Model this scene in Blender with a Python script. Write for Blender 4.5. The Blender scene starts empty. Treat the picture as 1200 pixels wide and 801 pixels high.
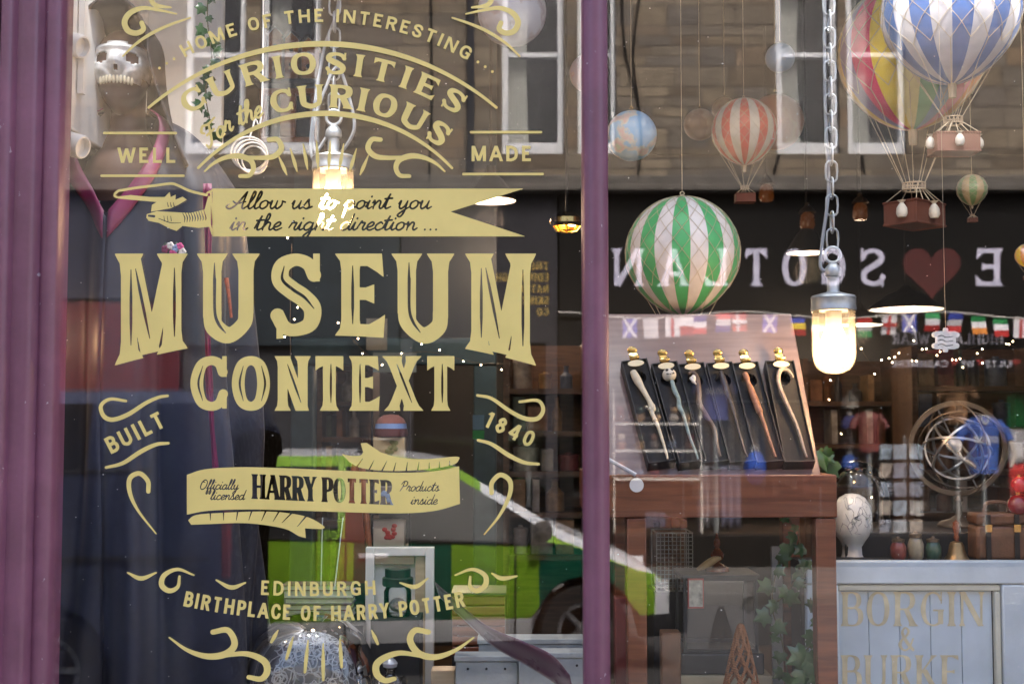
import bpy, math, random
import numpy as np
from mathutils import Vector, Matrix, Euler
from math import radians as R, sin, cos, pi, atan2, hypot, sqrt
S = bpy.context.scene
COL = S.collection
random.seed(7)

# ------------------------------------------------------------------ camera, sky, sun, exposure
CAM = Vector((0.0, -2.75, 1.65)); PITCH = R(3.57); FPX = 1500.0
cd = bpy.data.cameras.new('camera'); cam = bpy.data.objects.new('camera', cd); COL.objects.link(cam)
cam.location = CAM; cam.rotation_euler = (R(90) + PITCH, 0, 0)
cd.lens = 45.0; cd.sensor_width = 36.0; cd.clip_start = 0.05; cd.clip_end = 400
cd.dof.use_dof = True; cd.dof.focus_distance = 2.78; cd.dof.aperture_fstop = 6.7
S.camera = cam
SUN_EL, SUN_AZ = R(50), R(18)          # the sun stands behind the shop and lights the houses opposite
w = bpy.data.worlds.new('World'); S.world = w; w.use_nodes = True
nt = w.node_tree; bg = nt.nodes['Background']
sky = nt.nodes.new('ShaderNodeTexSky'); sky.sky_type = 'NISHITA'; sky.sun_disc = False
sky.sun_elevation = SUN_EL; sky.sun_rotation = SUN_AZ; sky.air_density = 0.8; sky.dust_density = 7.0; sky.ozone_density = 0.2
nt.links.new(sky.outputs[0], bg.inputs[0]); bg.inputs[1].default_value = 0.15
sd = bpy.data.lights.new('sun', 'SUN'); sd.energy = 1.5; sd.angle = R(12); sd.color = (1.0, 0.95, 0.88)
sun = bpy.data.objects.new('sun', sd); COL.objects.link(sun)
_d = Vector((sin(SUN_AZ) * cos(SUN_EL), cos(SUN_AZ) * cos(SUN_EL), sin(SUN_EL)))
sun.rotation_euler = (-_d).to_track_quat('-Z', 'Y').to_euler(); sun.location = (3, 6, 20)
S.view_settings.view_transform = 'Standard'; S.view_settings.look = 'None'
S.view_settings.gamma = 1.0; S.view_settings.use_curve_mapping = False
S.view_settings.exposure = 2.85
S.render.engine = 'CYCLES'
cy = S.cycles
cy.max_bounces = 7; cy.diffuse_bounces = 3; cy.glossy_bounces = 4; cy.transmission_bounces = 4
cy.transparent_max_bounces = 24; cy.sample_clamp_indirect = 4.0; cy.sample_clamp_direct = 0
cy.caustics_reflective = False; cy.caustics_refractive = False
cy.use_denoising = True; cy.use_adaptive_sampling = False

def W(px, py, y=0.0):                    # the point at depth y (metres behind the glass) on the sight line of a photo pixel
    d = Vector((0, cos(PITCH), sin(PITCH))) * FPX + Vector((1, 0, 0)) * (px - 600) + Vector((0, -sin(PITCH), cos(PITCH))) * (400.5 - py)
    return CAM + d * ((y - CAM.y) / d.y)
def V(px, py, y):                        # the same for something the pane mirrors: it stands y metres out in the street
    p = W(px, py, y); return Vector((p.x, -p.y, p.z))
def PX(y): return (y - CAM.y) / FPX      # metres per photo pixel at depth y

# ------------------------------------------------------------------ materials
MATS = {}
def mat(name, col, rough=0.5, metal=0.0, var=0.15, scale=18.0, bump=0.0, bscale=120.0, emit=None, estr=0.0, coat=0.0, sheen=0.0):
    if name in MATS: return MATS[name]
    m = bpy.data.materials.new(name); m.use_nodes = True; n = m.node_tree; b = n.nodes['Principled BSDF']
    b.inputs['Roughness'].default_value = rough; b.inputs['Metallic'].default_value = metal
    b.inputs['Coat Weight'].default_value = coat; b.inputs['Sheen Weight'].default_value = sheen
    tc = n.nodes.new('ShaderNodeTexCoord')
    if var > 0:
        nz = n.nodes.new('ShaderNodeTexNoise'); nz.inputs['Scale'].default_value = scale; nz.inputs['Detail'].default_value = 5
        n.links.new(tc.outputs['Object'], nz.inputs['Vector'])
        rp = n.nodes.new('ShaderNodeValToRGB')
        rp.color_ramp.elements[0].position = 0.3; rp.color_ramp.elements[1].position = 0.7
        rp.color_ramp.elements[0].color = tuple(max(0, c * (1 - var)) for c in col) + (1,)
        rp.color_ramp.elements[1].color = tuple(min(1, c * (1 + var)) for c in col) + (1,)
        n.links.new(nz.outputs['Fac'], rp.inputs[0]); n.links.new(rp.outputs[0], b.inputs['Base Color'])
        mr = n.nodes.new('ShaderNodeMapRange'); mr.inputs[3].default_value = max(0.02, rough - 0.1); mr.inputs[4].default_value = min(1, rough + 0.12)
        n.links.new(nz.outputs['Fac'], mr.inputs[0]); n.links.new(mr.outputs[0], b.inputs['Roughness'])
    else: b.inputs['Base Color'].default_value = tuple(col) + (1,)
    if bump > 0:
        n2 = n.nodes.new('ShaderNodeTexNoise'); n2.inputs['Scale'].default_value = bscale; n2.inputs['Detail'].default_value = 4
        n.links.new(tc.outputs['Object'], n2.inputs['Vector'])
        bp = n.nodes.new('ShaderNodeBump'); bp.inputs['Strength'].default_value = bump; bp.inputs['Distance'].default_value = 0.004
        n.links.new(n2.outputs['Fac'], bp.inputs['Height']); n.links.new(bp.outputs[0], b.inputs['Normal'])
    if emit: b.inputs['Emission Color'].default_value = tuple(emit) + (1,); b.inputs['Emission Strength'].default_value = estr
    MATS[name] = m; return m
def wood(name, c1, c2, rough=0.4, sc=(6, 60, 60), coat=0.2):
    m = bpy.data.materials.new(name); m.use_nodes = True; n = m.node_tree; b = n.nodes['Principled BSDF']
    b.inputs['Roughness'].default_value = rough; b.inputs['Coat Weight'].default_value = coat; b.inputs['Coat Roughness'].default_value = 0.25
    tc = n.nodes.new('ShaderNodeTexCoord'); mp = n.nodes.new('ShaderNodeMapping'); mp.inputs['Scale'].default_value = sc
    n.links.new(tc.outputs['Object'], mp.inputs[0])
    nz = n.nodes.new('ShaderNodeTexNoise'); nz.inputs['Scale'].default_value = 1.0; nz.inputs['Detail'].default_value = 6; nz.inputs['Distortion'].default_value = 0.8
    n.links.new(mp.outputs[0], nz.inputs['Vector'])
    rp = n.nodes.new('ShaderNodeValToRGB'); rp.color_ramp.elements[0].position = 0.32; rp.color_ramp.elements[1].position = 0.68
    rp.color_ramp.elements[0].color = tuple(c1) + (1,); rp.color_ramp.elements[1].color = tuple(c2) + (1,)
    n.links.new(nz.outputs['Fac'], rp.inputs[0]); n.links.new(rp.outputs[0], b.inputs['Base Color'])
    bp = n.nodes.new('ShaderNodeBump'); bp.inputs['Strength'].default_value = 0.25; bp.inputs['Distance'].default_value = 0.002
    n.links.new(nz.outputs['Fac'], bp.inputs['Height']); n.links.new(bp.outputs[0], b.inputs['Normal'])
    MATS[name] = m; return m
def glass(name, refl, tint=(1, 1, 1), rough=0.0):
    m = bpy.data.materials.new(name); m.use_nodes = True; n = m.node_tree
    for x in list(n.nodes):
        if x.type != 'OUTPUT_MATERIAL': n.nodes.remove(x)
    out = [x for x in n.nodes if x.type == 'OUTPUT_MATERIAL'][0]
    t = n.nodes.new('ShaderNodeBsdfTransparent'); t.inputs[0].default_value = tuple(tint) + (1,)
    g = n.nodes.new('ShaderNodeBsdfGlossy'); g.inputs['Roughness'].default_value = rough
    mx = n.nodes.new('ShaderNodeMixShader'); mx.inputs[0].default_value = refl
    n.links.new(t.outputs[0], mx.inputs[1]); n.links.new(g.outputs[0], mx.inputs[2]); n.links.new(mx.outputs[0], out.inputs[0])
    MATS[name] = m; return m
def clear_glass(name, tint=(1, 1, 1), edge=0.6):        # blown glass: clear face on, brighter towards its rim
    m = bpy.data.materials.new(name); m.use_nodes = True; n = m.node_tree
    for x in list(n.nodes):
        if x.type != 'OUTPUT_MATERIAL': n.nodes.remove(x)
    out = [x for x in n.nodes if x.type == 'OUTPUT_MATERIAL'][0]
    t = n.nodes.new('ShaderNodeBsdfTransparent'); t.inputs[0].default_value = tuple(tint) + (1,)
    g = n.nodes.new('ShaderNodeBsdfGlossy'); g.inputs['Roughness'].default_value = 0.02
    fr = n.nodes.new('ShaderNodeFresnel'); fr.inputs[0].default_value = 1.45
    mx = n.nodes.new('ShaderNodeMixShader')
    n.links.new(fr.outputs[0], mx.inputs[0])
    n.links.new(t.outputs[0], mx.inputs[1]); n.links.new(g.outputs[0], mx.inputs[2]); n.links.new(mx.outputs[0], out.inputs[0])
    MATS[name] = m; return m
def glow(name, col, s): return mat(name, (0.9, 0.9, 0.9), 0.4, var=0, emit=col, estr=s)

# ------------------------------------------------------------------ mesh building
class MB:
    def __init__(s): s.v = []; s.f = []; s.mi = []; s.k = 0
    def add(s, vs, fs, k=None):
        o = len(s.v); s.v += [tuple(x) for x in vs]; s.f += [tuple(i + o for i in f) for f in fs]; s.mi += [s.k if k is None else k] * len(fs); return s
    def box(s, c, size, rot=None, k=None):
        hx, hy, hz = (a / 2 for a in size); M = Euler(rot).to_matrix() if rot else Matrix.Identity(3); c = Vector(c)
        vs = [c + M @ Vector((x * hx, y * hy, z * hz)) for x in (-1, 1) for y in (-1, 1) for z in (-1, 1)]
        return s.add(vs, [(0, 1, 3, 2), (4, 6, 7, 5), (0, 4, 5, 1), (2, 3, 7, 6), (0, 2, 6, 4), (1, 5, 7, 3)], k)
    def bx(s, x0, x1, y0, y1, z0, z1, k=None): return s.box(((x0 + x1) / 2, (y0 + y1) / 2, (z0 + z1) / 2), (abs(x1 - x0), abs(y1 - y0), abs(z1 - z0)), None, k)
    def tube(s, pts, r, n=8, k=None, closed=False, cap=True):
        pts = [Vector(p) for p in pts]; m = len(pts); rs = r if isinstance(r, (list, tuple)) else [r] * m
        vs = []; x = None
        for i, p in enumerate(pts):
            a = pts[i - 1] if (i > 0 or closed) else p; b = pts[(i + 1) % m] if (i < m - 1 or closed) else p
            t = (b - a)
            if t.length < 1e-9: t = Vector((0, 0, 1))
            t.normalize()
            if x is None: x = t.cross(Vector((0.13, 0.31, 0.94)))
            x = x - t * x.dot(t)
            if x.length < 1e-4: x = t.orthogonal()
            x = x.normalized(); y = t.cross(x)
            for j in range(n):
                q = 2 * pi * j / n; vs.append(p + x * (rs[i] * cos(q)) + y * (rs[i] * sin(q)))
        fs = []
        for i in range(m if closed else m - 1):
            for j in range(n):
                a, b = i * n + j, i * n + (j + 1) % n; c, d = ((i + 1) % m) * n + j, ((i + 1) % m) * n + (j + 1) % n
                fs.append((a, c, d, b))
        if cap and not closed: fs.append(tuple(range(n))[::1]); fs.append(tuple(range((m - 1) * n, m * n))[::-1])
        return s.add(vs, fs, k)
    def cyl(s, a, b, r0, r1=None, n=20, k=None): return s.tube([a, b], [r0, r0 if r1 is None else r1], n, k)
    def lathe(s, prof, c, n=32, k=None, ax=None, kf=None):
        c = Vector(c); M = Matrix.Identity(3)
        if ax is not None: M = Vector((0, 0, 1)).rotation_difference(Vector(ax).normalized()).to_matrix()
        vs = [c + M @ Vector((r * cos(2 * pi * j / n), r * sin(2 * pi * j / n), z)) for r, z in prof for j in range(n)]
        for i in range(len(prof) - 1):
            for j in range(n): pass
        fs = []; ks = []
        for i in range(len(prof) - 1):
            for j in range(n):
                fs.append((i * n + j, i * n + (j + 1) % n, (i + 1) * n + (j + 1) % n, (i + 1) * n + j)); ks.append(kf(i, j) if kf else (s.k if k is None else k))
        o = len(s.v); s.v += [tuple(x) for x in vs]; s.f += [tuple(i + o for i in f) for f in fs]; s.mi += ks; return s
    def ball(s, c, r, n=20, m=12, sq=(1, 1, 1), rot=None, k=None):
        c = Vector(c); M = Euler(rot).to_matrix() if rot else Matrix.Identity(3); vs = []; fs = []
        for i in range(m + 1):
            for j in range(n):
                a = pi * i / m; q = 2 * pi * j / n
                vs.append(c + M @ Vector((sin(a) * cos(q) * r * sq[0], sin(a) * sin(q) * r * sq[1], cos(a) * r * sq[2])))
        for i in range(m):
            for j in range(n): fs.append((i * n + j, (i + 1) * n + j, (i + 1) * n + (j + 1) % n, i * n + (j + 1) % n))
        return s.add(vs, fs, k)
    def ring(s, c, R_, r, ax=(0, 0, 1), n=48, m=8, k=None, flat=None):
        c = Vector(c); M = Vector((0, 0, 1)).rotation_difference(Vector(ax).normalized()).to_matrix()
        if flat:                                            # a band: radial thickness r, axial width flat
            pr = [(R_ - r, -flat / 2), (R_ + r, -flat / 2), (R_ + r, flat / 2), (R_ - r, flat / 2), (R_ - r, -flat / 2)]
            return s.lathe(pr, c, n, k, ax)
        return s.tube([c + M @ Vector((R_ * cos(2 * pi * i / n), R_ * sin(2 * pi * i / n), 0)) for i in range(n)], r, m, k, closed=True)
    def prism(s, pts, y0, y1, k=None):                      # polygon (x,z) pushed from y0 to y1
        n = len(pts); vs = [(x, y0, z) for x, z in pts] + [(x, y1, z) for x, z in pts]
        fs = [tuple(range(n)), tuple(range(2 * n - 1, n - 1, -1))] + [(i, i + n, (i + 1) % n + n, (i + 1) % n) for i in range(n)]
        return s.add(vs, fs, k)
    def prismz(s, pts, z0, z1, k=None):                     # polygon (x,y) pushed from z0 to z1
        n = len(pts); vs = [(x, y, z0) for x, y in pts] + [(x, y, z1) for x, y in pts]
        fs = [tuple(range(n))[::-1], tuple(range(n, 2 * n))] + [(i, (i + 1) % n, (i + 1) % n + n, i + n) for i in range(n)]
        return s.add(vs, fs, k)
    def sheet(s, fn, nu, nv, k=None, kf=None):
        o = len(s.v); s.v += [tuple(fn(i / nu, j / nv)) for j in range(nv + 1) for i in range(nu + 1)]
        for j in range(nv):
            for i in range(nu):
                a = o + j * (nu + 1) + i; s.f.append((a, a + 1, a + nu + 2, a + nu + 1)); s.mi.append(kf(i, j) if kf else (s.k if k is None else k))
        return s
    def build(s, name, m, parent=None, origin=None, bevel=0.0, thick=0.0, sub=0, sharp=38, label=None):
        ms = m if isinstance(m, (list, tuple)) else [m]
        org = Vector(origin) if origin is not None else Vector((0, 0, 0))
        if origin is None and parent is not None: org = parent_loc(parent)
        elif origin is None and s.v:
            a = np.array(s.v); lo, hi = a.min(0), a.max(0); org = Vector(((lo[0] + hi[0]) / 2, (lo[1] + hi[1]) / 2, lo[2]))
        me = bpy.data.meshes.new(name)
        a = np.array(s.v, dtype=float) - np.array(org)
        me.from_pydata(a.tolist(), [], s.f)
        for x in ms: me.materials.append(x)
        if len(ms) > 1: me.polygons.foreach_set('material_index', s.mi)
        me.polygons.foreach_set('use_smooth', [True] * len(me.polygons))
        me.update(); me.set_sharp_from_angle(angle=R(sharp))
        o = bpy.data.objects.new(name, me); COL.objects.link(o)
        if parent is not None: o.parent = parent; o.location = org - parent_loc(parent)
        else: o.location = org
        if thick: md = o.modifiers.new('thick', 'SOLIDIFY'); md.thickness = thick; md.offset = 0
        if bevel: md = o.modifiers.new('edge', 'BEVEL'); md.width = bevel; md.segments = 2; md.limit_method = 'ANGLE'
        if sub: md = o.modifiers.new('smooth', 'SUBSURF'); md.levels = sub; md.render_levels = sub
        if label: o['label'] = label
        return o
def parent_loc(o):
    p = Vector(o.location)
    while o.parent is not None: o = o.parent; p = p + Vector(o.location)
    return p
def tag(o, label, cat, group=None):
    o['label'] = label; o['category'] = cat; o['kind'] = 'thing'
    if group: o['group'] = group
    return o
def thing(name, label, cat, loc=(0, 0, 0), group=None):
    o = bpy.data.objects.new(name, None); COL.objects.link(o); o.location = loc; o.empty_display_size = 0.05
    return tag(o, label, cat, group)
def kind(o, k='structure'): o['kind'] = k; return o
def spline(pts, n=8, closed=False):
    P = [np.array(p, float) for p in pts]; out = []; m = len(P)
    for i in range(m if closed else m - 1):
        p1, p2 = P[i], P[(i + 1) % m]
        p0 = P[i - 1] if (i > 0 or closed) else 2 * p1 - p2
        p3 = P[(i + 2) % m] if (i + 2 < m or closed) else 2 * p2 - p1
        for j in range(n):
            t = j / n
            out.append(0.5 * ((2 * p1) + (-p0 + p2) * t + (2 * p0 - 5 * p1 + 4 * p2 - p3) * t * t + (-p0 + 3 * p1 - 3 * p2 + p3) * t ** 3))
    if not closed: out.append(P[-1])
    return out
def sp3(pts, n=8, closed=False): return [Vector(p) for p in spline(pts, n, closed)]

# ------------------------------------------------------------------ flat shapes cut from a distance field (lettering, flourishes)
class Field:
    def __init__(s, x0, y0, x1, y1, h):
        s.x0, s.y0, s.h = x0, y0, h; s.nx = int((x1 - x0) / h) + 2; s.ny = int((y1 - y0) / h) + 2
        s.d = np.full((s.ny, s.nx), 1e3); s.c = np.full((s.ny, s.nx), 1e3)
    def win(s, a, b, c, d):
        i0 = max(0, int((a - s.x0) / s.h) - 3); i1 = min(s.nx, int((c - s.x0) / s.h) + 5)
        j0 = max(0, int((b - s.y0) / s.h) - 3); j1 = min(s.ny, int((d - s.y0) / s.h) + 5)
        if i1 <= i0 or j1 <= j0: return None
        X, Y = np.meshgrid(s.x0 + np.arange(i0, i1) * s.h, s.y0 + np.arange(j0, j1) * s.h)
        return slice(j0, j1), slice(i0, i1), X, Y
    def cap(s, p, q, r0, r1, cut=False):
        m = max(r0, r1); g = s.win(min(p[0], q[0]) - m, min(p[1], q[1]) - m, max(p[0], q[0]) + m, max(p[1], q[1]) + m)
        if g is None: return
        a, b, X, Y = g; dx, dy = q[0] - p[0], q[1] - p[1]; L = dx * dx + dy * dy + 1e-12
        t = np.clip(((X - p[0]) * dx + (Y - p[1]) * dy) / L, 0, 1)
        D = np.hypot(X - p[0] - t * dx, Y - p[1] - t * dy) - (r0 + (r1 - r0) * t)
        F = s.c if cut else s.d; F[a, b] = np.minimum(F[a, b], D)
    def path(s, pts, cut=False, n=8, r=None, closed=False):
        P = spline([(p[0], p[1], p[2] if r is None else r) for p in pts], n, closed)
        if closed: P.append(P[0])
        for p, q in zip(P, P[1:]): s.cap(p, q, max(0.05, p[2]), max(0.05, q[2]), cut)
    def poly(s, pts, cut=False, grow=0.0):
        xs = [p[0] for p in pts]; ys = [p[1] for p in pts]
        g = s.win(min(xs) - grow, min(ys) - grow, max(xs) + grow, max(ys) + grow)
        if g is None: return
        a, b, X, Y = g; D = np.full(X.shape, 1e9); ins = np.zeros(X.shape, bool)
        for i in range(len(pts)):
            p, q = pts[i], pts[(i + 1) % len(pts)]; dx, dy = q[0] - p[0], q[1] - p[1]; L = dx * dx + dy * dy + 1e-12
            t = np.clip(((X - p[0]) * dx + (Y - p[1]) * dy) / L, 0, 1)
            D = np.minimum(D, np.hypot(X - p[0] - t * dx, Y - p[1] - t * dy))
            if abs(dy) > 1e-9:
                cr = ((p[1] > Y) != (q[1] > Y)) & (X < dx * (Y - p[1]) / dy + p[0]); ins ^= cr
        D = np.where(ins, -D, D) - grow
        F = s.c if cut else s.d; F[a, b] = np.minimum(F[a, b], D)
    def mesh(s, mp, mb=None):
        mb = mb or MB(); D = np.maximum(s.d, -s.c); I = D < 0
        n4 = I[:-1, :-1].astype(int) + I[:-1, 1:] + I[1:, 1:] + I[1:, :-1]
        P = lambda i, j: (s.x0 + i * s.h, s.y0 + j * s.h)
        vs, fs = [], []
        for j in range(s.ny - 1):
            row = n4[j]; full = np.flatnonzero(row == 4)
            if len(full):
                br = np.flatnonzero(np.diff(full) > 1); st = np.r_[full[0], full[br + 1]]; en = np.r_[full[br], full[-1]]
                for a, e in zip(st, en):
                    a, e = int(a), int(e)
                    while a <= e:                          # at most 12 cells in one face, so that bent lines stay bent
                        f = min(e, a + 11); o = len(vs)
                        vs += [P(a, j), P(f + 1, j), P(f + 1, j + 1), P(a, j + 1)]; fs.append((o, o + 1, o + 2, o + 3)); a = f + 1
            for i in np.flatnonzero((row > 0) & (row < 4)):
                i = int(i); c = ((i, j), (i + 1, j), (i + 1, j + 1), (i, j + 1)); pol = []
                for k in range(4):
                    (a, b), (a2, b2) = c[k], c[(k + 1) % 4]; d1, d2 = D[b, a], D[b2, a2]
                    if d1 < 0: pol.append(P(a, b))
                    if (d1 < 0) != (d2 < 0):
                        t = d1 / (d1 - d2); p, q = P(a, b), P(a2, b2); pol.append((p[0] + (q[0] - p[0]) * t, p[1] + (q[1] - p[1]) * t))
                if len(pol) > 2: o = len(vs); vs += pol; fs.append(tuple(range(o, o + len(pol))))
        return mb.add([mp(x, y) for x, y in vs], fs)

# ---- capitals: stems 's' (x0,y0,x1,y1,weight,serif0,serif1), bars 'h' (x0,y,x1), curves 'c' [(x,y,weight)], ticks 'q' only with serifs
G = {
'A': (.76, [('s', .06, 0, .38, 1, 0, 1, 0), ('s', .38, 1, .70, 0, 1, 0, 1), ('h', .2, .3, .56, 0)]),
'B': (.64, [('s', .13, 0, .13, 1, 1, 1, 1), ('c', [(.13, 1, 0), (.36, 1, 0), (.5, .88, .8), (.5, .66, .8), (.36, .53, 0), (.13, .53, 0)]), ('c', [(.13, .53, 0), (.4, .53, 0), (.55, .4, .9), (.55, .14, .9), (.4, 0, 0), (.13, 0, 0)])]),
'C': (.68, [('c', [(.6, .75, .2), (.53, .94, .1), (.37, 1, 0), (.2, .88, .5), (.12, .5, 1), (.2, .12, .5), (.37, 0, 0), (.53, .06, .1), (.61, .27, .1)]), ('q', .6, .62, 1.0), ('q', .6, 0.04, .3)]),
'D': (.74, [('s', .13, 0, .13, 1, 1, 1, 1), ('c', [(.13, 1, 0), (.36, 1, 0), (.57, .82, .8), (.62, .5, 1), (.57, .18, .8), (.36, 0, 0), (.13, 0, 0)])]),
'E': (.60, [('s', .13, 0, .13, 1, 1, 1, 1), ('h', .13, 1, .54, 1), ('h', .13, .52, .44, 2), ('h', .13, 0, .56, 1)]),
'F': (.58, [('s', .13, 0, .13, 1, 1, 1, 1), ('h', .13, 1, .54, 1), ('h', .13, .5, .44, 2)]),
'G': (.74, [('c', [(.62, .78, .2), (.53, .95, .1), (.37, 1, 0), (.2, .88, .5), (.12, .5, 1), (.2, .12, .5), (.38, 0, 0), (.55, .05, .2), (.61, .15, .5)]), ('s', .61, .06, .61, .44, 1, 0, 0), ('h', .4, .46, .7, 0), ('q', .62, .66, 1.0)]),
'H': (.76, [('s', .13, 0, .13, 1, 1, 1, 1), ('s', .63, 0, .63, 1, 1, 1, 1), ('h', .13, .5, .63, 0)]),
'I': (.26, [('s', .13, 0, .13, 1, 1, 1, 1)]),
'K': (.70, [('s', .13, 0, .13, 1, 1, 1, 1), ('s', .15, .42, .58, 1, 0, 0, 1), ('s', .28, .58, .6, 0, 1, 0, 1)]),
'L': (.58, [('s', .13, 0, .13, 1, 1, 1, 1), ('h', .13, 0, .55, 1)]),
'M': (.90, [('s', .12, 0, .12, 1, .6, 1, 1), ('s', .14, 1, .45, .03, 1, 0, 0), ('s', .45, .03, .77, 1, .2, 0, 0), ('s', .78, 0, .78, 1, 1, 1, 1)]),
'N': (.78, [('s', .12, 0, .12, 1, .2, 1, 1), ('s', .13, 1, .65, 0, 1, 0, 0), ('s', .66, 0, .66, 1, .2, 0, 1)]),
'O': (.74, [('o', [(.37, 1, 0), (.19, .88, .6), (.12, .5, 1), (.19, .12, .6), (.37, 0, 0), (.55, .12, .6), (.62, .5, 1), (.55, .88, .6)])]),
'P': (.62, [('s', .13, 0, .13, 1, 1, 1, 1), ('c', [(.13, 1, 0), (.38, 1, 0), (.53, .88, .9), (.53, .6, .9), (.38, .47, 0), (.13, .47, 0)])]),
'R': (.68, [('s', .13, 0, .13, 1, 1, 1, 1), ('c', [(.13, 1, 0), (.38, 1, 0), (.53, .89, .9), (.53, .63, .9), (.38, .5, 0), (.13, .5, 0)]), ('s', .36, .52, .58, 0, 1, 0, 1)]),
'S': (.62, [('c', [(.52, .78, .2), (.45, .94, .1), (.3, 1, 0), (.15, .91, .6), (.13, .72, .9), (.26, .57, 1), (.39, .46, 1), (.5, .3, .9), (.47, .08, .5), (.3, 0, 0), (.17, .05, .1), (.09, .22, .2)]), ('q', .52, .66, 1.0), ('q', .09, -.02, .32)]),
'T': (.66, [('s', .33, 0, .33, 1, 1, 1, 0), ('h', .06, 1, .6, 3)]),
'U': (.74, [('s', .13, .3, .13, 1, 1, 0, 1), ('s', .61, .3, .61, 1, .4, 0, 1), ('c', [(.13, .34, 1), (.16, .14, .8), (.37, 0, .5), (.58, .14, .4), (.61, .34, .4)])]),
'V': (.74, [('s', .06, 1, .37, 0, 1, 1, 0), ('s', .37, 0, .68, 1, 0, 0, 1)]),
'W': (1.0, [('s', .06, 1, .28, 0, 1, 1, 0), ('s', .28, 0, .5, .95, 0, 0, 0), ('s', .5, .95, .72, 0, 1, 0, 0), ('s', .72, 0, .94, 1, 0, 0, 1)]),
'X': (.68, [('s', .09, 1, .59, 0, 1, 1, 1), ('s', .59, 1, .09, 0, 0, 1, 1)]),
'Y': (.66, [('s', .06, 1, .33, .46, 1, 1, 0), ('s', .6, 1, .33, .46, 0, 1, 0), ('s', .33, 0, .33, .5, 1, 1, 0)]),
'&': (.74, [('c', [(.64, .02, .6), (.45, .26, .8), (.25, .6, .8), (.2, .84, .4), (.32, 1, 0), (.45, .86, .5), (.38, .66, .4), (.18, .46, .4), (.1, .22, .8), (.26, 0, .2), (.48, .1, .2), (.64, .5, .1)])]),
'1': (.34, [('s', .2, 0, .2, 1, 1, 1, 0), ('s', .04, .78, .2, 1, 0, 0, 0)]),
'8': (.6, [('o', [(.3, 1, 0), (.14, .77, .8), (.3, .55, 0), (.46, .77, .8)]), ('o', [(.3, .55, 0), (.11, .28, 1), (.3, 0, 0), (.49, .28, 1)])]),
'4': (.62, [('s', .44, 0, .44, 1, 1, 1, 0), ('s', .06, .26, .42, 1, 0, 0, 0), ('h', .06, .25, .58, 0)]),
'0': (.62, [('o', [(.31, 1, 0), (.15, .85, .7), (.11, .5, 1), (.15, .15, .7), (.31, 0, 0), (.47, .15, .7), (.51, .5, 1), (.47, .85, .7)])]),
'.': (.2, [('c', [(.1, .0, 1), (.1, .01, 1)])]),
' ': (.34, []),
}
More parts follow.
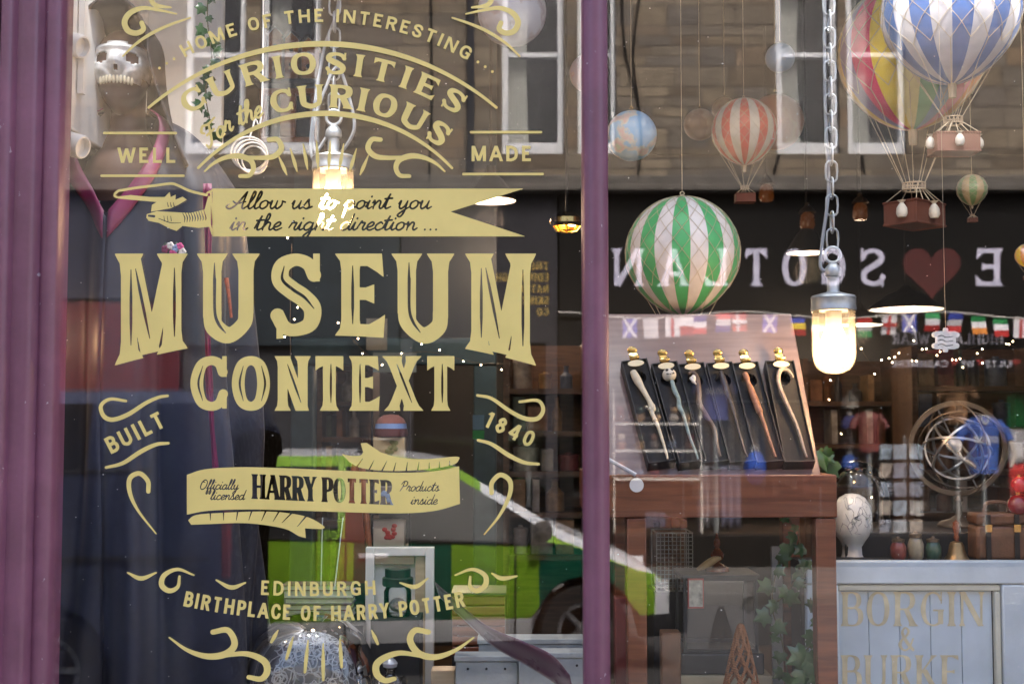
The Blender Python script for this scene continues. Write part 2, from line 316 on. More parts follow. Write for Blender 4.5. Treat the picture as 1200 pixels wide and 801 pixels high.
def glyph(F, ch, x, y, H, cw, T, t, sf, inline=0.0):
    """Draws one capital with its left edge at x, baseline y (y grows upwards here), height H, width scale cw."""
    X = lambda u: x + u * H * cw
    Y = lambda v: y + v * H
    ri = t / 2                                             # curves and bars keep within the height
    Yc = lambda v: y + (ri + v * (1 - 2 * ri)) * H
    for p in G[ch][1]:
        if p[0] == 's':
            _, x0, y0, x1, y1, k, a, b = p; wd = (t + (T - t) * k) * H
            ax, ay, bx_, by = X(x0), Y(y0), X(x1), Y(y1); L = hypot(bx_ - ax, by - ay); hw = wd / 2 * L / max(abs(by - ay), 1e-6)
            F.poly([(ax - hw, ay), (ax + hw, ay), (bx_ + hw, by), (bx_ - hw, by)])
            if sf > 0:
                for (cx, cy_, fl, oy) in ((ax, ay, a, by), (bx_, by, b, ay)):
                    if not fl: continue
                    sgn = 1 if oy > cy_ else -1; e = sf * H; sl = (bx_ - ax) / (by - ay)
                    h1, h2 = 0.035 * H * sgn, 0.20 * H * sgn
                    F.poly([(cx - hw - e, cy_), (cx + hw + e, cy_), (cx + hw + e * .72 + sl * h1, cy_ + h1), (cx + hw + e * .2 + sl * h2 * .45, cy_ + h2 * .45), (cx + hw + sl * h2, cy_ + h2), (cx - hw + sl * h2, cy_ + h2), (cx - hw - e * .2 + sl * h2 * .45, cy_ + h2 * .45), (cx - hw - e * .72 + sl * h1, cy_ + h1)])
            if inline and k >= .55 and abs(y1 - y0) > .6:
                o = wd * .12; m = [(ax + (bx_ - ax) * q + o, ay + (by - ay) * q) for q in (.15, .35, .6, .85)]
                for (p_, q_, r0, r1) in ((m[0], m[1], .3, 1), (m[1], m[2], 1, 1), (m[2], m[3], 1, .3)): F.cap(p_, q_, inline * r0 * H, inline * r1 * H, cut=True)
        elif p[0] == 'h':
            _, x0, v, x1, fl = p; ax, bx_, yy = X(x0), X(x1), Yc(v); hh = t * H / 2
            F.poly([(ax, yy - hh), (bx_, yy - hh), (bx_, yy + hh), (ax, yy + hh)])
            if sf > 0 and fl:
                e = sf * H * (1.15 if fl != 2 else .55); sg = 1 if v < .5 else -1
                for ex, dr in ([(bx_, -1)] if fl != 3 else [(bx_, -1), (ax, 1)]):
                    if fl == 2: F.poly([(ex, yy - hh - e), (ex, yy + hh + e), (ex + dr * .1 * H, yy + hh), (ex + dr * .1 * H, yy - hh)])
                    else: F.poly([(ex, yy - sg * hh), (ex + (.02 * H if fl == 1 else 0), yy + sg * (hh + 1.5 * e)), (ex + dr * .06 * H, yy + sg * (hh + .8 * e)), (ex + dr * .17 * H, yy + sg * hh), (ex + dr * .17 * H, yy - sg * hh)])
        elif p[0] in 'co':
            pts = [(X(a), Yc(b), (t + (T - t) * k) * H / 2) for a, b, k in p[1]]
            F.path(pts, n=7, closed=p[0] == 'o')
            if inline:
                if ch in 'O': 
                    for sl in (slice(1, 4), slice(5, 8)):
                        q = [(a + .03 * H * cw, b) for a, b, r in pts[sl]]; F.path([(q[0][0], q[0][1], inline * .3 * H), (q[1][0], q[1][1], inline * H), (q[2][0], q[2][1], inline * .3 * H)], cut=True)
                if ch in 'C': q = [(a + .03 * H * cw, b) for a, b, r in pts[3:6]]; F.path([(q[0][0], q[0][1], inline * .3 * H), (q[1][0], q[1][1], inline * H), (q[2][0], q[2][1], inline * .3 * H)], cut=True)
                if ch == 'S': q = pts[3:8]; F.path([(a + .02 * H, b, inline * H * f) for (a, b, r), f in zip(q, (.3, 1, 1.1, 1, .3))], cut=True)
                if ch == 'U': q = pts[0:3]; F.path([(q[0][0] + .03 * H, q[0][1] + .35 * H, inline * H), (q[0][0] + .03 * H, q[0][1], inline * H), (q[1][0] + .05 * H, q[1][1] + .02 * H, inline * H), (q[2][0] - .04 * H, q[2][1] + .03 * H, inline * .3 * H)], cut=True)
        elif p[0] == 'q' and sf > 0:
            _, xx, v0, v1 = p; F.poly([(X(xx) - .01 * H, Y(v0)), (X(xx) + t * .45 * H, Y(v0)), (X(xx) + t * .45 * H, Y(v1)), (X(xx) - .01 * H, Y(v1))])
def twidth(txt, H, cw, tr): return sum(G[c][0] * H * cw for c in txt) + tr * H * (len(txt) - 1)
def text(F, txt, x, y, H, cw=1.0, T=.2, t=.1, sf=.06, tr=.08, inline=0, width=None):
    if width:
        cw = (width - tr * H * (len(txt) - 1)) / sum(G[c][0] * H for c in txt)
    for c in txt:
        glyph(F, c, x, y, H, cw, T, t, sf, inline); x += G[c][0] * H * cw + tr * H
    return x
def fit(F, ch, x0, x1, y, H, T, t, sf, inline=0):          # one capital fitted between x0 and x1
    pad = sf * H * .6; cw = (x1 - x0) / (G[ch][0] * H); glyph(F, ch, x0, y, H, cw, T, t, sf, inline)

# ---- handwriting: x-height 1
U_ = [(0, .6), (.15, .95), (.12, .3), (.3, 0), (.6, .35), (.72, .95)]
BOWL = [(.75, .85), (.4, 1.0), (.08, .6), (.1, .15), (.35, 0), (.65, .3), (.78, .95)]
H_ = {
'a': (1.0, [BOWL, [(.78, .95), (.74, .3), (.85, .02), (1.1, .25)]]),
'c': (.76, [[(.65, .8), (.45, 1), (.12, .65), (.12, .2), (.38, 0), (.82, .28)]]),
'd': (1.0, [BOWL[:-1] + [(.78, 1.0), (.9, 2.05)], [(.9, 2.05), (.76, .4), (.86, .02), (1.1, .25)]]),
'e': (.74, [[(.0, .25), (.5, .55), (.6, .88), (.38, 1.0), (.1, .6), (.14, .15), (.4, 0), (.8, .28)]]),
'f': (.55, [[(0, .2), (.42, 1.3), (.5, 1.9), (.32, 2.0), (.24, 1.2), (.2, 0), (.14, -.8), (.34, -.95), (.42, -.4), (.25, .05), (.6, .22)]]),
'g': (1.0, [BOWL, [(.78, .95), (.72, -.3), (.5, -.95), (.2, -.8), (.5, -.3), (1.08, .25)]]),
'h': (.98, [[(0, .2), (.4, 1.4), (.42, 2.0), (.24, 1.95), (.15, 1.0), (.12, 0)], [(.12, .3), (.4, .95), (.66, .85), (.66, .25), (.8, .02), (1.06, .25)]]),
'i': (.5, [[(0, .25), (.2, .95)], [(.2, .95), (.15, .25), (.28, .02), (.55, .25)], [(.27, 1.45), (.28, 1.5)]]),
'l': (.54, [[(0, .2), (.4, 1.3), (.46, 1.95), (.3, 2.05), (.19, 1.2), (.17, .25), (.32, .0), (.6, .25)]]),
'n': (.98, [[(0, .7), (.15, .98), (.18, .0)], [(.18, .35), (.45, .95), (.68, .85), (.68, .25), (.82, .02), (1.06, .25)]]),
'o': (.88, [[(.4, 1), (.1, .7), (.1, .2), (.38, 0), (.68, .35), (.65, .85), (.4, 1)], [(.55, .95), (.72, .78), (.95, .75)]]),
'p': (.98, [[(0, .4), (.2, 1.0), (.15, 0), (.1, -1.0)], [(.15, .6), (.45, 1.0), (.75, .75), (.65, .15), (.38, 0), (.17, .2)], [(.5, .05), (1.05, .25)]]),
'r': (.78, [[(0, .3), (.25, 1.1), (.32, .92), (.58, .9), (.48, .3), (.6, .02), (.85, .25)]]),
's': (.74, [[(0, .2), (.35, 1.1), (.42, .75), (.55, .3), (.38, 0), (.12, .12)], [(.45, .03), (.8, .25)]]),
't': (.62, [[(0, .25), (.35, 1.75)], [(.35, 1.75), (.22, .4), (.32, .02), (.68, .25)], [(.0, 1.2), (.62, 1.28)]]),
'u': (1.0, [U_, [(.72, .95), (.68, .25), (.8, .02), (1.06, .25)]]),
'w': (1.25, [[(0, .6), (.15, .95), (.12, .3), (.3, 0), (.55, .35), (.6, .95)], [(.6, .95), (.58, .3), (.75, 0), (1.05, .4), (1.05, .95)], [(1.05, .9), (1.3, .8)]]),
'y': (.98, [U_, [(.72, .95), (.68, -.3), (.45, -.95), (.18, -.8), (.5, -.3), (1.04, .25)]]),
'A': (1.5, [[(-.1, .55), (-.25, .2), (.1, 0), (.55, .5), (1.15, 1.9), (1.22, 2.0)], [(1.22, 2.0), (1.1, .5), (1.22, 0.0), (1.5, .25)], [(.2, .9), (.55, .65), (1.3, .85)]]),
'F': (1.2, [[(.1, 1.3), (-.1, 1.6), (.15, 2.0), (.7, 1.85), (1.4, 2.05)], [(.75, 1.9), (.62, .8), (.42, .1), (.05, -.1), (-.1, .25)], [(.3, 1.0), (1.05, 1.1)]]),
'O': (1.4, [[(.75, 2), (.25, 1.5), (.2, .4), (.65, 0), (1.15, .5), (1.2, 1.5), (.75, 2.0), (.35, 1.65), (.8, 1.45)]]),
'P': (1.15, [[(.5, 2.0), (.35, .8), (.1, 0)], [(.05, 1.4), (.4, 2.05), (1.0, 1.9), (1.0, 1.2), (.5, .95), (.35, 1.1)]]),
'.': (.5, [[(.1, .06), (.11, .07)]]), ' ': (.7, []),
}
def script(F, txt, x, y, xh, r, width=None, slant=.32, cut=False):
    adv = sum(H_[c][0] for c in txt); k = (width / (adv * xh)) if width else 1.0
    for c in txt:
        for st in H_[c][1]:
            P = [(x + (u * k + slant * v * .9) * xh, y + v * xh, r) for u, v in st]
            m = len(P) - 1
            F.path([(a, b, q * (.75 if i in (0, m) and m > 1 else 1.0)) for i, (a, b, q) in enumerate(P)], cut=cut, n=6)
        x += H_[c][0] * k * xh
    return x

# ================================================================== the shop window: frame, panes, lettering
def painted_timber(name, col):                 # brushed gloss paint: long brush strokes, grime, pale chips
    m = bpy.data.materials.new(name); m.use_nodes = True; n = m.node_tree; b = n.nodes['Principled BSDF']
    tc = n.nodes.new('ShaderNodeTexCoord'); mp = n.nodes.new('ShaderNodeMapping'); mp.inputs['Scale'].default_value = (90, 90, 2.2); n.links.new(tc.outputs['Object'], mp.inputs[0])
    st = n.nodes.new('ShaderNodeTexNoise'); st.inputs['Scale'].default_value = 1; st.inputs['Detail'].default_value = 5; n.links.new(mp.outputs[0], st.inputs['Vector'])
    dirt = n.nodes.new('ShaderNodeTexNoise'); dirt.inputs['Scale'].default_value = 5; dirt.inputs['Detail'].default_value = 8; dirt.inputs['Roughness'].default_value = .7; n.links.new(tc.outputs['Object'], dirt.inputs['Vector'])
    r1 = n.nodes.new('ShaderNodeValToRGB'); r1.color_ramp.elements[0].position = .35; r1.color_ramp.elements[1].position = .68
    r1.color_ramp.elements[0].color = tuple(c * .72 for c in col) + (1,); r1.color_ramp.elements[1].color = tuple(c * 1.12 for c in col) + (1,); n.links.new(dirt.outputs['Fac'], r1.inputs[0])
    ch = n.nodes.new('ShaderNodeTexNoise'); ch.inputs['Scale'].default_value = 55; ch.inputs['Detail'].default_value = 3; n.links.new(tc.outputs['Object'], ch.inputs['Vector'])
    r2 = n.nodes.new('ShaderNodeValToRGB'); r2.color_ramp.elements[0].position = .715; r2.color_ramp.elements[1].position = .75; n.links.new(ch.outputs['Fac'], r2.inputs[0])
    mx = n.nodes.new('ShaderNodeMix'); mx.data_type = 'RGBA'; n.links.new(r2.outputs[0], mx.inputs[0]); n.links.new(r1.outputs[0], mx.inputs[6]); mx.inputs[7].default_value = (.30, .235, .28, 1); n.links.new(mx.outputs[2], b.inputs['Base Color'])
    mr = n.nodes.new('ShaderNodeMapRange'); mr.inputs[3].default_value = .22; mr.inputs[4].default_value = .55; n.links.new(dirt.outputs['Fac'], mr.inputs[0]); n.links.new(mr.outputs[0], b.inputs['Roughness'])
    ad = n.nodes.new('ShaderNodeMath'); ad.operation = 'ADD'; n.links.new(st.outputs['Fac'], ad.inputs[0]); n.links.new(r2.outputs[0], ad.inputs[1])
    bp = n.nodes.new('ShaderNodeBump'); bp.inputs['Strength'].default_value = .35; bp.inputs['Distance'].default_value = .0012; n.links.new(ad.outputs[0], bp.inputs['Height']); n.links.new(bp.outputs[0], b.inputs['Normal'])
    MATS[name] = m; return m
M_PURPLE = painted_timber('purple_paint', (0.165, 0.060, 0.104))
M_VINYL = mat('gold_vinyl', (0.69, 0.56, 0.185), 0.45, var=0.07, scale=9, bump=.06, bscale=160)
M_PANE = glass('window_glass', 0.058)
win = thing('shop_window', 'purple painted timber shop window with two big panes and gold lettering', 'shop window', (0, 0, 0.8))
xL = W(66, 400, 0).x; xM0, xM1 = W(683, 400, 0).x, W(713, 400, 0).x; xR = 1.75
ZB, ZT = 0.80, 3.45
# left jamb: a moulded profile pushed up its whole height
prof = [(xL + .004, .05), (xL + .004, -.012), (xL - .002, -.02), (xL - .012, -.027), (xL - .022, -.029), (xL - .030, -.025), (xL - .034, -.031), (xL - .038, -.044), (xL - .046, -.052), (xL - .078, -.053), (xL - .080, -.060),
        (xL - .084, -.072), (xL - .094, -.080), (xL - .104, -.079), (xL - .108, -.070), (xL - .112, -.090), (xL - .122, -.098), (xL - .136, -.098), (xL - .140, -.112), (xL - .30, -.115), (xL - .30, .05)]
MB().prismz(prof, ZB, ZT).build('jamb', M_PURPLE, win, sharp=50)
prof = [(xM0, .045), (xM0, -.012), (xM0 + .004, -.022), (xM0 + .012, -.027), (xM0 + .018, -.036), (xM0 + .0275, -.039), (xM1 - .018, -.036), (xM1 - .012, -.027), (xM1 - .004, -.022), (xM1, -.012), (xM1, .045)]
MB().prismz(prof, ZB, ZT).build('mullion', M_PURPLE, win, sharp=60)
MB().bx(xR - .004, xR + .14, -.05, .05, ZB, ZT).build('jamb', M_PURPLE, win, bevel=.008)
MB().bx(xL - .3, xR + .14, -.1, .05, ZB - .1, ZB + .02).build('sill', M_PURPLE, win, bevel=.012)
MB().bx(xL - .3, xR + .14, -.07, .05, ZT - .02, ZT + .12).build('head_rail', M_PURPLE, win, bevel=.012)
paneL = MB().bx(xL, xM0 + .01, 0.0, 0.006, ZB, ZT).build('glass_pane', M_PANE, win, label='left pane carrying the gold lettering')
paneR = MB().bx(xM1 - .01, xR, 0.0, 0.006, ZB, ZT).build('glass_pane', M_PANE, win, label='right pane in front of the hanging balloons')

YD = -0.0012
def decal(name, F, warp=None, label=None):
    mp = (lambda u, v: W(*warp(u, v), YD)) if warp else (lambda u, v: W(u, v, YD))
    mb = F.mesh(mp)
    return mb.build(name, M_VINYL, paneL, label=label)
def arcwarp(cx, cy, r):                       # u runs along the arc (0 at its top), v outwards from the baseline radius
    return lambda u, v: (cx + (r + v) * sin(u / r), cy - (r + v) * cos(u / r))
def smilewarp(cx, cy, r):
    return lambda u, v: (cx + (r - v) * sin(u / r), cy + (r - v) * cos(u / r))
def linewarp(x, y, deg):
    a = R(deg); return lambda u, v: (x + u * cos(a) - v * sin(a), y - u * sin(a) - v * cos(a))
def strokes(name, lst, h=.5, label=None, warp=None):
    P = [p for s_ in lst for p in s_]; F = Field(min(p[0] for p in P) - 6, min(p[1] for p in P) - 6, max(p[0] for p in P) + 6, max(p[1] for p in P) + 6, h)
    for s_ in lst: F.path(s_)
    return decal(name, F, warp, label)
def tp(pts, a, m, b):                         # radii a -> m -> b along a stroke
    n = len(pts) - 1; return [(p[0], p[1], (a + (m - a) * min(1, i / n / .4)) if i / n < .4 else (m + (b - m) * max(0, (i / n - .6) / .4))) for i, p in enumerate(pts)]

# MUSEUM: flat on top, bowed below
F = Field(-262, -14, 262, 112, .6)
for ch, a, b in (('M', 133, 220), ('U', 233, 304), ('S', 316, 378), ('E', 391, 455), ('U', 461, 532), ('M', 544, 628)):
    pad = 5.5 if ch in 'ME' else 4
    if ch == 'M': a += 9; b -= 9
    if ch == 'U': a += 5; b -= 5
    if ch == 'E': a += 8; b -= 2
    fit(F, ch, a - 381, b - 381, 0, 100, .215, .15, .075, .017)
def mus(u, v):
    bot = 393 + 35 * (u / 246) ** 2
    return 381 + u, bot + (297 - bot) * v / 100
decal('lettering', F, mus, 'large arched shop name line')
F = Field(220, -5, 542, 72, .5)
for ch, a, b in (('C', 223, 266), ('O', 272, 316), ('N', 326, 360), ('T', 366, 406), ('E', 413, 446), ('X', 455, 489), ('T', 497, 536)): fit(F, ch, a, b, 0, 64, .235, .165, .06, .02)
decal('lettering', F, lambda u, v: (u, 481 - v), 'second line of the shop name')
# arched lines above
F = Field(-190, -6, 190, 34, .4); s_ = 'CURIOSITIES'; text(F, s_, -168, 0, 26, T=.26, t=.15, sf=.075, tr=.29, width=336)
decal('lettering', F, arcwarp(378, 367, 280))
F = Field(-80, -6, 158, 34, .4); text(F, 'CURIOUS', -62, 0, 27, T=.27, t=.15, sf=.075, tr=.22, width=208)
decal('lettering', F, arcwarp(381, 338, 212))
F = Field(-175, -18, -60, 40, .4); script(F, 'For the', -146, 3, 11.5, 1.5, width=72)
decal('lettering', F, arcwarp(381, 338, 212))
F = Field(-260, -6, 260, 24, .4); text(F, 'HOME OF THE INTERESTING', -170, 0, 15.5, T=.2, t=.19, sf=0, tr=.22, width=347)
for d in (-201, -191, -181, 188, 198, 208): F.cap((d, 5), (d, 5.1), 1.6, 1.6)
decal('lettering', F, arcwarp(379, 363, 337))
# plain capitals
def plain(txt, x0, x1, yb, H, warp=None, T=.2, tr=.2):
    F = Field(x0 - 5, -4, x1 + 5, H + 4, .4); text(F, txt, x0, 0, H, T=T, t=T * .95, sf=0, tr=tr, width=x1 - x0)
    return decal('lettering', F, warp or (lambda u, v: (u, yb - v)))
plain('WELL', 138, 206, 191, 18); plain('MADE', 552, 623, 189, 18)
plain('BUILT', 0, 73, 0, 20, linewarp(130, 532, 27)); plain('1840', 0, 60, 0, 19, linewarp(567, 499, -25), tr=.28)
F = Field(-80, -4, 80, 24, .4); text(F, 'EDINBURGH', -68, 0, 17, T=.19, t=.18, sf=0, tr=.22, width=136); decal('lettering', F, smilewarp(373, 698 - 1400, 1400))
F = Field(-180, -4, 180, 24, .4); text(F, 'BIRTHPLACE OF HARRY POTTER', -168, 0, 18, T=.2, t=.19, sf=0, tr=.17, width=334); decal('lettering', F, smilewarp(381, 727 - 800, 800))
# banner with the handwriting cut out of it
F = Field(240, 215, 624, 284, .4); F.poly([(249, 221), (614, 221), (528, 248), (616, 277), (249, 277)])
def ycut(F, txt, x0, x1, yb, xh, r):
    # handwriting is written upwards, the field grows downwards: mirror the strokes about the baseline
    adv = sum(H_[c][0] for c in txt); k = (x1 - x0) / (adv * xh); x = x0
    for c in txt:
        for st in H_[c][1]:
            m = len(st) - 1
            F.path([(x + (u * k + .3 * v) * xh, yb - v * xh, r * (.75 if i in (0, m) and m > 1 else 1)) for i, (u, v) in enumerate(st)], cut=True, n=6)
        x += H_[c][0] * k * xh
ycut(F, 'Allow us to point you', 268, 504, 244.5, 9.6, 1.15); ycut(F, 'in the right direction ...', 269, 516, 269.5, 9.2, 1.15)
decal('banner', F, None, 'swallow-tailed banner with handwriting cut out')
# pointing hand
F = Field(130, 212, 252, 276, .4)
F.path(tp([(134.7, 227), (139, 223.5), (144, 222.7), (160, 220), (181, 217.5), (200, 215.2), (209, 217.5), (223, 223.8), (242, 228.5)], 1.4, 1.5, 1.5))
F.poly([(136, 230.5), (153, 228.5), (176, 230.8), (193, 230.8), (198.8, 225), (200, 231), (206, 228), (205.5, 234), (214, 230.5), (219, 234), (209, 240), (200, 244), (177, 248), (178, 240), (183.7, 236.7), (153, 234), (138, 232.5)])
F.poly([(172, 251), (183.7, 247.5), (209, 248.8), (223.3, 249.5), (239.7, 245.5), (244, 229.7), (247, 229.7), (247, 265.5), (232.7, 267), (214, 264.7), (207, 270.5), (200, 268.2), (186, 261), (174.3, 258.8), (171.5, 255)])
F.path([(134.7, 227, 1.3), (134.3, 229.5, 1.3), (137, 231, 1.3)])
for i in range(9): F.path([(214 + i * 3.1, 249.5 - i * .4, .3), (216.5 + i * 3.1, 255, .7), (216 + i * 3.1, 260.5 - i * .3, .3)], cut=True)
F.path([(174.5, 252.8, 1.3), (180.5, 253.4, 1.5)], cut=True)
for x in (196, 199.5, 203): F.path([(x, 237, .3), (x + 1.2, 242, .6)], cut=True)
for x in (192, 196, 200): F.path([(x, 253, .3), (x + .8, 259, .5)], cut=True)
F.path([(186, 256, .4), (200, 261, .5), (212, 261, .3)], cut=True)
F.path([(243, 226, 1.2), (249, 223, 1.2)]); F.path([(247, 224, 1.1), (249.5, 262, .6)]); F.path([(246, 264, 1.3), (249, 274, 1.3)])
decal('pointing_hand', F, None, 'engraved hand pointing left')
# ribbon banner and its feathered ends
F = Field(212, 512, 546, 636, .4)
top = spline([(219, 556), (240, 549.5), (280, 547), (330, 548), (400, 551), (470, 553.5), (510, 551.5), (538, 546)], 6)
bot = spline([(539, 590), (510, 598), (470, 601), (400, 599.5), (340, 597.5), (290, 596.5), (245, 598), (219, 602.5)], 6)
F.poly([tuple(p) for p in top] + [tuple(p) for p in bot])
Fs = Field(0, 0, 10, 10, 1)
class Up:                                     # draws upwards-growing capitals as cuts into a downwards-growing field
    def __init__(s, F, yb, skew=0, x0=0): s.F, s.yb, s.k, s.x0 = F, yb, skew, x0
    def m(s, p): return (p[0], s.yb - p[1] + (p[0] - s.x0) * s.k) + tuple(p[2:])
    def poly(s, pts, cut=False): s.F.poly([s.m(p) for p in pts], True)
    def path(s, pts, cut=False, n=8, r=None, closed=False): s.F.path([s.m(p) for p in pts], True, n, r, closed)
    def cap(s, *a, **k): pass
text(Up(F, 584, .045, 296), 'HARRY', 296, 0, 29, T=.19, t=.10, sf=.045, tr=.06, width=74)
text(Up(F, 584, .045, 296), 'POTTER', 378, 0, 29, T=.19, t=.10, sf=.045, tr=.06, width=81)
ycut(F, 'Officially', 233, 279, 573, 5.6, .62); ycut(F, 'licensed', 246, 286, 585, 5.4, .62)
ycut(F, 'Products', 468, 514, 575, 5.6, .62); ycut(F, 'inside', 481, 512, 590.5, 5.6, .62)
decal('banner', F, None, 'curved ribbon with words cut out')
F = Field(212, 512, 546, 636, .4)
F.poly([tuple(p) for p in spline([(400.4, 531.6), (411, 533.6), (422, 533.4), (425.6, 529.5)], 4)] + [(422.6, 519), (429.5, 518.4)] + [tuple(p) for p in spline([(446, 529.5), (467, 535.5), (500, 537.6), (534.5, 534.6), (537.5, 538.5), (530, 544.5), (500, 549.6), (458, 551.4), (425, 548.4), (410, 541.5)], 4)])
for a in ((418, 545, 425, 537), (432, 549, 438.5, 538.5), (447, 550.5, 453.5, 539.4), (461, 550.5, 464, 541.5), (476, 550, 477.5, 541), (489.5, 549, 491, 541), (503, 548.4, 503, 541.5), (515, 546.6, 515, 540.6), (527, 543.6, 527, 539.4)): F.path([(a[0], a[1] + 2, 1.0), (a[2], a[3], .3)], cut=True)
decal('feather', F)
F = Field(212, 592, 386, 636, .4)
F.poly([tuple(p) for p in spline([(220.4, 609), (230, 602.9), (260, 600.4), (305, 598.9), (335, 600.4), (362, 605.9), (380, 616.5), (377, 619.5)], 4)] + [(357.5, 618.6), (358.4, 630), (350, 627.6)] + [tuple(p) for p in spline([(350, 627.6), (332, 618.6), (290, 612.6), (248, 613.5), (224, 614.4)], 4)])
for a in ((246.5, 600, 246.5, 609), (262, 598, 262, 609), (278.6, 598, 277, 609), (295.4, 597, 291.5, 609), (311.6, 598, 306.5, 609.6), (327.5, 598, 320, 610.5), (342.5, 600, 330.5, 612), (359, 604, 348.5, 616.5)): F.path([(a[0], a[1], 1.0), (a[2], a[3], .3)], cut=True)
decal('feather', F)
# flourishes
def arc(cx, cy, r, a0, a1, n=24): return [(cx + r * sin(R(a0 + (a1 - a0) * i / n)), cy - r * cos(R(a0 + (a1 - a0) * i / n))) for i in range(n + 1)]
strokes('arch_line', [tp(arc(378, 367, 315.5, -40.2, 40.2), 1.6, 3.3, 1.6)]); strokes('arch_line', [tp(arc(381, 338, 205, -46.5, 46.5), 1.5, 3.2, 1.5)])
for L_ in (((122, 156), (206, 156)), ((119, 206), (215, 206)), ((552, 155), (634, 155)), ((543, 204), (636, 204))): strokes('rule_line', [[(a, b, 1.5) for a, b in L_]])
sw = [(206.8, 16.5), (186, 12), (168, 9.6), (153, 15), (146, 25.5), (150, 36), (160, 39), (168, 34.5), (166, 27)]
sw2 = [(175, -10), (177, 0), (183, 6.6), (200, 9)]; ln = [(144, 66), (160, 51), (180, 38), (201, 28.5), (223, 21)]
mx = lambda pts, c: [(c * 2 - p[0], p[1]) for p in pts]
for nm, f in (('l', lambda p: p), ('r', lambda p: mx(p, 376.5))):
    strokes('flourish', [tp(f(sw), 1, 3.4, 2.8), tp(f(sw2), 2, 3, 1.2)]); strokes('flourish', [tp(f(ln), 1, 2, 1)])
a1 = [(239.8, 200.8), (249.9, 191.8), (263.4, 185), (279, 182.8), (292.6, 187.3), (297, 196.3), (292.6, 205.3), (281.3, 206.4)]; a2 = [(287, 184.5), (308.3, 185), (321.8, 182.8), (329.7, 173.8), (325.2, 163.7), (315, 163.7)]
for f in (lambda p: p, lambda p: mx(p, 380.5)): strokes('flourish', [tp(f(a1), 1, 3.2, 2.2), tp(f(a2), 2, 3.2, 2.6)])
for i in range(8):
    a = R(-25 + i * 50 / 7); q = lambda d: (379 + d * sin(a) * .92, 305 - d * cos(a))
    strokes('ray', [[q(141 - abs(i - 3.5) * 1.5) + (.6,), q(120) + (2.1,), q(107 + abs(i - 3.5)) + (.7,)]])
b1 = [(147.4, 469.5), (128.9, 467.4), (118.4, 475), (121.4, 487), (131.9, 491.4), (149.8, 485.4), (170.8, 472), (185.8, 465.3), (196.3, 463.5)]
b2 = [(124.4, 547.4), (143.8, 542.3), (164.8, 528.9), (182.8, 520.5), (197.2, 519)]; b3 = [(173.8, 575.3), (173.2, 563.3), (163.3, 554.3), (152.2, 560.3), (152.2, 576.8), (161.8, 597.8), (182.8, 624.8)]
c1 = [(559.5, 463), (576, 466.6), (597, 481), (615, 490), (630, 490), (636.6, 479.5), (630, 469), (609, 470.5)]
c2 = [(560.4, 515.5), (576, 520), (597, 533.5), (615, 541.6), (631.5, 543.4)]; c3 = [(576, 577), (576.6, 565), (586.5, 556), (597.6, 563.5), (597, 580), (585, 604), (567.6, 625.6)]
for p in (b1, b2, c1, c2): strokes('flourish', [tp(p, 1.6, 2.6, 1.6)])
for p in (b3, c3): strokes('flourish', [tp(p, 2.6, 2.8, .8)])
e = [[(149.6, 670.5), (165.3, 677.2), (182.9, 670.5)], [(253.4, 679.2), (271, 687.8), (287.5, 682.3)], [(468.8, 682.3), (486.4, 687), (501.3, 677.2)], [(576.5, 671.3), (588.3, 677.2), (606, 674.5)]]
for p in e: strokes('flourish', [[(p[0][0], p[0][1], 1), (p[1][0], p[1][1], 2.6), (p[2][0], p[2][1], 1)]])
g1 = [(227, 673.3), (208.3, 666.6), (192.7, 673.3), (189.5, 685), (198.5, 691.7), (208.3, 687), (210.3, 675)]; g2 = [(533.5, 673.3), (553, 666.6), (568, 673.3), (568.7, 685), (558.9, 691.7), (551, 687), (551, 675.3)]
for p in (g1, g2): strokes('flourish', [tp(p, 1, 3.2, 1.4)])
strokes('flourish', [tp([(198.5, 746.5), (220, 761.4), (243.6, 768.5), (265, 765.3), (275, 753.6), (267, 738), (249.5, 740)], 1, 4, 3), tp([(255, 768.8), (286.7, 765.3), (308.2, 773), (313.3, 785), (306.3, 794.7), (291.4, 792.8)], 2, 4, 2.6)])
strokes('flourish', [tp([(555, 746.5), (533.5, 761.4), (510, 769.3), (490.4, 764.6), (480.6, 749.7), (486.4, 738), (502, 740)], 1, 4, 3), tp([(498, 768.8), (466.9, 764.6), (443.4, 775), (441.4, 788.8), (451.2, 796.7), (462.2, 794.7)], 2, 4, 2.6)])
for a in ((325.8, 738, 318, 751.6), (343.5, 745.8, 335.6, 771.2), (361, 749.7, 357.2, 786.9), (378.7, 753.6, 378.7, 796), (398.3, 747.7, 400.3, 781), (435.5, 738, 442.6, 753.6)):
    strokes('ray', [[(a[0], a[1], .7), ((a[0] + a[2]) / 2, (a[1] + a[3]) / 2, 2.2), (a[2], a[3], 1.6)]])

# dust and dried drops on the panes
for pn_, a, b in ((paneL, 75, 680), (paneR, 716, 1400)):
    rnd = random.Random(int(a)); mb = MB()
    for i in range(190):
        px, py = rnd.uniform(a, b), rnd.uniform(-20, 830); r = rnd.choice((.0005, .0006, .0008, .0008, .0012)); c = W(px, py, -.0006); e = rnd.uniform(.6, 1.8)
        mb.add([c + Vector((r * e * cos(q * pi / 4), 0, r * sin(q * pi / 4))) for q in range(8)], [tuple(range(8))])
    kind(mb.build('dust', mat('pale_dust', (.62, .60, .57), .9, var=.1), pn_), 'stuff')

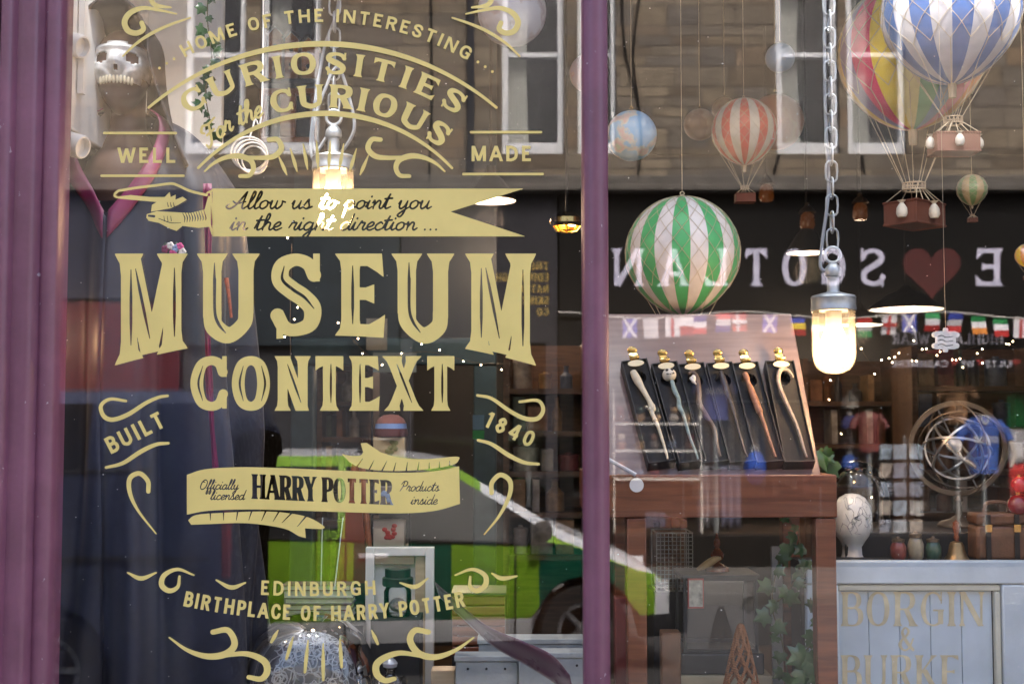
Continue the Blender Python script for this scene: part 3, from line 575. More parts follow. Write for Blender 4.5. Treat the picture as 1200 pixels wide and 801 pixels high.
# ================================================================== setting: street, room behind the window, houses opposite
def stone_mat(name, cols, mortar, s=1.0):
    m = bpy.data.materials.new(name); m.use_nodes = True; n = m.node_tree; b = n.nodes['Principled BSDF']; b.inputs['Roughness'].default_value = .85
    tc = n.nodes.new('ShaderNodeTexCoord'); sp = n.nodes.new('ShaderNodeSeparateXYZ'); cb = n.nodes.new('ShaderNodeCombineXYZ')
    n.links.new(tc.outputs['Object'], sp.inputs[0]); n.links.new(sp.outputs[0], cb.inputs[0]); n.links.new(sp.outputs[2], cb.inputs[1])
    ws = n.nodes.new('ShaderNodeTexNoise'); ws.inputs['Scale'].default_value = 2.2; n.links.new(cb.outputs[0], ws.inputs['Vector'])
    wm = n.nodes.new('ShaderNodeMix'); wm.data_type = 'VECTOR'; wm.inputs[0].default_value = 0.03; n.links.new(cb.outputs[0], wm.inputs[4]); n.links.new(ws.outputs['Color'], wm.inputs[5])
    br = []
    for (bw, rh, off, sq, fq) in ((.62 * s, .235 * s, .37, .62, 2), (.40 * s, .1175 * s, .43, 1.5, 3)):
        t = n.nodes.new('ShaderNodeTexBrick'); t.offset = off; t.squash = sq; t.squash_frequency = fq; t.offset_frequency = 2
        t.inputs['Scale'].default_value = 1; t.inputs['Brick Width'].default_value = bw; t.inputs['Row Height'].default_value = rh
        t.inputs['Mortar Size'].default_value = .012; t.inputs['Mortar Smooth'].default_value = .3; t.inputs['Bias'].default_value = 0
        t.inputs['Color1'].default_value = (0, 0, 0, 1); t.inputs['Color2'].default_value = (1, 1, 1, 1); t.inputs['Mortar'].default_value = (.5, .5, .5, 1)
        n.links.new(wm.outputs[1], t.inputs['Vector']); br.append(t)
    # where the coursing is small: whole bricks of a coarse grid
    t3 = n.nodes.new('ShaderNodeTexBrick'); t3.offset = .3; t3.inputs['Scale'].default_value = 1; t3.inputs['Brick Width'].default_value = 1.24 * s; t3.inputs['Row Height'].default_value = .235 * s
    t3.inputs['Mortar Size'].default_value = 0; t3.inputs['Color1'].default_value = (0, 0, 0, 1); t3.inputs['Color2'].default_value = (1, 1, 1, 1); n.links.new(wm.outputs[1], t3.inputs['Vector'])
    gt = n.nodes.new('ShaderNodeMath'); gt.operation = 'GREATER_THAN'; gt.inputs[1].default_value = .58; n.links.new(t3.outputs['Color'], gt.inputs[0])
    def mix(i, o):
        x = n.nodes.new('ShaderNodeMix'); x.data_type = 'RGBA'; n.links.new(gt.outputs[0], x.inputs[0]); n.links.new(br[0].outputs[o], x.inputs[6]); n.links.new(br[1].outputs[o], x.inputs[7]); return x.outputs[2]
    rp = n.nodes.new('ShaderNodeValToRGB'); e = rp.color_ramp.elements
    e[0].color = cols[0] + (1,); e[1].color = cols[-1] + (1,)
    for i, c in enumerate(cols[1:-1]): q = e.new((i + 1) / (len(cols) - 1)); q.color = c + (1,)
    n.links.new(mix(0, 'Color'), rp.inputs[0])
    nz = n.nodes.new('ShaderNodeTexNoise'); nz.inputs['Scale'].default_value = 5; nz.inputs['Detail'].default_value = 8; n.links.new(tc.outputs['Object'], nz.inputs['Vector'])
    mu = n.nodes.new('ShaderNodeMix'); mu.data_type = 'RGBA'; mu.blend_type = 'MULTIPLY'; mu.inputs[0].default_value = .75; n.links.new(rp.outputs[0], mu.inputs[6])
    r2 = n.nodes.new('ShaderNodeValToRGB'); r2.color_ramp.elements[0].position = .3; r2.color_ramp.elements[0].color = (.5, .5, .52, 1); r2.color_ramp.elements[1].position = .7; r2.color_ramp.elements[1].color = (1, 1, 1, 1)
    n.links.new(nz.outputs['Fac'], r2.inputs[0]); n.links.new(r2.outputs[0], mu.inputs[7])
    mo = n.nodes.new('ShaderNodeMix'); mo.data_type = 'RGBA'; n.links.new(mix(0, 'Fac'), mo.inputs[0]); n.links.new(mu.outputs[2], mo.inputs[6]); mo.inputs[7].default_value = mortar + (1,)
    n.links.new(mo.outputs[2], b.inputs['Base Color'])
    bp = n.nodes.new('ShaderNodeBump'); bp.inputs['Strength'].default_value = .6; bp.inputs['Distance'].default_value = .02; bp.invert = True
    n.links.new(mix(0, 'Fac'), bp.inputs['Height']); n.links.new(bp.outputs[0], b.inputs['Normal'])
    MATS[name] = m; return m
M_STONE = stone_mat('sandstone', [(.165, .13, .095), (.255, .205, .145), (.19, .165, .135), (.30, .245, .175), (.18, .16, .14), (.29, .21, .135)], (.12, .10, .08))
M_OWN = stone_mat('grey_stone', [(.24, .21, .17), (.3, .27, .22), (.2, .18, .15)], (.2, .19, .17))
M_DRESS = mat('dressed_stone', (.12, .11, .10), .85, var=.25, scale=6, bump=.2)
M_WHITEP = mat('white_paint', (.72, .74, .78), .45, var=.06)
M_BLACKP = mat('black_paint', (.007, .007, .0075), .6, var=.2)
M_SLATEP = mat('slate_paint', (.04, .04, .048), .6, var=.15)
for q_ in (M_BLACKP, M_SLATEP): q_.node_tree.nodes['Principled BSDF'].inputs['Specular IOR Level'].default_value = .12
M_ASPH = mat('asphalt', (.05, .05, .052), .9, var=.25, scale=40, bump=.5, bscale=400)
M_FLAG = mat('paving', (.20, .195, .185), .85, var=.2, scale=4, bump=.2)
M_DARKGL = mat('dark_window_glass', (.008, .009, .011), .06, var=.1)
DF = 12.0                                                # the houses opposite stand 12 m from the pane
kind(MB().bx(-45, 45, -9.8, -3.7, -.5, -.12).build('road', M_ASPH))
kind(MB().bx(-45, 45, -3.7, 0.05, -.5, 0).build('pavement', mat('pale_paving', (.34, .33, .31), .85, var=.2, scale=4, bump=.2), bevel=.02))
kind(MB().bx(-45, 45, -12.2, -9.8, -.5, 0).build('pavement', mat('dark_paving', (.09, .088, .085), .85, var=.3, scale=4, bump=.2), bevel=.02))
kind(MB().bx(-90, 90, -90, 90, -.9, -.55).build('ground', M_ASPH))

# the shop's own house
own = thing('shop_building', 'stone house the purple shop window is set into', 'building', (0, .3, 0))
mb = MB(); mb.bx(-7, xL - .3, -.02, .4, 0, 7.5).bx(xR + .14, 7, -.02, .4, 0, 7.5).bx(xL - .3, xR + .14, -.02, .4, 4.3, 7.5); mb.build('wall', M_OWN, own)
MB().bx(xL - .3, xR + .14, -.06, .05, 0, ZB - .1).build('stall_riser', M_PURPLE, own, bevel=.006)
MB().bx(xL - .36, xR + .2, -.1, .1, ZT + .12, 4.3).build('fascia', M_PURPLE, own, bevel=.01)
MB().bx(-7, 7, .4, 8, 7.2, 7.45).build('roof', M_SLATEP, own)
MB().bx(-7, -6.6, .4, 8, 0, 7.2).build('side_wall', M_OWN, own); MB().bx(6.6, 7, .4, 8, 0, 7.2).build('side_wall', M_OWN, own)
# room behind the window
M_INW = mat('charcoal_wall', (.006, .0065, .008), .7, var=.25, scale=3)
M_TEAL = mat('dark_teal_paint', (.010, .020, .030), .5, var=.2, scale=4)
M_FLOORW = wood('floor_boards', (.05, .03, .018), (.09, .055, .03), .5)
kind(MB().bx(-3.2, 4.2, .05, 6.6, -.2, .06).build('floor', M_FLOORW))
kind(MB().bx(-3.2, 4.2, .05, 6.6, 3.6, 3.7).build('ceiling', mat('dark_ceiling', (.012, .012, .014), .8)))
kind(MB().bx(-3.2, 4.2, 6.5, 6.6, .06, 3.6).build('wall_back', M_INW)); kind(MB().bx(-3.3, -3.2, .05, 6.6, .06, 3.6).build('wall_side', M_TEAL)); kind(MB().bx(4.2, 4.3, .05, 6.6, .06, 3.6).build('wall_side', M_INW))
bay = thing('display_platform', 'dark boarded display platform inside the shop window', 'platform', (.2, .6, .06))
MB().bx(xL - .2, xR + .1, .06, 1.25, .80, .86).build('top_board', M_FLOORW, bay, bevel=.004); MB().bx(xL - .2, xR + .1, 1.19, 1.23, .06, .80).build('front_board', M_TEAL, bay)

# stone house opposite
opp = thing('stone_building', 'sandstone house with white sash windows mirrored in the pane', 'building', (0, -DF - .2, 0))
ZS, ZTW = V(0, 180, DF).z, V(0, 180, DF).z + 2.05
wins = [V(a, 100, DF).x for ab in ((216, 287), (305, 375), (588, 661), (677, 722), (910, 983), (993, 1062)) for a in ab]
wins = [V(-150, 100, DF).x, V(-80, 100, DF).x] + wins + [V(1290, 100, DF).x, V(1362, 100, DF).x]
wins = [-22.5, -21.6, -20.8, -19.9, -14.5, -13.6, -12.8, -11.9] + wins + [12.2, 13.1, 13.9, 14.8, 19.4, 20.3, 21.1, 22.0]
wins = list(zip(wins[::2], wins[1::2]))
ZF = V(0, 207, DF).z
mb = MB(); rows = [(ZS, ZTW)]; zz = [ZF] + [q for r in rows for q in r] + [8.0]
for i in range(0, len(zz) - 1, 2): mb.bx(-26, 26, -DF - .45, -DF, zz[i], zz[i + 1])
for z0, z1 in rows:
    e = [-26] + [q for ab in wins for q in ab] + [26]
    for i in range(0, len(e), 2): mb.bx(e[i], e[i + 1], -DF - .45, -DF - .0, z0, z1)
mb.bx(-26, -10.92, -DF - .45, -DF, 0, ZF - .21).bx(V(1330, 300, DF).x + .02, 26, -DF - .45, -DF, 0, ZF - .21); mb.build('wall', M_STONE, opp)
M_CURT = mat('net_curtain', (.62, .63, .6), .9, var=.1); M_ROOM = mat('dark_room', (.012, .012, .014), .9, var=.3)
for r, (z0, z1) in enumerate(rows):
    for i, (a, b) in enumerate(wins):
        f = MB(); y0, y1 = -DF - .16, -DF - .06; fw = min(.075, (b - a) * .13); zm = (z0 + z1) / 2 if r else V(0, 62, DF).z
        f.bx(a, a + fw, y0, y1, z0, z1).bx(b - fw, b, y0, y1, z0, z1).bx(a + fw, b - fw, y0, y1, z0, z0 + .14).bx(a + fw, b - fw, y0, y1, z1 - .1, z1).bx(a + fw, b - fw, y0 - .02, y1 - .03, zm - .03, zm + .03)
        wn = f.build('window', M_WHITEP, opp, bevel=.006)
        MB().bx(a + fw, b - fw, y0 + .03, y0 + .035, z0 + .14, z1 - .1).build('pane', glass('sash_glass', .05) if 'sash_glass' not in MATS else MATS['sash_glass'], wn)
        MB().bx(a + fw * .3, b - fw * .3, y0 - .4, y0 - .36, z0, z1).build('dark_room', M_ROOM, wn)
        if i % 3 != 2 or r:                                      # a gathered curtain at one side
            cw = (b - a) * .34; s0 = a + fw + .01
            if i == 7: s0 = a + fw
            MB().sheet(lambda u, v: (s0 + cw * u * (1 - .12 * sin(v * 3)), y0 - .08 + .025 * sin(u * 42), z0 + .1 + (z1 - z0 - .15) * v), 40, 8).build('curtain', M_CURT, wn)
MB().bx(-26, 26, -DF - .3, -DF + .12, ZF - .12, ZF).bx(-26, 26, -DF - .3, -DF + .2, ZF - .2, ZF - .115).build('cornice', M_DRESS, opp, bevel=.02)
MB().bx(-26, 26, -DF - 5, -DF - .45, 7.8, 8.0).bx(-26, 26, -DF - 5.4, -DF - 5, 0, 8.0).build('roof', M_SLATEP, opp)
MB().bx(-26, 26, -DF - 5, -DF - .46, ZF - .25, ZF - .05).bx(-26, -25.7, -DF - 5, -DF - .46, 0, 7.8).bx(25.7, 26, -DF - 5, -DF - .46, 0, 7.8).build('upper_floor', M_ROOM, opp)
for pts in (((728, -20), (733, 60), (748, 118)), ((752, -20), (742, 60), (748, 118)), ((748, 118), (752, 170), (748, 205)), ((913, 180), (908, 205), (914, 236)), ((1010, 182), (1014, 205)), ((505, -20), (506, 120), (503, 205))): MB().tube(sp3([V(a, b, DF - .03) for a, b in pts], 6), .012, 5).build('wall_cable', M_BLACKP, opp)
MB().bx(V(548, 0, DF).x, V(556, 0, DF).x, -DF + .003, -DF + .07, ZF, 7.6).build('drain_pipe', M_SLATEP, opp, bevel=.01)
# souvenir shopfront
def fpt(u, v): return V(-u, v, DF - .03)
X0, X1 = V(655, 300, DF).x, V(1330, 300, DF).x
sf = thing('souvenir_shopfront', 'black souvenir shopfront with white lettering and red heart mirrored in the pane', 'shopfront', ((X0 + X1) / 2, -DF, 0))
zf0, zf1 = V(0, 437, DF).z, ZF - .2
MB().bx(X0, X1, -DF - .3, -DF + .02, V(0, 372, DF).z, zf1).build('fascia', M_BLACKP, sf, bevel=.01)
MB().bx(X0, X1, -DF - .3, -DF - .02, zf0, V(0, 374, DF).z).build('lower_board', M_BLACKP, sf)
M_LETW = mat('white_sign_letters', (.60, .60, .78), .4, var=.03); M_RED = mat('red_paint', (.20, .008, .010), .45, var=.1); M_LETG = mat('grey_sign_letters', (.42, .42, .5), .5, var=.05)
def sign(name, F, m, par, D, yb):
    return F.mesh(lambda u, v: V(-u, yb - v, D)).build(name, m, par)
F = Field(-1260, -5, -660, 50, .8)
for ch, a, b in (('W', 1196, 1252), ('E', 1139, 1179), ('S', 1003, 1043), ('C', 959, 996), ('O', 912, 950), ('T', 868, 905), ('L', 822, 857), ('A', 772, 808), ('N', 714, 758), ('D', 685, 712)): fit(F, ch, -b + 3, -a - 3, 0, 44, .16, .12, .10)
sign('lettering', F, M_LETW, sf, DF - .024, 335)
def heart(cx, cy, r): return [(cx + r * 16 * sin(t) ** 3 / 17, cy + r * (13 * cos(t) - 5 * cos(2 * t) - 2 * cos(3 * t) - cos(4 * t)) / 17) for t in np.linspace(0, 2 * pi, 60)[:-1]]
F = Field(-1140, -30, -1045, 70, .8); F.poly(heart(-1092, 22, 36)); sign('heart', F, mat('dark_heart_red', (.07, .004, .005), .6, var=.2), sf, DF - .024, 338)
F = Field(-1210, -4, -1030, 18, .5); text(F, 'HIGHLAND WEAR', -1176, 0, 13, T=.2, t=.12, sf=.05, tr=.12, width=130); sign('lettering', F, M_LETG, sf, DF + .012, 403)
F = Field(-1210, -4, -1030, 18, .5); text(F, 'KILTS', -1187, 0, 8, T=.2, t=.14, sf=.04, tr=.12, width=32); text(F, 'WE', -1142, 0, 8, T=.2, t=.14, sf=.04, tr=.12, width=17); text(F, 'CASHMERE', -1111, 0, 8, T=.2, t=.14, sf=.04, tr=.12, width=66); sign('lettering', F, M_LETG, sf, DF + .012, 430)
for hx_ in (-1191, -1119, -1149): F = Field(hx_ - 9, -6, hx_ + 9, 14, .5); F.poly(heart(hx_, 5, 5)); sign('small_heart', F, M_RED, sf, DF + .012, 429)
for a, b in ((X0, X0 + .16), (X1 - .16, X1), (V(700, 0, DF).x, V(715, 0, DF).x)): MB().bx(a, b, -DF - .25, -DF + .05, 0, zf0).build('pilaster', M_BLACKP, sf, bevel=.01)
MB().bx(X0, X1, -DF - .25, -DF + .02, 0, .35).build('stall_riser', M_BLACKP, sf, bevel=.01)
MB().bx(X0, X1, -DF - 2.4, -DF - 2.3, 0, zf0).build('back_wall', mat('shop_back', (.02, .017, .015), .8, var=.4, scale=2), sf)
MB().bx(X0, X1, -DF - 2.3, -DF - .25, .30, .36).build('display_floor', M_FLOORW, sf)
MB().bx(X0 + .1, X1 - .1, -DF - .12, -DF - .11, .35, zf0).build('glass_pane', MATS['sash_glass'], sf)
# skincare shopfront
X2 = V(470, 300, DF).x
sk = thing('skincare_shopfront', 'slate grey shopfront with small gold lettering mirrored beside the mullion', 'shopfront', ((X2 + X0) / 2, -DF, 0))
MB().bx(X2, X0 - .02, -DF - .3, -DF + .015, V(0, 402, DF).z, zf1).build('fascia', M_SLATEP, sk, bevel=.01)
M_GOLDP = mat('gold_paint', (.42, .30, .08), .4, var=.1)
F = Field(-650, -80, -560, 16, .5)
for k, (s_, w_) in enumerate((('THE', 22), ('EDINBURGH', 62), ('NATURAL', 48), ('SKINCARE', 52), ('CO', 14))): text(F, s_, -643, -k * 13.5, 9.5, T=.2, t=.14, sf=0, tr=.15, width=w_)
sign('lettering', F, M_GOLDP, sk, DF - .018, 316)
for a, b in ((X2, X2 + .14), (X0 - .16, X0 - .02)): MB().bx(a, b, -DF - .25, -DF + .03, 0, V(0, 402, DF).z).build('pilaster', M_SLATEP, sk, bevel=.01)
MB().bx(X2, X0 - .02, -DF - .26, -DF, 0, .5).build('stall_riser', M_SLATEP, sk, bevel=.01)
MB().bx(X2, X0 - .02, -DF - 1.4, -DF - 1.3, 0, V(0, 402, DF).z).build('back_wall', M_ROOM, sk)
MB().bx(X2 + .14, X0 - .16, -DF - .12, -DF - .11, .5, V(0, 402, DF).z).build('glass_pane', MATS['sash_glass'], sk)
# plain dark front and the red front
X3 = V(214, 300, DF).x
dk = thing('dark_blue_shopfront', 'plain dark blue shopfront mirrored behind the shop name', 'shopfront', ((X3 + X2) / 2, -DF, 0))
MB().bx(X3, X2 - .02, -DF - .3, -DF + .01, V(0, 405, DF).z, zf1).build('fascia', M_TEAL, dk, bevel=.01)
MB().bx(X3, X2 - .02, -DF - .4, -DF - .1, 0, V(0, 405, DF).z).build('shutter', mat('shutter_grey', (.03, .032, .04), .5, var=.2), dk)
rd = thing('red_shopfront', 'dark red shopfront mirrored above the parked van', 'shopfront', ((-9 + X3) / 2, -DF, 0))
MB().bx(-10.9, X3 - .02, -DF - .3, -DF + .012, V(0, 350, DF).z, zf1).build('fascia', mat('navy_fascia', (.02, .022, .04), .5), rd, bevel=.01)
MB().bx(-10.9, X3 - .02, -DF - .3, -DF - .03, 0, V(0, 352, DF).z).build('front_board', mat('dark_red_paint', (.10, .006, .009), .45, var=.2), rd, bevel=.01)
for k in range(5): MB().bx(X3 - .1 - k * 1.1, X3 - .02 - k * 1.1, -DF - .1, -DF + .02, 0, V(0, 352, DF).z - .01).build('pilaster', MATS['dark_red_paint'], rd, bevel=.01)

# ---- cars
M_CARW = mat('car_white', (.74, .76, .8), .25, var=.03, coat=.6); M_HIVIS = mat('hivis_yellow', (.19, .38, .016), .4, var=.04); M_AMBG = mat('ambulance_green', (.005, .085, .05), .3, var=.08, coat=.4)
M_CARGL = mat('car_glass', (.010, .012, .015), .04, var=.1); MATS['car_glass'].node_tree.nodes['Principled BSDF'].inputs['Specular IOR Level'].default_value = .03; M_RUB = mat('rubber', (.012, .012, .013), .8); M_ALLOY = mat('alloy', (.45, .46, .48), .3, .9, var=.1); M_NAVY = mat('navy_car_paint', (.034, .048, .105), .25, var=.04, coat=.6)
def ip(x, tab): return float(np.interp(x, [a for a, b in tab], [b for a, b in tab]))
def car(root, L_, top, waist, arches, arch_r, hw, mats, band_of, hi, glass_of, yaw, at, wheel_r, roofw=.45, seams=()):
    """Lofts a car body along x from its nose (x=0) back; band_of picks a paint slot and glass_of says where the glazing sits."""
    n = int(L_ / .055); xs = [L_ * i / n for i in range(n + 1)]; M = Matrix.Translation(at) @ Matrix.Rotation(yaw, 4, 'Z')
    sec = []
    for x in xs:
        zt = ip(x, top); zw = min(ip(x, waist), zt - .03); g = max(0, zt - zw - .03); taper = min(1, ip(x, [(0, .80), (.25, .93), (.7, 1), (L_ - .5, 1), (L_ - .1, .95), (L_, .88)]))
        zs = .26
        for a in arches:
            if abs(x - a) < arch_r: zs = max(zs, wheel_r + sqrt(arch_r ** 2 - (x - a) ** 2))
        h = hw * taper; wr = h * (.95 - roofw * min(.55, g))
        zs = min(zs, zw - .1)
        p = [(h * .93, zs), (h * .995, max(zs + .01, .42)), (h, max(zs + .02, .66)), (h * .985, zw), (wr + .02, max(zw + .01, zt - .09)), (wr - .05, max(zw + .02, zt - .02)), (wr * .5, zt + .012), (0, zt + .02)]
        sec.append([(x - L_ / 2, -y, z) for y, z in p] + [(x - L_ / 2, y, z) for y, z in p[-2::-1]])
    k = len(sec[0]); body, gl = MB(), MB()
    vs = [M @ Vector(p) for s_ in sec for p in s_]
    for i in range(n):
        for j in range(k - 1):
            b = j if j < 7 else k - 2 - j
            f = (i * k + j, i * k + j + 1, (i + 1) * k + j + 1, (i + 1) * k + j); x = (xs[i] + xs[i + 1]) / 2
            if glass_of(x, b): gl.add([vs[q] for q in f], [(0, 1, 2, 3)])
            else: body.f.append(f); body.mi.append(band_of(x, b))
    body.v = [tuple(v) for v in vs]
    for i in (0, n): body.f.append(tuple(range(i * k, i * k + k))); body.mi.append(len(mats) - 1 if i == 0 else 0)
    for i in (0, n): body.f.append(tuple(range(i * k, i * k + k))); body.mi.append(len(mats) - 1 if i == 0 else 0)
    body.build('body', mats, root, sharp=30); gl.build('window', M_CARGL, root, sharp=30)
    for sd_ in (1, -1):
        pk = lambda i, j: M @ Vector((sec[i][j][0], sd_ * (sec[i][j][1] - .003), sec[i][j][2]))
        for sx_ in seams: MB().tube([pk(int(sx_ / L_ * n), j) for j in range(5)], .006, 5).build('door_gap', M_RUB, root)
        MB().tube([pk(i, 3) for i in range(int(1.0 / L_ * n), int((L_ - .35) / L_ * n))], .011, 6).build('window_trim', M_RUB, root)
    for a in arches:
        for sy in (-1, 1):
            c = M @ Vector((a - L_ / 2, sy * (hw - .13), wheel_r)); ax = M.to_3x3() @ Vector((0, sy, 0))
            t = MB().lathe([(wheel_r * .62, -.09), (wheel_r * .95, -.1), (wheel_r, -.07), (wheel_r, .07), (wheel_r * .95, .1), (wheel_r * .62, .09)], c, 28, ax=ax).build('wheel', M_RUB, root)
            r = MB(); r.lathe([(0, .05), (wheel_r * .16, .06), (wheel_r * .2, .04)], c, 20, ax=ax); r.lathe([(wheel_r * .52, .08), (wheel_r * .62, .085), (wheel_r * .62, -.08)], c, 28, ax=ax)
            Mx = Vector((0, 0, 1)).rotation_difference(ax.normalized()).to_matrix()
            for q in range(5): d = Mx @ Vector((cos(q * 2 * pi / 5), sin(q * 2 * pi / 5), 0)); r.tube([c + ax * .05 + d * wheel_r * .1, c + ax * .07 + d * wheel_r * .58], .025, 6)
            r.build('rim', M_ALLOY, t)
    return M
amb = thing('ambulance_car', 'white estate ambulance car with yellow and green squares mirrored low in the pane', 'car', (V(806, 600, 6).x - 2.3, -6.95, -.12))
AL = 4.6
def a_band(x, b):
    if x < .16 and b < 2: return 3
    if b == 0 and x < .5: return 3
    if b == 3 and x > .95: return 1
    if b in (1, 2):
        if x < .25: return 0
        return 1 if int((x + .12) / .62) % 2 == 0 else 2
    if b in (4,) and x > 1.5: return 1
    if b == 3: return 1
    return 0
def a_glass(x, b):
    if b == 3: return 1.04 < x < 4.2 and not (2.42 < x < 2.52) and not (3.42 < x < 3.5)
    if b in (5, 6): return .98 < x < 1.66
    return False
Ma = car(amb, AL, [(0, .44), (.1, .58), (.35, .78), (.92, 1.02), (1.7, 1.49), (2.1, 1.55), (3.2, 1.55), (4.1, 1.46), (4.5, 1.02), (4.6, .9)], [(0, .8), (.35, .70), (.9, .92), (4.6, 1.04)], (.78, 3.55), .37, .92, [M_CARW, M_HIVIS, M_AMBG, M_RUB], a_band, 0, a_glass, R(180 - 7), Vector((V(806, 600, 6).x - 2.3, -6.95, -.12)), .32, seams=(1.28, 2.46, 3.46))
# the car's nose points to +x, so its visible flank faces the shop
mb = MB(); c = Ma @ Vector((-.1, 0, 1.62)); mb.box(c, (.3, 1.15, .10), (0, 0, R(-7))); mb.build('light_bar', mat('lightbar_black', (.015, .016, .02), .2), amb, bevel=.03)
for sy in (-1, 1):
    mb = MB(); mb.ball(Ma @ Vector((1.1 - AL / 2, sy * 1.02, 1.02)), .1, 14, 8, (.7, 1, .75)); mb.build('wing_mirror', M_RUB, amb)
    mb = MB(); mb.ball(Ma @ Vector((.14 - AL / 2, sy * .62, .50)), .12, 16, 10, (.8, 1.1, .55)); mb.build('headlight', M_ALLOY, amb)
    for xx in (1.5, 2.75): mb = MB(); mb.box(Ma @ Vector((xx + .75 - AL / 2, sy * .925, .86)), (.2, .02, .035), (0, 0, R(-7))); mb.build('door_handle', M_CARW, amb, bevel=.006)
mb = MB()
F = Field(-5, -5, 230, 30, .5); text(F, 'AMBULANCE', 0, 0, 20, T=.26, t=.2, sf=0, tr=.25, width=215)
F.mesh(lambda u, v: Ma @ Vector((.98 - AL / 2 + u * .0098, .925, .31 + v * .0085 - .02)), mb)
mb.build('lettering', M_AMBG, amb)
van = thing('panel_van', 'dark blue panel van mirrored behind the black robe', 'van', (V(268, 500, 4.7).x - 2.4, -5.65, -.12))
Mv = car(van, 4.8, [(0, .8), (.1, 1.0), (.5, 1.12), (.95, 1.2), (1.6, 1.84), (2.1, 1.96), (4.6, 1.97), (4.72, 1.9), (4.8, 1.7)], [(0, .9), (1, 1.42), (4.8, 1.5)], (.85, 3.75), .38, .95, [M_NAVY], lambda x, b: 0, 0,
    lambda x, b: (b == 3 and 1.3 < x < 4.0 and not 2.25 < x < 2.4) or (b in (5, 6) and 1.0 < x < 1.62), R(0), Vector((V(268, 500, 4.7).x - 2.4, -5.65, -.12)), .33, roofw=.16, seams=(1.25, 2.3, 4.1))
for sy in (-1, 1):
    mb = MB(); mb.box(Mv @ Vector((.2, sy * .955, .98)), (4.2, .02, .03)); mb.build('side_trim', M_RUB, van, bevel=.005)
    mb = MB(); mb.ball(Mv @ Vector((1.0 - 2.4, sy * 1.05, 1.2)), .11, 14, 8, (.6, .9, 1.2)); mb.build('wing_mirror', M_RUB, van)
    mb = MB(); mb.box(Mv @ Vector((2.37, sy * .8, 1.05)), (.06, .14, .4)); mb.build('tail_light', M_RED, van, bevel=.02)

# ================================================================== things in the window
M_ROPE = mat('cream_cord', (.55, .46, .32), .8, var=.15); M_WHITE = mat('off_white', (.72, .70, .66), .6, var=.06); M_BRASS = mat('brass', (.62, .42, .14), .22, 1.0, var=.12)
M_STEEL = mat('zinc', (.42, .45, .46), .45, .75, var=.2, scale=30); M_BLK = mat('black_card', (.012, .012, .013), .5, var=.2); M_IRON = mat('black_iron', (.02, .02, .022), .4, .6, var=.2)
M_REDWOOD = wood('red_wood', (.115, .032, .014), (.22, .072, .030), .35, (5, 70, 70)); M_PALEW = wood('pale_wood', (.38, .28, .17), (.50, .38, .24), .6); M_BOARDW = wood('mauve_board', (.16, .11, .105), (.235, .165, .15), .5, (3, 40, 40))
M_LEAF = mat('ivy_leaf', (.03, .085, .02), .3, var=.65, scale=9, coat=.4, bump=.2); M_STEM = mat('ivy_stem', (.11, .09, .04), .8, var=.2)
M_CLEAR = clear_glass('blown_glass', (.96, .97, .97)); M_FILM = glass('thin_acrylic', .06, (.97, .98, 1))
M_BAG = mat('sandbag_cloth', (.68, .64, .55), .85, var=.15, scale=60, bump=.4, bscale=300)
def weave_mat(name, c1, c2):
    m = bpy.data.materials.new(name); m.use_nodes = True; n = m.node_tree; b = n.nodes['Principled BSDF']; b.inputs['Roughness'].default_value = .65
    tc = n.nodes.new('ShaderNodeTexCoord'); w1 = n.nodes.new('ShaderNodeTexWave'); w1.bands_direction = 'Z'; w1.inputs['Scale'].default_value = 130; w1.inputs['Distortion'].default_value = 1.5
    w2 = n.nodes.new('ShaderNodeTexWave'); w2.bands_direction = 'DIAGONAL'; w2.inputs['Scale'].default_value = 90
    for x in (w1, w2): n.links.new(tc.outputs['Object'], x.inputs['Vector'])
    mu = n.nodes.new('ShaderNodeMath'); mu.operation = 'MULTIPLY'; n.links.new(w1.outputs['Fac'], mu.inputs[0]); n.links.new(w2.outputs['Fac'], mu.inputs[1])
    rp = n.nodes.new('ShaderNodeValToRGB'); rp.color_ramp.elements[0].color = c1 + (1,); rp.color_ramp.elements[1].color = c2 + (1,); rp.color_ramp.elements[1].position = .6
    n.links.new(mu.outputs[0], rp.inputs[0]); n.links.new(rp.outputs[0], b.inputs['Base Color'])
    bp = n.nodes.new('ShaderNodeBump'); bp.inputs['Strength'].default_value = .6; bp.inputs['Distance'].default_value = .002; n.links.new(mu.outputs[0], bp.inputs['Height']); n.links.new(bp.outputs[0], b.inputs['Normal'])
    return m
M_WICK = weave_mat('red_wicker', (.085, .022, .012), (.26, .085, .045)); M_WICKP = weave_mat('pink_wicker', (.16, .06, .04), (.40, .18, .12)); M_WICKO = weave_mat('orange_wicker', (.15, .05, .012), (.42, .17, .045))
def stripe(nm, c): return mat('silk_' + nm, c, .5, var=.10, scale=25, sheen=.2)
ZCEIL = 3.58
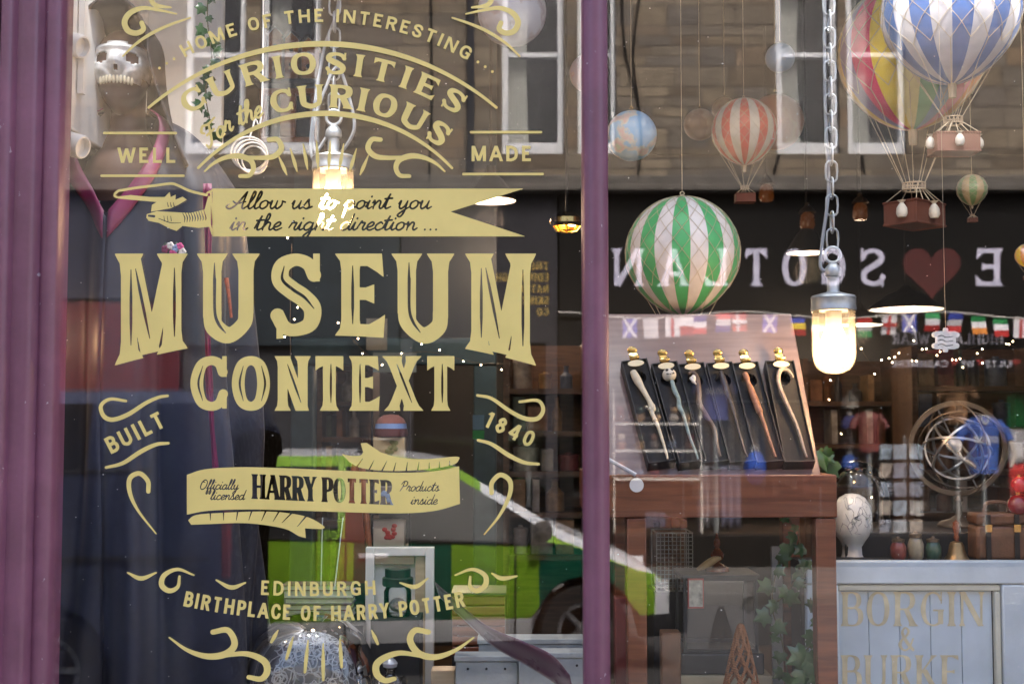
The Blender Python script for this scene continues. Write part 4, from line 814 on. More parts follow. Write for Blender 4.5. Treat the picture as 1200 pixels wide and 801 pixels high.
def balloon(c, r, label, cols, nst, basket_px=None, netn=16, wick=None, bags=True, drop=1.62, bw=.38, group='model hot air balloons hanging in the window'):
    """A paper hot-air balloon: striped envelope, diamond net, ropes to a hoop, wicker basket with sandbags."""
    c = Vector(c); t = thing('hot_air_balloon', label, 'balloon', c, group)
    def prof(a):                                             # a: 0 top .. pi bottom
        k = max(0, (a - 1.9) / (pi - 1.9)); return r * sin(a) * (1 - .10 * k), r * cos(a) - r * .10 * k
    N, Mn = nst * 4, 30
    pr = [prof(pi * i / Mn) for i in range(Mn + 1)]; pr[0] = (1e-4, pr[0][1]); pr[-1] = (r * .03, pr[-1][1])
    MB().lathe(pr, c, N, kf=lambda i, j: (j // 4) % len(cols)).build('envelope', cols, t)
    net = MB(); rr = max(.0005, r * .0046)
    def on(a, q): p, z = prof(a); return c + Vector((p * 1.012 * cos(q), p * 1.012 * sin(q), z * 1.012))
    a0, a1, steps = .12, 2.0, 30; zig = pi / netn
    for i in range(netn):                                      # two families of crossing cords make the diamonds
        for sgn in (1, -1):
            net.tube([on(a0 + (a1 - a0) * s_ / steps, i * 2 * pi / netn + sgn * zig * 10 * s_ / steps) for s_ in range(steps + 1)], rr, 4, cap=False)
    net.ring(c + Vector((0, 0, prof(.12)[1] * 1.012)), r * .125, rr, n=20, m=4)
    zh = -drop * r; hr = bw * r * .42                          # the hoop
    for i in range(netn):
        q = (i + .5) * 2 * pi / netn; a2 = 2.45
        p1 = on(a1, q - zig); p2 = on(a1, q + zig); m_ = on(2.2, q); e = c + Vector((hr * cos(q), hr * sin(q), zh))
        net.tube([p1, m_], rr, 4, cap=False); net.tube([p2, m_], rr, 4, cap=False)
        if i % 2 == 0: net.tube([m_, on(2.45, q) if r > .12 else m_ * .7 + e * .3, e], rr, 4, cap=False)
    MB().cyl(c + Vector((0, 0, -r * 1.08)), c + Vector((0, 0, -r * 1.30)), r * .065, r * .055, 14).build('neck', M_ROPE, t)
    hb = MB(); hb.ring(c + Vector((0, 0, zh)), hr, r * .012, n=28, m=6).ring(c + Vector((0, 0, zh - r * .09)), hr, r * .012, n=28, m=6)
    for i in range(14): q = i * 2 * pi / 14; hb.cyl(c + Vector((hr * cos(q), hr * sin(q), zh + r * .01)), c + Vector((hr * cos(q), hr * sin(q), zh - r * .1)), r * .010, n=5)
    hb.build('hoop', M_PALEW, t)
    w_, d_, h_ = bw * r, bw * r * .72, bw * r * .62; zb = zh - r * .09 - bw * r * .55
    bk = MB(); tw = w_ * .04
    for x0, x1, y0, y1 in ((-w_, w_, -d_, -d_ + tw * 2), (-w_, w_, d_ - tw * 2, d_), (-w_, -w_ + tw * 2, -d_ + tw * 2, d_ - tw * 2), (w_ - tw * 2, w_, -d_ + tw * 2, d_ - tw * 2)):
        bk.bx(c.x + x0, c.x + x1, c.y + y0, c.y + y1, c.z + zb - h_ * 1.35, c.z + zb)
    bk.bx(c.x - w_ * .95, c.x + w_ * .95, c.y - d_ * .95, c.y + d_ * .95, c.z + zb - h_ * 1.34, c.z + zb - h_ * 1.25)
    b = bk.build('basket', wick or M_WICK, t, bevel=w_ * .03)
    rim = MB()
    for s0, s1 in (((-1, -1), (1, -1)), ((1, -1), (1, 1)), ((1, 1), (-1, 1)), ((-1, 1), (-1, -1))):
        for zz_ in (0, -h_ * 1.35): rim.cyl(c + Vector((w_ * s0[0], d_ * s0[1], zb + zz_)), c + Vector((w_ * s1[0], d_ * s1[1], zb + zz_)), w_ * .045, n=6)
    rim.build('rim', wick or M_WICK, b)
    rp = net
    for sx, sy in ((-1, -1), (1, -1), (1, 1), (-1, 1), (0, -1), (0, 1), (-.5, -1), (.5, -1)): rp.tube([c + Vector((hr * .8 * sx, hr * .8 * sy, zh - r * .09)), c + Vector((w_ * .97 * sx, d_ * .97 * sy, zb))], rr * 1.4, 5)
    rp.build('net', M_ROPE, t)
    if bags:
        for sx, sy in ((0, -1), (-1, -.2), (1, -.2), (0, 1)):
            p = c + Vector((w_ * 1.12 * sx, d_ * 1.18 * sy, zb - h_ * .15)); s_ = w_ * .9
            MB().lathe([(s_ * .02, -s_ * .62), (s_ * .17, -s_ * .60), (s_ * .24, -s_ * .45), (s_ * .22, -s_ * .22), (s_ * .13, -s_ * .07), (s_ * .07, 0), (s_ * .13, s_ * .08), (s_ * .19, s_ * .11), (s_ * .06, s_ * .06), (0, s_ * .05)], p, 14).build('sandbag', M_BAG, t)
    hk = MB(); hk.ring(c + Vector((0, 0, r * 1.03 + r * .035)), r * .035, r * .010, (0, 1, 0), 16, 5); hk.cyl(c + Vector((0, 0, r)), c + Vector((0, 0, r * 1.05)), r * .03, n=8)
    hk.tube([c + Vector((0, 0, r * 1.1)), Vector((c.x, c.y, ZCEIL))], .0006, 4); hk.build('hanging_thread', M_ROPE, t)
    return t
CR = stripe('cream', (.66, .58, .46))
b1 = balloon(W(800, 297, .72), 67 * PX(.72), 'large green and cream striped balloon hanging behind the slanted wand board', [stripe('green', (.07, .42, .14)), stripe('white', (.72, .68, .66))], 20, netn=22)
b2 = balloon(W(872, 153, .9), 38 * PX(.9), 'small red and cream striped balloon with a tiny red basket', [stripe('red', (.62, .10, .05)), CR], 20, netn=18, bags=False, drop=1.75, bw=.30)
b3 = balloon(W(1114, 14, .5), 80 * PX(.5), 'large blue and white striped balloon with a pink wicker basket', [stripe('blue', (.05, .16, .46)), stripe('silver', (.66, .66, .70))], 20, netn=18, wick=M_WICKP, drop=1.60, bw=.32)
b4 = balloon(W(1068, 62, .82), 85 * PX(.82), 'large rainbow striped balloon with a dark red basket', [stripe('yellow', (.82, .60, .02)), stripe('lemon', (.80, .72, .30)), stripe('mint', (.16, .46, .24)), stripe('sky', (.25, .42, .6)), stripe('rose', (.7, .25, .28)), stripe('orange', (.7, .26, .06)), stripe('gold', (.72, .45, .06)), stripe('violet', (.22, .12, .25)), stripe('pink', (.70, .02, .09))], 18, netn=18, drop=1.85, bw=.36)
b4.rotation_euler = (0, 0, R(40))
b5 = balloon(W(1139, 222, .95), 17.5 * PX(.95), 'tiny green and buff striped balloon beside the dark red basket', [stripe('sage', (.22, .36, .14)), stripe('buff', (.55, .42, .22))], 12, netn=10, bags=False, drop=1.7, bw=.3)
b6 = balloon(W(1203, 299, .7), 13 * PX(.7), 'tiny orange and yellow balloon cut off by the picture edge', [stripe('orange', (.7, .26, .06)), stripe('yellow', (.78, .58, .03))], 10, netn=10, bags=False, drop=1.7, bw=.3)

# hanging globes
def globe_mat(name, sea, land, s, shift=0):
    m = bpy.data.materials.new(name); m.use_nodes = True; n = m.node_tree; b = n.nodes['Principled BSDF']; b.inputs['Roughness'].default_value = .6
    tc = n.nodes.new('ShaderNodeTexCoord'); mp = n.nodes.new('ShaderNodeMapping'); mp.inputs['Location'].default_value = (shift, shift * .7, 0); n.links.new(tc.outputs['Object'], mp.inputs[0])
    nz = n.nodes.new('ShaderNodeTexNoise'); nz.inputs['Scale'].default_value = s; nz.inputs['Detail'].default_value = 7; n.links.new(mp.outputs[0], nz.inputs['Vector'])
    rp = n.nodes.new('ShaderNodeValToRGB'); e = rp.color_ramp.elements; e[0].position = .50; e[0].color = sea + (1,); e[1].position = .53; e[1].color = land[0] + (1,)
    for i, l in enumerate(land[1:]): q = e.new(.58 + .05 * i); q.color = l + (1,)
    n.links.new(nz.outputs['Fac'], rp.inputs[0]); n.links.new(rp.outputs[0], b.inputs['Base Color']); return m
def hang_globe(px, py, rpx, y, label, m, band=True, hang=True):
    c = W(px, py, y); r = rpx * PX(y); t = thing('hanging_globe', label, 'globe', c, 'paper globes hanging in the window')
    MB().ball(c, r, 36, 24).build('ball', m, t)
    mb = MB(); mb.cyl(c + Vector((0, 0, r * .98)), c + Vector((0, 0, r * 1.08)), r * .07, r * .04, 10).ring(c + Vector((0, 0, r * 1.12)), r * .05, r * .014, (0, 1, 0), 14, 5); mb.build('cap', M_BRASS, t)
    MB().tube([c + Vector((0, 0, r * 1.16)), Vector((c.x, c.y, ZCEIL))], .0007, 4).build('thread', M_ROPE, t)
    return t
hang_globe(600, 14, 41, .62, 'white map globe hanging above the gold swirls', globe_mat('globe_white', (.62, .62, .66), [(.56, .5, .5), (.5, .42, .44), (.64, .6, .58)], 14))
hang_globe(740, 159, 30, .8, 'pale blue map globe hanging beside the mullion', globe_mat('globe_blue', (.25, .42, .6), [(.5, .5, .42), (.55, .38, .36), (.40, .48, .36)], 16, 1.3))
hang_globe(690, 86, 23, .9, 'pinkish globe half hidden by the mullion', globe_mat('globe_pink', (.45, .36, .42), [(.5, .3, .3), (.55, .45, .4)], 18, 2.1))
hang_globe(914, 68, 17.5, 1.0, 'small plain pale blue globe above the striped balloons', globe_mat('globe_sky', (.3, .42, .55), [(.4, .46, .5), (.36, .42, .45)], 16, 3.3))
hang_globe(820, 146, 19, 1.3, 'brown antique globe with a paler upper half', globe_mat('globe_brown', (.20, .11, .06), [(.26, .15, .08), (.3, .2, .12)], 12, 4.1))
hang_globe(849, 128, 15, 1.7, 'small dark brown globe furthest back above the red balloon', globe_mat('globe_dark', (.12, .08, .06), [(.18, .1, .07), (.2, .14, .1)], 14, 5.2))
hang_globe(909, 143, 33, 1.25, 'copper coloured globe behind the red striped balloon', globe_mat('globe_copper', (.34, .12, .05), [(.36, .16, .07), (.3, .12, .06)], 8, 6.7))

# pendant lamps: galvanised fitting, glass jar, lit bulb, chain and cable
def chain(mb, p, q, link, r):
    p, q = Vector(p), Vector(q); n = max(1, int((q - p).length / (link * .78))); d = (q - p) / n
    for i in range(n):
        c = p + d * (i + .5); a = (1, 0, 0) if i % 2 else (0, 1, 0); w = link * .27
        pts = []
        for k in range(14):
            t = 2 * pi * k / 14; u = w * cos(t); v = (link * .5 - w) * (1 if sin(t) > 0 else -1) * (1 if abs(sin(t)) > .01 else 0) + w * sin(t)
            pts.append(c + (Vector((0, u, v)) if i % 2 else Vector((u, 0, v))))
        mb.tube(pts, r, 6, closed=True)
def jar_glass(name):                           # pressed glass, faintly milky, so that it catches the bulb's light
    m = clear_glass(name, (.97, .97, .96)); n = m.node_tree; out = [x for x in n.nodes if x.type == 'OUTPUT_MATERIAL'][0]; mx0 = out.inputs[0].links[0].from_node
    tl = n.nodes.new('ShaderNodeBsdfTranslucent'); tl.inputs[0].default_value = (.9, .85, .75, 1); mx = n.nodes.new('ShaderNodeMixShader'); mx.inputs[0].default_value = .04
    n.links.new(mx0.outputs[0], mx.inputs[1]); n.links.new(tl.outputs[0], mx.inputs[2]); n.links.new(mx.outputs[0], out.inputs[0]); return m
M_JAR = jar_glass('jar_glass')
def pendant(px, ybot, y, s, label, ztop, e, cable):
    c = W(px, ybot, y); t = thing('pendant_lamp', label, 'lamp', c, 'glass jar pendant lamps'); L = lambda dz, dx=0, dy=0: c + Vector((dx * s, dy * s, dz * s))
    M_BULB = glow('lit_bulb', (1.0, .62, .30), 18)
    pr = [(0, 0), (.02, .0015), (.036, .009), (.046, .022), (.051, .040), (.0515, .06), (.0515, .152)]
    MB().lathe([(a * s, b * s) for a, b in pr] + [(a * s * .955, b * s + .0022) for a, b in pr[::-1]], c, 40).build('glass_jar', M_JAR, t)
    MB().lathe([(a * s, b * s) for a, b in [(0, .012), (.014, .014), (.026, .021), (.034, .034), (.037, .048), (.036, .060), (.031, .076), (.025, .094), (.020, .108), (.0165, .113), (0, .114)]], c, 28).build('bulb', M_BULB, t)
    MB().lathe([(a * s, b * s) for a, b in [(0, .112), (.017, .112), (.019, .118), (.019, .150), (0, .151)]], c, 24).build('bulb_holder', M_WHITE, t)
    MB().lathe([(a * s, b * s) for a, b in [(0, .151), (.050, .150), (.0535, .152), (.0535, .158), (.0525, .160), (.0525, .180), (.0535, .182), (.050, .187), (.03, .192), (.016, .196), (.0145, .200), (.0145, .232), (.019, .234), (.021, .24), (.0195, .252), (.012, .262), (.006, .266), (0, .266)]], c, 40).build('cap', M_STEEL, t)
    MB().ring(L(.285), .0185 * s, .0042 * s, (0, 1, 0), 28, 8).build('hook_ring', M_STEEL, t)
    ch = MB(); chain(ch, L(.303), (c.x, c.y, ztop), .052 * s, .0027 * s); ch.build('chain', M_STEEL, t)
    MB().tube(sp3([L(p[2], p[0], p[1]) for p in cable], 8), .0042 * s, 8).build('cable', mat('grey_cable', (.28, .30, .32), .6), t)
    return t
pendant(978, 438, .30, 1.0, 'lit glass jar lamp on a heavy chain beside the wand stand', ZCEIL, 170, [(-.018, 0, .245), (-.03, 0, .26), (-.024, 0, .32), (-.012, 0, .40), (-.006, .004, .47), (-.012, .004, .7), (-.004, .004, 1.1)])
pendant(390, 270, .42, 1.0, 'lit glass jar lamp glowing behind the handwritten banner', ZCEIL, 170, [(-.018, 0, .235), (-.045, 0, .20), (-.05, -.01, .26), (-.02, -.02, .35), (.01, -.01, .41), (.04, .0, .33), (.05, 0, .25), (.0, .02, .19), (-.06, .02, .2), (-.03, .01, .45), (0.01, .008, .6), (.012, 0, .95)])

# wand stand: red wood case, slanted board, boxed wands with clips
P0, P1 = W(962, 555, .30), W(930, 367, .595); bx0 = W(700, 500, .3).x
UPV = (Vector((0, P1.y, P1.z)) - Vector((0, P0.y, P0.z))); BL = UPV.length; UPV.normalize(); NRM = Vector((0, -UPV.z, UPV.y))
def BP(u, v, n=0): return Vector((bx0 + u, P0.y, P0.z)) + UPV * v + NRM * n      # a point on the board: along, up, out
BW = P0.x - bx0; brot = (atan2(UPV.z, UPV.y) , 0, 0)
st = thing('wand_stand', 'red wood display case with a slanted mauve back board', 'display stand', (P0.x - BW / 2, .45, .86))
mb = MB(); mb.box(BP(BW / 2, BL / 2 - .02, -.011), (BW, BL + .04, .02), brot); mb.build('back_board', M_BOARDW, st, bevel=.003)
rz0, rz1 = W(900, 606, .24).z, W(900, 556, .24).z; rx0, rx1 = W(690, 580, .24).x, W(981, 580, .24).x
MB().bx(rx0, rx1, .24, .265, rz0, rz1).build('front_rail', M_REDWOOD, st, bevel=.003)
MB().bx(rx1 - .022, rx1, .267, .66, rz0, rz1).build('side_rail', M_REDWOOD, st, bevel=.003); MB().bx(rx0, rx0 + .022, .267, .66, rz0, rz1).build('side_rail', M_REDWOOD, st, bevel=.003)
MB().bx(rx0 + .023, rx1 - .023, .267, .66, rz0 + .004, rz0 + .016).build('tray', M_REDWOOD, st)
for a, b, y in ((957, 981, .243), (735, 758, .243)): MB().bx(W(a, 700, y).x, W(b, 700, y).x, y, y + .045, .86, rz0 - .002).build('leg', M_REDWOOD, st, bevel=.003)
for a in (957, 735): MB().bx(W(a, 700, .243).x, W(a, 700, .243).x + .046, .61, .655, .86, rz0 - .002).build('leg', M_REDWOOD, st, bevel=.003)
MB().bx(W(758, 0, .26).x, W(957, 0, .26).x, .25, .27, .93, .97).build('lower_rail', M_REDWOOD, st, bevel=.003)
MB().tube([W(746, 568, .238), W(746, 568, .2365)], [.0165, .0165], 20).build('round_tag', M_WHITE, st)
def side_bar(px0, py0, px1, py1): pass
wands = [('bone white knobbed wand', 0), ('blue green twisted wand with a carved pumpkin face', 1), ('brown crooked wand with a pale beak', 2), ('dark slim wand with a blackened handle', 3), ('tan wand with a thick rounded handle', 4), ('grey curved wand with a hooked handle', 5)]
def onboard(px, py):                                          # where a sight line meets the board
    d = W(px, py, 1) - CAM; q = Vector((bx0, P0.y, P0.z)); s_ = (q - CAM).dot(NRM) / d.dot(NRM); p = CAM + d * s_ - q; return p.x, p.dot(UPV)
cols = [mat('bone', (.55, .50, .38), .5, var=.12, scale=60), mat('verdigris', (.20, .28, .28), .5, var=.3, scale=80), mat('umber', (.11, .075, .055), .5, var=.3, scale=80), mat('ebony', (.035, .030, .032), .4, var=.3, scale=80), mat('tan_wood', (.30, .145, .085), .45, var=.25, scale=80), mat('driftwood', (.28, .24, .21), .5, var=.25, scale=80)]
tops = [(742, 431), (777, 434), (808, 435), (841, 434), (871, 434), (911, 432)]; bots = [(775, 557), (811, 557), (838, 557), (870, 557), (902, 557), (936, 557)]
M_FOAM = mat('black_foam', (.016, .016, .018), .9, var=.2)
for (lab, k) in wands:
    (u1, v1), (u0, v0) = onboard(*tops[k]), onboard(*bots[k]); v0 = max(v0, .012); dx = Vector((u1 - u0, v1 - v0)); Lb = dx.length; dr = dx / Lb; pr = Vector((dr.y, -dr.x)); hw = .0332 if k < 5 else .0365
    dep = .035
    def Q(a, l, n): return BP(u0 + pr.x * a + dr.x * l, v0 + pr.y * a + dr.y * l, n)
    bxt = thing('wand_box', ('open black box holding the %s' % lab), 'box', Q(0, 0, 0), 'open black boxes on the slanted board')
    def slab(a0, a1, l0, l1, n0, n1, mb):
        vs = [Q(a, l, n) for a in (a0, a1) for l in (l0, l1) for n in (n0, n1)]; mb.add(vs, [(0, 1, 3, 2), (4, 6, 7, 5), (0, 4, 5, 1), (2, 3, 7, 6), (0, 2, 6, 4), (1, 5, 7, 3)])
    mb = MB(); slab(-hw, hw, 0, Lb, 0.001, .006, mb); wl = .003
    slab(-hw, -hw + wl, 0, Lb, .006, dep, mb); slab(hw - wl, hw, 0, Lb, .006, dep, mb); slab(-hw + wl, hw - wl, Lb - wl, Lb, .006, dep, mb); slab(-hw + wl, hw - wl, 0, wl, .006, dep, mb)
    mb.build('tray', M_BLK, bxt, bevel=.0008)
    # the foam insert has a hollow round the wand's head
    mb = MB(); hr_ = .021; lc = Lb - .052; nseg = 20
    slab(-hw + wl, hw - wl, wl, lc - hr_, .006, dep - .008, mb); slab(-hw + wl, hw - wl, lc + hr_, Lb - wl, .006, dep - .008, mb)
    for sg in (-1, 1):
        for i in range(8):
            l0, l1 = lc - hr_ + i * hr_ / 4, lc - hr_ + (i + 1) * hr_ / 4; cm = (l0 + l1) / 2 - lc; e_ = sqrt(max(0, hr_ ** 2 - cm ** 2)) * .95
            a0, a1 = sorted((sg * e_, sg * (hw - wl))); slab(a0, a1, l0, l1, .006, dep - .008, mb)
    mb.build('foam_insert', M_FOAM, bxt)
    # clip and oval tag at the top edge
    mb = MB(); slab(-.010, .010, Lb - .014, Lb + .018, dep + .001, dep + .004, mb); mb.tube([Q(-.012, Lb + .002, dep + .006), Q(.012, Lb + .002, dep + .006)], .006, 10)
    mb.ball(Q(0, Lb + .026, dep + .004), .0125, 16, 8, (1, .35, .8)); mb.build('brass_clip', M_BRASS, bxt, bevel=.001)
    tg = MB(); pts = [Q(.0205 * cos(t), Lb - .018 + .0095 * sin(t), dep + .0075) for t in np.linspace(0, 2 * pi, 29)[:-1]]; tg.add(pts + [p - NRM * .002 for p in pts], [tuple(range(28)), tuple(range(55, 27, -1))] + [(i, (i + 1) % 28, (i + 1) % 28 + 28, i + 28) for i in range(28)])
    tg.build('oval_tag', mat('tag_cream', (.66, .60, .40), .5, var=.05), bxt)
    wd = thing('wand', lab + ' lying in its open box', 'wand', Q(0, 0, .03), 'wands in their open boxes'); n_ = dep + .004
    top = Lb - .045; mb = MB()
    if k == 0: sk_ = [(-.012, top + .004, .0095), (-.008, top - .02, .0125), (.000, top - .055, .0085), (.008, top - .09, .0072), (.010, top - .115, .0105), (.0065, top - .128, .0068), (.012, top - .17, .0052), (.014, .02, .0035), (.013, .002, .0028)]
    elif k == 1: sk_ = [(.004, top - .02, .006), (.004, top - .05, .0072), (.0075, top - .075, .0058), (.004, top - .1, .0072), (.008, top - .125, .0052), (.008, top - .19, .0042), (.012, .02, .003), (.012, .002, .0025)]
    elif k == 2: sk_ = [(-.014, top + .008, .0045), (-.002, top + .012, .0065), (.004, top - .01, .0075), (.0, top - .05, .0075), (-.006, top - .085, .0078), (.004, top - .125, .007), (.014, top - .165, .006), (.011, top - .21, .0048), (.012, .01, .003)]
    elif k == 3: sk_ = [(-.004, top + .01, .007), (-.002, top - .02, .0095), (.001, top - .07, .008), (.004, top - .12, .0065), (.004, top - .14, .0048), (.006, top - .22, .0038), (.01, .01, .0028)]
    elif k == 4: sk_ = [(-.009, top + .006, .008), (-.008, top - .012, .0088), (-.007, top - .022, .0062), (-.004, top - .05, .0092), (.002, top - .11, .0098), (.004, top - .125, .0060), (.008, top - .19, .0048), (.012, .01, .0034)]
    else: sk_ = [(.024, top - .014, .0028), (.015, top + .008, .0052), (-.002, top + .012, .0068), (-.013, top - .012, .0065), (-.013, top - .05, .0058), (-.004, top - .10, .0060), (.008, top - .16, .005), (.013, top - .22, .0042), (.016, .01, .003)]
    P = spline(sk_, 7); mb.tube([Q(p[0], p[1], n_) for p in P], [max(.0017, p[2] * .84) for p in P], 12); ob = mb.build('shaft', cols[k], wd)
    if k == 1:
        mb = MB(); mb.ball(Q(.002, top, n_), .0175, 20, 14, (1, 1, .95)); hd = mb.build('carved_head', mat('bone_pale', (.6, .58, .5), .5, var=.1), wd)
        mb = MB()
        for a, l, r_ in ((-.006, .004, .0042), (.006, .004, .0042), (0, -.002, .002)): mb.ball(Q(.002 + a, top + l, n_ + .0145), r_, 8, 6)
        for a in (-.008, -.004, 0, .004, .008): mb.ball(Q(.002 + a, top - .008 + abs(a) * .2, n_ + .0135), .0023, 8, 6)
        mb.build('carving', M_BLK, hd)
    if k == 2: mb = MB(); mb.ball(Q(-.006, top - .012, n_ + .003), .0085, 12, 8, (.8, .8, 1.3)); mb.tube([Q(-.012, top - .008, n_ + .004), Q(-.004, top - .03, n_ + .006)], [.005, .002], 8); mb.build('pale_beak', M_WHITE, wd)
    if k == 0:
        for a, l, r_ in ((.004, top - .118, .006), (.013, top - .108, .0055), (-.003, top - .11, .004), (.0085, top - .15, .0062), (-.0145, top - .004, .0065)): mb = MB(); mb.ball(Q(a, l, n_ + .002), r_, 10, 8); mb.build('knuckle', cols[0], wd)
# pale acrylic lid leaning on the case
lid = MB(); lid.tube([W(713, 538, .232), W(745, 556, .232)], .005, 8); tag(lid.build('corner_strip', mat('frosted_strip', (.5, .52, .55), .4), None), 'pale translucent strip crossing the upper left of the red case', 'strip')

# ---- figure in the black robe
C_ = lambda px, py, y: W(px, py, y)
ms = thing('costume_mannequin', 'hooded mannequin in a black robe with magenta lining and a silver half mask', 'mannequin', (C_(150, 500, .45).x, .45, .86))
M_ROBE = mat('black_robe', (.009, .012, .026), .55, var=.3, scale=12, bump=.2, bscale=700, sheen=.12); M_MAG = mat('magenta_lining', (.19, .018, .075), .5, var=.15); M_SKIN = mat('mannequin_tan', (.15, .078, .056), .55, var=.06); M_SILV = mat('silver_mask', (.60, .60, .60), .5, .15, var=.35, scale=45)
hc = C_(143, 86, .42); hr = 40 * PX(.42)
# head: an egg with chin and nose, turned a little to the right
mb = MB(); n, m = 36, 28; vs = []; fs = []
for i in range(m + 1):
    for j in range(n):
        a = pi * i / m; q = 2 * pi * j / n; z = cos(a); w_ = sin(a)
        jaw = 1 - .32 * max(0, -z) ** 1.3; x = w_ * cos(q) * .74 * jaw; y = w_ * sin(q) * .92 * (1 - .18 * max(0, -z))
        fr = max(0, -sin(q)) ** 6
        nose = fr * max(0, 1 - abs(z + .12) / .22) * .16 * max(0, 1 - abs(cos(q)) * 4); chin = fr * max(0, 1 - abs(z + .78) / .25) * .10; lip = fr * max(0, 1 - abs(z + .42) / .07) * .05
        y -= nose + chin + lip
        vs.append(hc + Euler((R(-4), 0, R(8))).to_matrix() @ Vector((x * hr * 1.12, y * hr * 1.1, z * hr * 1.28)))
for i in range(m):
    for j in range(n): fs.append((i * n + j, (i + 1) * n + j, (i + 1) * n + (j + 1) % n, i * n + (j + 1) % n))
mb.add(vs, fs)
nk = C_(150, 150, .46); mb.lathe([(hr * .52, hr * 1.2), (hr * .5, .4 * hr), (hr * .56, -.2 * hr), (hr * .8, -.7 * hr), (hr * 1.15, -1.1 * hr), (hr * 1.35, -1.7 * hr), (hr * 1.2, -2.4 * hr), (hr * .2, -2.6 * hr)], nk, 28)
mb.build('head_and_neck', M_SKIN, ms, sharp=60)
# silver mask over the upper face, modelled proud of the skin, with eye holes and a row of teeth
mk = MB(); nu, nv = 40, 24
def mk_pt(u, v, off):
    q = R(-90) + (u - .5) * R(170); z = .50 - v * .92; w_ = sqrt(max(0, 1 - z * z)); jaw = 1 - .32 * max(0, -z) ** 1.3
    x = w_ * cos(q) * .80 * jaw; y = w_ * sin(q) * (.98 + off) * (1 - .18 * max(0, -z))
    s_ = u - .5
    y -= .20 * max(0, 1 - abs(s_) / .09) * max(0, 1 - abs(v - .58) / .30)            # nose
    y -= .10 * max(0, 1 - abs(abs(s_) - .21) / .14) * max(0, 1 - abs(v - .78) / .18)   # cheekbone
    y -= .07 * max(0, 1 - abs(v - .16) / .10)                                          # brow
    y -= .03 * sin(abs(s_) * 40 + v * 18) * max(0, 1 - abs(v - .85) / .2)
    return hc + Euler((R(-4), 0, R(8))).to_matrix() @ Vector((x * hr * 1.12, y * hr * 1.13, z * hr * 1.28))
o = len(mk.v); mk.v += [tuple(mk_pt(i / nu, j / nv, 0)) for j in range(nv + 1) for i in range(nu + 1)]
for j in range(nv):
    for i in range(nu):
        u, v = (i + .5) / nu - .5, (j + .5) / nv
        if ((abs(u) - .175) / .085) ** 2 + ((v - .42) / .15) ** 2 < 1: continue
        if v > .82 and abs(u) > .33: continue
        if v < .10 and abs(u) > .12: continue
        if abs(u) < .035 and .66 < v < .78 and abs(u) > .012: continue
        mk.f.append((j * (nu + 1) + i, j * (nu + 1) + i + 1, (j + 1) * (nu + 1) + i + 1, (j + 1) * (nu + 1) + i)); mk.mi.append(0)
mask = mk.build('mask', M_SILV, ms, thick=.004)
M_TOOTH = mat('tooth_ivory', (.62, .55, .40), .4, var=.08)
th = MB()
for i in range(10):
    u = .5 + (i - 4.5) * .047; p = mk_pt(u, .98, .10) + Vector((0, -.004, -.002)); th.ball(p, .0062, 8, 8, (.72, .7, 1.7))
th.build('row_of_teeth', M_TOOTH, mask)
# hood: a deep cowl, arches set one behind the other from the face opening to the back of the head
def hood(u, v):
    s_ = v; t_ = (u - .5) * 2; a = .094 * sqrt(max(.03, 1 - (max(0, s_ - .25) / .75) ** 2 * .97)); top = hc.z + .092 - .05 * max(0, s_ - .3) - a * .62
    if abs(t_) < .5: x = a * sin(t_ * pi); z = top + a * (1.25 if s_ < .5 else 1.0) * cos(t_ * pi)
    else:
        k_ = (abs(t_) - .5) * 2; sg = 1 if t_ > 0 else -1; x = sg * (a + (.11 if sg > 0 else .012) * k_ ** 1.2 * max(0, 1 - s_ * 1.3)); z = top - (.30 if sg > 0 else .24) * k_
    return Vector((hc.x + .004 + x + .006 * sin(s_ * 9 + u * 5), hc.y - .118 + .26 * s_ + .012 * sin(u * 11), z + .006 * sin(u * 14 + s_ * 6)))
hd = MB(); hd.sheet(hood, 48, 20); hd.build('hood', mat('hood_brown', (.022, .017, .018), .75, var=.3, scale=14, bump=.2, bscale=600), ms, thick=.006, sharp=80)
# robe: a long draped cone with folds, open in a V at the chest
zt_, zb_ = C_(0, 128, .5).z, .87
def vneck(u): a = min(u % 1, 1 - u % 1); return .205 * max(0, 1 - a / .115)
def robe(u, v):
    q = 2 * pi * u - pi / 2; z = zt_ + (zb_ - zt_) * v
    sh = max(0, min(1, v / .13)); w_ = .085 + .175 * sqrt(sh) + .06 * v; d_ = .07 + .10 * sqrt(sh) + .06 * v
    amp = .006 * sh + .062 * min(1, max(0, v - .06) * 2.2); f = sin(u * 2 * pi * 9 + sin(v * 5) * .8) * .55 + sin(u * 2 * pi * 17 + v * 3 + 1.3) * .3 + .35 * sin(u * 2 * pi * 5 + 2)
    return Vector((C_(172, 400, .5).x - .028 + .02 * v + cos(q) * (w_ + amp * f), .44 + sin(q) * (d_ + amp * f), z - .018 * abs(cos(q)) * (1 - v) * 3))
rb = MB(); rb.sheet(lambda u, v: robe(u, vneck(u) + (1 - vneck(u)) * v), 200, 70); rb.build('robe', M_ROBE, ms, thick=.003, sharp=80)
